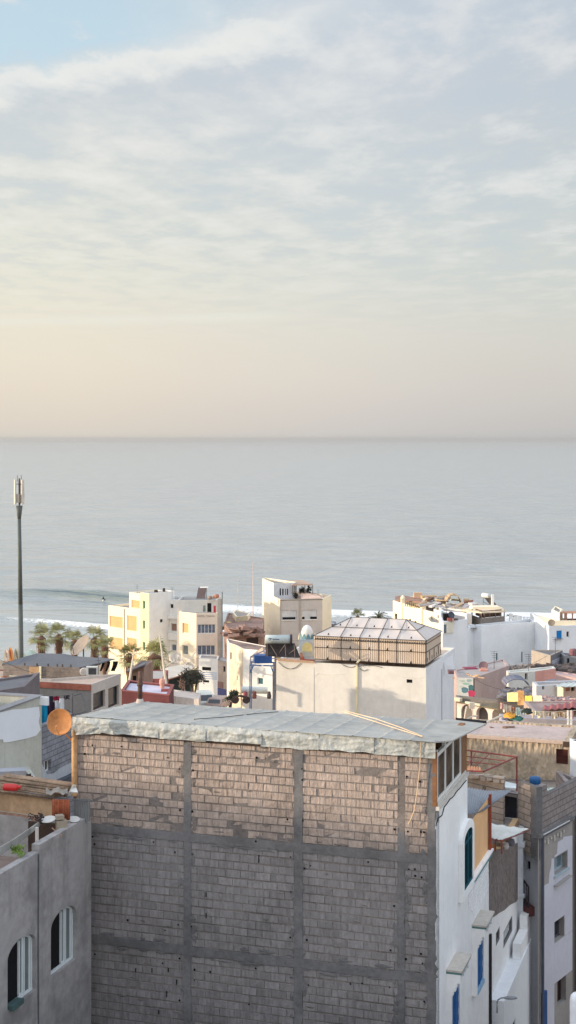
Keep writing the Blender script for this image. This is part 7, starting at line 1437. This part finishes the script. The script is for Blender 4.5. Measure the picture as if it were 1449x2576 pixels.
mb = MB(); mb.fbox(jf[0], 0, jf[0].L, 23.95, zj, -.2, 0); mb.build('block_wall', bw2, jr)
mb = MB(); sx = jf[1].hit(1376, 2000)[0]; mb.fbox(jf[1], .205, sx, ztj_ := zat(2106, 47.7), zj - .03, -.2, 0); mb.fbox(jf[1], sx, jf[1].L + 1.2, ztj_, zj - .40, -.2, 0); mb.build('block_wall', bw3, jr)
mb = MB(); mb.fbox(jf[0], jf[0].L - .30, jf[0].L + .01, 23.9, zj + .03, -.21, .03); mb.build('concrete_column', conc, jr)
house('yard_wall', 'block wall with a dark doorway between the corrugated awning and the block room', 'wall', [Vector(xy(1225, 50)), Vector(xy(1304, 49.2))], 16, zat(1990, 49.6), bw3, conc, bdir=(EY.x, EY.y), back=.3, ph=.01, th=.1, ops=[(0, (1265, 1302, 2004, 2080), 'hole', dict(mp=mat('deep_grey_door', s2l((52, 50, 58)), var=.3)))])
dirt_f = pl('mortar_floor', 120, 112, 106)
house('yard_floor', 'shaded concrete yard roof between the block parapet and the rubble wall', 'roof', [Vector(xy(1160, 50.3)), Vector(xy(1440, 50.0))], 14, 24.6, pl('yard_side', 116, 108, 104), pl('yard_screed', 138, 128, 120, var=.2, dirt=.4), bdir=(EY.x, EY.y), back=6, ph=.02)
mb = MB(); c = P(1346, 1976, 51); mb.lathe(c, [(.0, 0), (.16, 0), (.2, .05), (.21, .25), (.17, .31), (0, .33)], 16); solo(mb, 'blue_drum', mat('deep_blue_plastic', s2l((34, 88, 140)), rough=.4, bump=0), 'blue drum behind the top of the block room', 'drum', smooth=True)
mb = MB(); mb.plate([P(1268, 1980, 49.8), P(1298, 1983, 49.5), P(1299, 1972, 51), P(1272, 1966, 51.5)], .04); solo(mb, 'white_sheet', pl('cool_sheet', 206, 212, 212), 'white sheet lying left of the block room', 'sheet')
mb = MB(); mb.box(P(1396, 1993, 50.5), (.28, .2, .1), .2); mb.box(P(1398, 1990, 50.5), (.22, .15, .09), .2); solo(mb, 'wash_basin', pl('pale_basin', 190, 204, 196, rough=.4, bump=0), 'pale green wash basin behind the side of the block room', 'basin')
mb = MB(); mb.plate([P(1301, 1968, 50.6), P(1322, 1972, 50.3), P(1321, 1960, 50.9)], .06); solo(mb, 'board', wood, 'small grey board beside the pergola post', 'board')
# corrugated white roof and pillar of the next terrace
s_ = sheet(P(1226, 2106, 43.2), P(1262, 2113, 42.8), P(1330, 2086, 46), P(1228, 2070, 46.8), pitch=.16, amp=.018); solo(s_, 'sheet_roof', pl('white_corrugated', 214, 214, 208, rough=.5, bump=.1, dirt=.25, dcol=(.5, .48, .44)), 'white corrugated sheet roof over the terrace beside the apricot wall', 'roof', smooth=True)
mb = MB(); mb.path([P(1234, 2112, 43), P(1263, 2115, 42.8), P(1296, 2103, 44.5), P(1331, 2089, 46)], .02); mb.tube(P(1262, 2115, 42.8), P(1262, 2148, 42.8), .025); mb.tube(P(1246, 2113, 43), P(1246, 2142, 43), .02); solo(mb, 'roof_bar', redm, 'dark red bar under the white corrugated sheet roof', 'bar')
# house two along the alley: rubble upper wall, white lower wall
S2 = Fr((PR + EY * (SL + .03)), u=EY); n0_, n1_ = .0, side.hit(1314, 2200)[0] - SL
h2 = T('alley_house', 'white house with a bare brown upper wall next to the blue hooded windows', 'house', (*(PR + EY * (SL + 3)).xy, 16))
wh2 = [S2.hit(*p) for p in ((1247.5, 2341), (1257.5, 2375), (1266, 2317), (1289.5, 2371))]
hl = []
for (xa, xb, ya, yb) in ((1247.5, 1258, 2338, 2374), (1266.5, 1289.5, 2323, 2366)):
    t0, t1 = S2.hit(xa, 2340)[0], S2.hit(xb, 2340)[0]; zt5 = S2.hit((xa + xb) / 2, ya)[1]; zb5 = S2.hit((xa + xb) / 2, yb)[1]; hl.append((t0, t1, zb5, zt5))
mb = MB(); facewall(mb, S2, 0, n1_, 14, 24.9, hl, rv=.04); e = S2.p(n1_, 0); bk2 = Fr(S2.p(0, 0) - EX * 0 , u=-EX)
near = Fr(PR + EY * (SL + .03) - EX * 4, PR + EY * (SL + .03)); facewall(mb, near, 0, 4, 14, 24.9); far_ = Fr(S2.p(n1_, 0), S2.p(n1_, 0) - EX * 4); facewall(mb, far_, 0, 4, 14, 24.9)
mb.build('wall', whitew, h2)
for r in hl: opening(S2, r, h2, 'win', mf=pl('grey_frame', 120, 118, 118), rv=.04)
mb = MB(); q = [S2.hit(*p) for p in [(1230, 2310), (1236, 2308), (1243, 2305), (1255, 2296), (1268, 2289), (1282, 2276), (1298, 2268), (1301, 2262), (1301, 2120), (1230, 2145)]]; mb.plate([S2.p(t_, z_, .02) for t_, z_ in q], .018); bu = mat('bare_brown_wall', s2l((128, 118, 114)), var=.2, dirt=.4, dcol=(.12, .11, .1), bump=1.2, bsc=4); ribs2(bu, .8, 5, 1); mb.build('bare_wall', bu, h2)
mb = MB(); mb.plate([S2.p(0, 24.88, 0), S2.p(n1_, 24.88, 0), S2.p(n1_, 24.88, -4), S2.p(0, 24.88, -4)], .1); mb.build('roof', dirt_f, h2)
mb = MB(); t_ = S2.hit(1306, 2200)[0]; mb.fbox(S2, t_ - .22, t_ + .35, 14, zat(2096, 47.5), -.4, .16); mb.fbox(S2, t_ - .26, t_ + .39, 24.2, 24.35, -.4, .22); mb.fbox(S2, t_ - .26, t_ + .39, 22.5, 22.6, -.4, .22); mb.build('white_pillar', pl('pillar_white', 206, 208, 212, streak=.2), h2)
mb = MB(); t_ = S2.hit(1231, 2400)[0]; mb.fbox(S2, .02, .16, 14, 23.1, .003, .07); mb.build('dark_downpipe', MC['black_cable'], h2)
mb = MB(); mb.fbox(S2, .55, n1_ - .8, 24.9, 25.1, -.2, -.01); mb.build('ochre_parapet', pl('ochre_parapet', 170, 140, 104, var=.2, dirt=.4), h2)
rr = random.Random(9)
for k, (x, y, c, lb) in enumerate([(1238, 2134, (176, 122, 84), 'orange brown pot on the terrace under the white sheet roof'), (1252, 2141, (222, 196, 150), 'pale ochre bag on the terrace under the white sheet roof'), (1252, 2131, (120, 104, 92), 'dark jar on the terrace under the white sheet roof'), (1270, 2128, (206, 200, 200), 'white cloth bundle on the terrace beside the white pillar'), (1285, 2119, (120, 116, 128), 'grey pot near the white pillar')]):
    mb = MB(); mb.lathe(P(x, y + 8, 44.5 + .3 * k), [(0, 0), (.10, 0), (.14, .1), (.11, .2), (.06, .22), (0, .22)], 12); solo(mb, 'terrace_pot', pl('tpot_%d' % k, *c), lb, 'pot', smooth=True)
# lower projecting white terrace along the alley, with the street lamp
lt = T('lower_terrace', 'white stepped terrace wall with dark doorways along the alley below the brown wall', 'wall', (*S2.p(3, 0).xy, 14))
S3 = Fr(S2.p(.3, 0, .42), u=EY)
dl = [(1.0, 2.1, 14, 19.75), (7.6, 8.6, 14, 20.3)]
mb = MB(); facewall(mb, S3, 0, 11, 14, 21.05, dl, rv=.04); nf3 = Fr(S3.p(0, 0, -.42), S3.p(0, 0)); facewall(mb, nf3, 0, .42, 14, 21.05); mb.quad(S3.p(0, 21.05), S3.p(11, 21.05), S3.p(11, 21.05, -.42), S3.p(0, 21.05, -.42)); mb.build('wall', bluew, lt)
for r in dl: opening(S3, r, lt, 'hole', mp=mat('navy_doorway', s2l((26, 28, 40)), bump=0), rv=.04)
mb = MB()
for t0, t1, z_ in ((3.6, 6.2, 21.55), (5.0, 6.2, 22.0), (6.2, 11, 21.9), (6.6, 9.0, 22.6)): mb.fbox(S3, t0, t1, 21.05 if z_ < 21.95 else 21.5, z_, -.36 + .01 * t0, -.003 - .01 * t0)
mb.build('stepped_parapet', whitew, lt)
lp = T('street_lamp', 'grey street lamp on a short bent arm beside the white alley wall', 'street lamp', P(1250.5, 2548, 41.2)); mb = MB(); mb.path([P(1250.5, 2548, 41.2), P(1250.5, 2522, 41.2), P(1253, 2515, 41.2), P(1260, 2511, 41.2), P(1272, 2509, 41.2)], .022, 8); mb.build('arm', pl('lamp_grey', 142, 146, 150, rough=.4, bump=0), lp, True)
mb = MB(); c = P(1266, 2510, 41.2); mb.lathe(c, [(0, 0), (.04, .02), (.07, .12), (.075, .25), (.05, .38), (0, .42)], 14, axis=(1, 0, -.02)); mb.v = [Vector((v.x, v.y, c.z + (v.z - c.z) * .62)) for v in mb.v]; mb.build('lamp_head', MC['lamp_grey'], lp, True)
# end of the alley: small white house with stair, window, red steps
ea = Vector(xy(1296, 49.0)); eb = Vector(xy(1353, 47.9)); ze = 23.94
eh, ef = house('alley_end_house', 'small white house closing the alley with a black window and a steel stair', 'house', [ea, eb], 13, ze, pl('alley_white', 190, 192, 198, var=.06, streak=.2), conc, bdir=(.4, 1), back=1.5, ph=.02, ops=[(0, (1320.5, 1334, 2165, 2189), 'hole', {}), (0, (1314, 1321, 2292, 2360), 'win', dict(mf=whitew))])
f = ef[0]; mb = MB(); a, b_ = f.hit(1317, 2190), f.hit(1344, 2228); mb.tube(f.p(*a, .25), f.p(*b_, .25), .03); c, d_ = f.hit(1319, 2252), f.hit(1344, 2280); mb.tube(f.p(*c, .25), f.p(*d_, .25), .04)
for k in range(6): q = k / 5; mb.tube(f.p(*a, .25).lerp(f.p(*b_, .25), q), f.p(*c, .25).lerp(f.p(*d_, .25), q), .015)
mb.tube(f.p(*b_, .25), f.p(*d_, .25), .03); solo(mb, 'stair_rail', mat('dark_iron', s2l((54, 48, 54)), bump=0), 'dark iron stair rail on the small white alley house', 'railing')
mb = MB(); 
for k in range(5): q = f.hit(1319 + k * 5, 2262 + k * 4); mb.fbox(f, q[0], q[0] + .14, q[1] - .3, q[1], .01, .3)
solo(mb, 'red_steps', pl('dark_red_steps', 108, 66, 66), 'dark red steps under the iron stair rail', 'steps')
# the lavender and grey house under the block room
jn = Vector(along(jc, (math.sin(rad(34)), math.cos(rad(34))), 1500)); JL = Fr(jc + Vector((.0, -.03)), u=(math.sin(rad(34)), math.cos(rad(34)))); JL = Fr(JL.p(0, 0, .03).xy, u=(math.sin(rad(34)), math.cos(rad(34))))
ztj = zat(2106, 47.7); lv = pl('grey_render_side', 158, 152, 148, var=.1, streak=.25, dcol=(.25, .24, .25), bump=.4); lav = pl('lavender_whitewash', 202, 202, 212, var=.05, streak=.15, dcol=(.42, .42, .48), bump=.3)
jh = T('lavender_house', 'grey rendered house with irregular lavender white paint around its window on the right', 'house', (*JL.p(2, 0).xy, 14))
def jrect(xa, xb, yl_top, yl_bot):
    t0, zt6 = JL.hit(xa, yl_top); t1 = JL.hit(xb, yl_top)[0]; return (t0, t1, JL.hit(xa, yl_bot)[1], zt6)
jo = [jrect(1395, 1426.5, 2159, 2202), jrect(1391, 1419, 2323, 2375), jrect(1402, 1424, 2470, 2534)]
JLn = JL.hit(1440, 2200)[0]
mb = MB(); facewall(mb, JL, 0, JLn, 13, ztj, jo, rv=.2); mb.build('wall', lv, jh)
opening(JL, jo[0], jh, 'win', nm=2, mp=mat('pale_teal_glass', s2l((112, 132, 142)), rough=.2, bump=0), mf=pl('window_grey_blue', 168, 186, 194), rv=.2, sill=True)
opening(JL, jo[1], jh, 'win', nm=2, mf=pl('dark_frame', 92, 92, 96), rv=.2); opening(JL, jo[2], jh, 'hole', mp=mat('maroon_room', (.03, .012, .014)), rv=.2)
a, b_, c, d_ = jo[0]
pp = [k3(*p) for p in [(660, 1760), (700, 1680), (820, 1610), (835, 1400), (870, 1240), (885, 1050), (955, 1040), (962, 985), (1012, 940), (1020, 720), (1035, 670), (1140, 610), (1165, 550), (1240, 545)]]
qq = [JL.hit(*p) for p in pp]; zr = JL.hit(*k3(1330, 540))[1]; te = JLn - .03
# paint patch split around the window opening
mb = MB(); o1 = .012
left = [q for q in qq if q[0] <= a - .04]; lowz = 13.1
poly = [(.04, lowz), (a - .04, lowz), (a - .04, qq[6][1])] + [q for q in reversed(qq[:6])]; mb.plate([JL.p(*q, o1) for q in poly], .01)
poly = [(a - .04, d_ + .04), (te, d_ + .04), (te, zr), (qq[13][0], qq[13][1]), (qq[12][0], qq[12][1]), (qq[11][0], qq[11][1]), (qq[10][0], qq[10][1]), (qq[9][0], qq[9][1]), (qq[8][0], qq[8][1]), (max(a - .04, qq[7][0]), qq[7][1])]; mb.plate([JL.p(*q, o1) for q in poly], .01)
mb.plate([JL.p(*q, o1) for q in [(b_ + .04, c - .1), (te, c - .1), (te, d_ + .038), (b_ + .04, d_ + .038)]], .01)
top2 = c - .102; m0_, m1_ = jo[1][0], jo[1][1]
for (t0, t1, za, zb) in ((a - .038, te, jo[1][3] + .02, top2), (a - .038, m0_ - .02, jo[1][2], jo[1][3] + .018), (m1_ + .02, te, jo[1][2], jo[1][3] + .018), (a - .038, te, jo[2][3] + .02, jo[1][2] - .02)):
    if t1 > t0: mb.plate([JL.p(t0, za, o1), JL.p(t1, za, o1), JL.p(t1, zb, o1), JL.p(t0, zb, o1)], .01)
mb.build('lavender_paint', lav, jh)
mb = MB(); p_ = [JL.hit(*k3(*q)) for q in ((640, 540), (1240, 215))]; mb.tube(JL.p(*p_[0], .08), JL.p(*p_[1], .08), .035); mb.tube(JL.p(p_[0][0], p_[0][1], .08), JL.p(p_[0][0], 13, .08), .05); mb.build('downpipe', pl('pipe_slate', 84, 88, 100, bump=0), jh)
mb = MB(); mb.tube(JL.p(p_[0][0], p_[0][1] + .06, .10), JL.p(p_[1][0], p_[1][1] + .06, .10), .022); mb.build('pale_pipe', pl('pipe_pale', 196, 194, 190, bump=0), jh)
for k in range(7): mb = MB(); q = lerp(Vector((p_[0][0], 0, p_[0][1])), Vector((p_[1][0], 0, p_[1][1])), .1 + .12 * k); mb.fbox(JL, q.x, q.x + .1, q.z - .28 - .1 * (k % 2), q.z - .2, .01, .05); mb.build('render_chip', pl('render_chip', 190, 186, 178), jh)
mb = MB(); mb.fbox(JL, .22, .55, 13, zat(2490, 48), .02, .1); mb.build('blue_panel', mat('blue_panel', s2l((44, 84, 140)), bump=0), jh)
mb = MB(); mb.plate([JL.p(a - .1, c - .35, .02), JL.p(b_ + .1, c - .30, .02), JL.p(b_ + .1, c - .3, .16), JL.p(a - .1, c - .34, .16)], .03); mb.build('window_shelf', lv, jh)
mb = MB(); mb.fbox(JL, .003, JLn, ztj - .003, ztj + .12, -.2, .10); mb.build('ledge', conc, jh)
# right edge strip beyond
house('edge_house', 'dim grey block house at the right edge behind the lavender house', 'house', [Vector(xy(1438, 51.5)), Vector(xy(1490, 50.5))], 13, zat(1995, 51), bw3, conc, bdir=(0, 1), back=3, ph=.1, ops=[(0, (1443, 1475, 2150, 2190), 'win', {}), (0, (1441, 1470, 2440, 2540), 'hole', {})])
mb = MB(); c = P(1452, 2590, 27); mb.lathe(c, [(.14, -.3), (.14, .55), (.125, .64), (.08, .69), (0, .71)], 24); solo(mb, 'white_post', pl('near_white_pipe', 214, 218, 226, rough=.4, bump=0), 'rounded white pipe top at the bottom right corner', 'post', smooth=True)

# two unseen houses added below and beside the view to darken the street
house('unseen_shade_house', 'unseen flat roofed house added across the lane to shade the block wall', 'house', [Vector((-16, 17)), Vector((9.5, 17)), Vector((8.6, 31.6)), Vector((-13, 32.2))], 14, 24.0, greyr, roofg, ph=.4)
house('lane_house', 'unseen tall pale house added on the right to shade the alley', 'house', [Vector((10.6, 24)), Vector((22, 20)), Vector((24, 40)), Vector((12.2, 44))], 12, 27.5, MC['alley_white'], roofg, ph=.4)

# wires and aerials over the town
mb = MB()
def wire(a, b_, sag, r=.012):
    n = 14; pts_ = [a.lerp(b_, k / n) - Vector((0, 0, sag * 4 * (k / n) * (1 - k / n))) for k in range(n + 1)]; mb.path(pts_, r, 4)
for lab, segs_ in (('overhead wires sagging between the hotel and the large patchy white house', [(P(556, 1560, 195), P(792, 1606, 140), 1.2), (P(556, 1566, 195), P(700, 1655, 142), 1.0)]),
                   ('overhead wires crossing the roofs below the long white house', [(P(1150, 1690, 108), P(1384, 1645, 122), .8), (P(1282, 1688, 106), P(1419, 1655, 122), .5), (P(1191, 1705, 107), P(1350, 1722, 92), .6)]),
                   ('thin wires above the canopy on the left', [(P(0, 1660, 80), P(306, 1700, 76), .6), (P(92, 1672, 83), P(320, 1690, 118), .9)])):
    mb = MB()
    for a, b_, sg_ in segs_: wire(a, b_, sg_)
    solo(mb, 'overhead_wires', MC['black_cable'], lab, 'wires', 'overhead wires')
for i, (x, y, d, h_, lb) in enumerate([(247, 1697, 78, 1.3, 'thin aerial behind the air conditioning unit'), (1243, 1688, 112, 1.6, 'thin aerial on the right half of the mauve roof'), (1397, 1646, 122, 1.5, 'thin aerial on the grey flat roofed shed'), (1123, 1560, 153, 1.6, 'thin aerial beside the small dark dish'), (433, 1508, 202, 1.8, 'thin aerial on the narrow white house with the balcony'), (345, 1497, 203, 1.5, 'thin aerial on the cream apartment block roof'), (1330, 1692, 106, 1.4, 'thin aerial above the white and salmon walls'), (800, 1508, 203, 1.4, 'thin aerial at the right of the beach house roof')]):
    mb = MB(); c = P(x, y, d); mb.tube(c, c + Vector((0, 0, h_)), .025, .02, 5)
    for k in range(4): mb.tube(c + Vector((-.3 + .05 * k, 0, h_ - .05 - .16 * k)), c + Vector((.3 - .05 * k, 0, h_ - .05 - .16 * k)), .014, .014, 4)
    solo(mb, 'tv_aerial', MC['grey_conduit'], lb, 'aerial', 'rooftop aerials')
# ================================================================ sea air: one closed box of even haze
hz2 = bpy.data.materials.new('sea_haze'); hz2.use_nodes = True; nt = hz2.node_tree; nt.nodes.clear(); t = NT(nt)
pv = t.n('ShaderNodeVolumePrincipled'); pv.inputs['Color'].default_value = (.60, .61, .63, 1); pv.inputs['Density'].default_value = .00008; pv.inputs['Anisotropy'].default_value = .2
ou = t.n('ShaderNodeOutputMaterial'); nt.links.new(pv.outputs[0], ou.inputs['Volume'])
mb = MB(); mb.box((0, 10500, -12.5), (9500, 11500, 57.5)); o = mb.build('haze', hz2, None, loc=(0, 0, 0)); tag(o, 'thin pale sea haze over the water', 'haze', kind='stuff')
o.visible_shadow = True
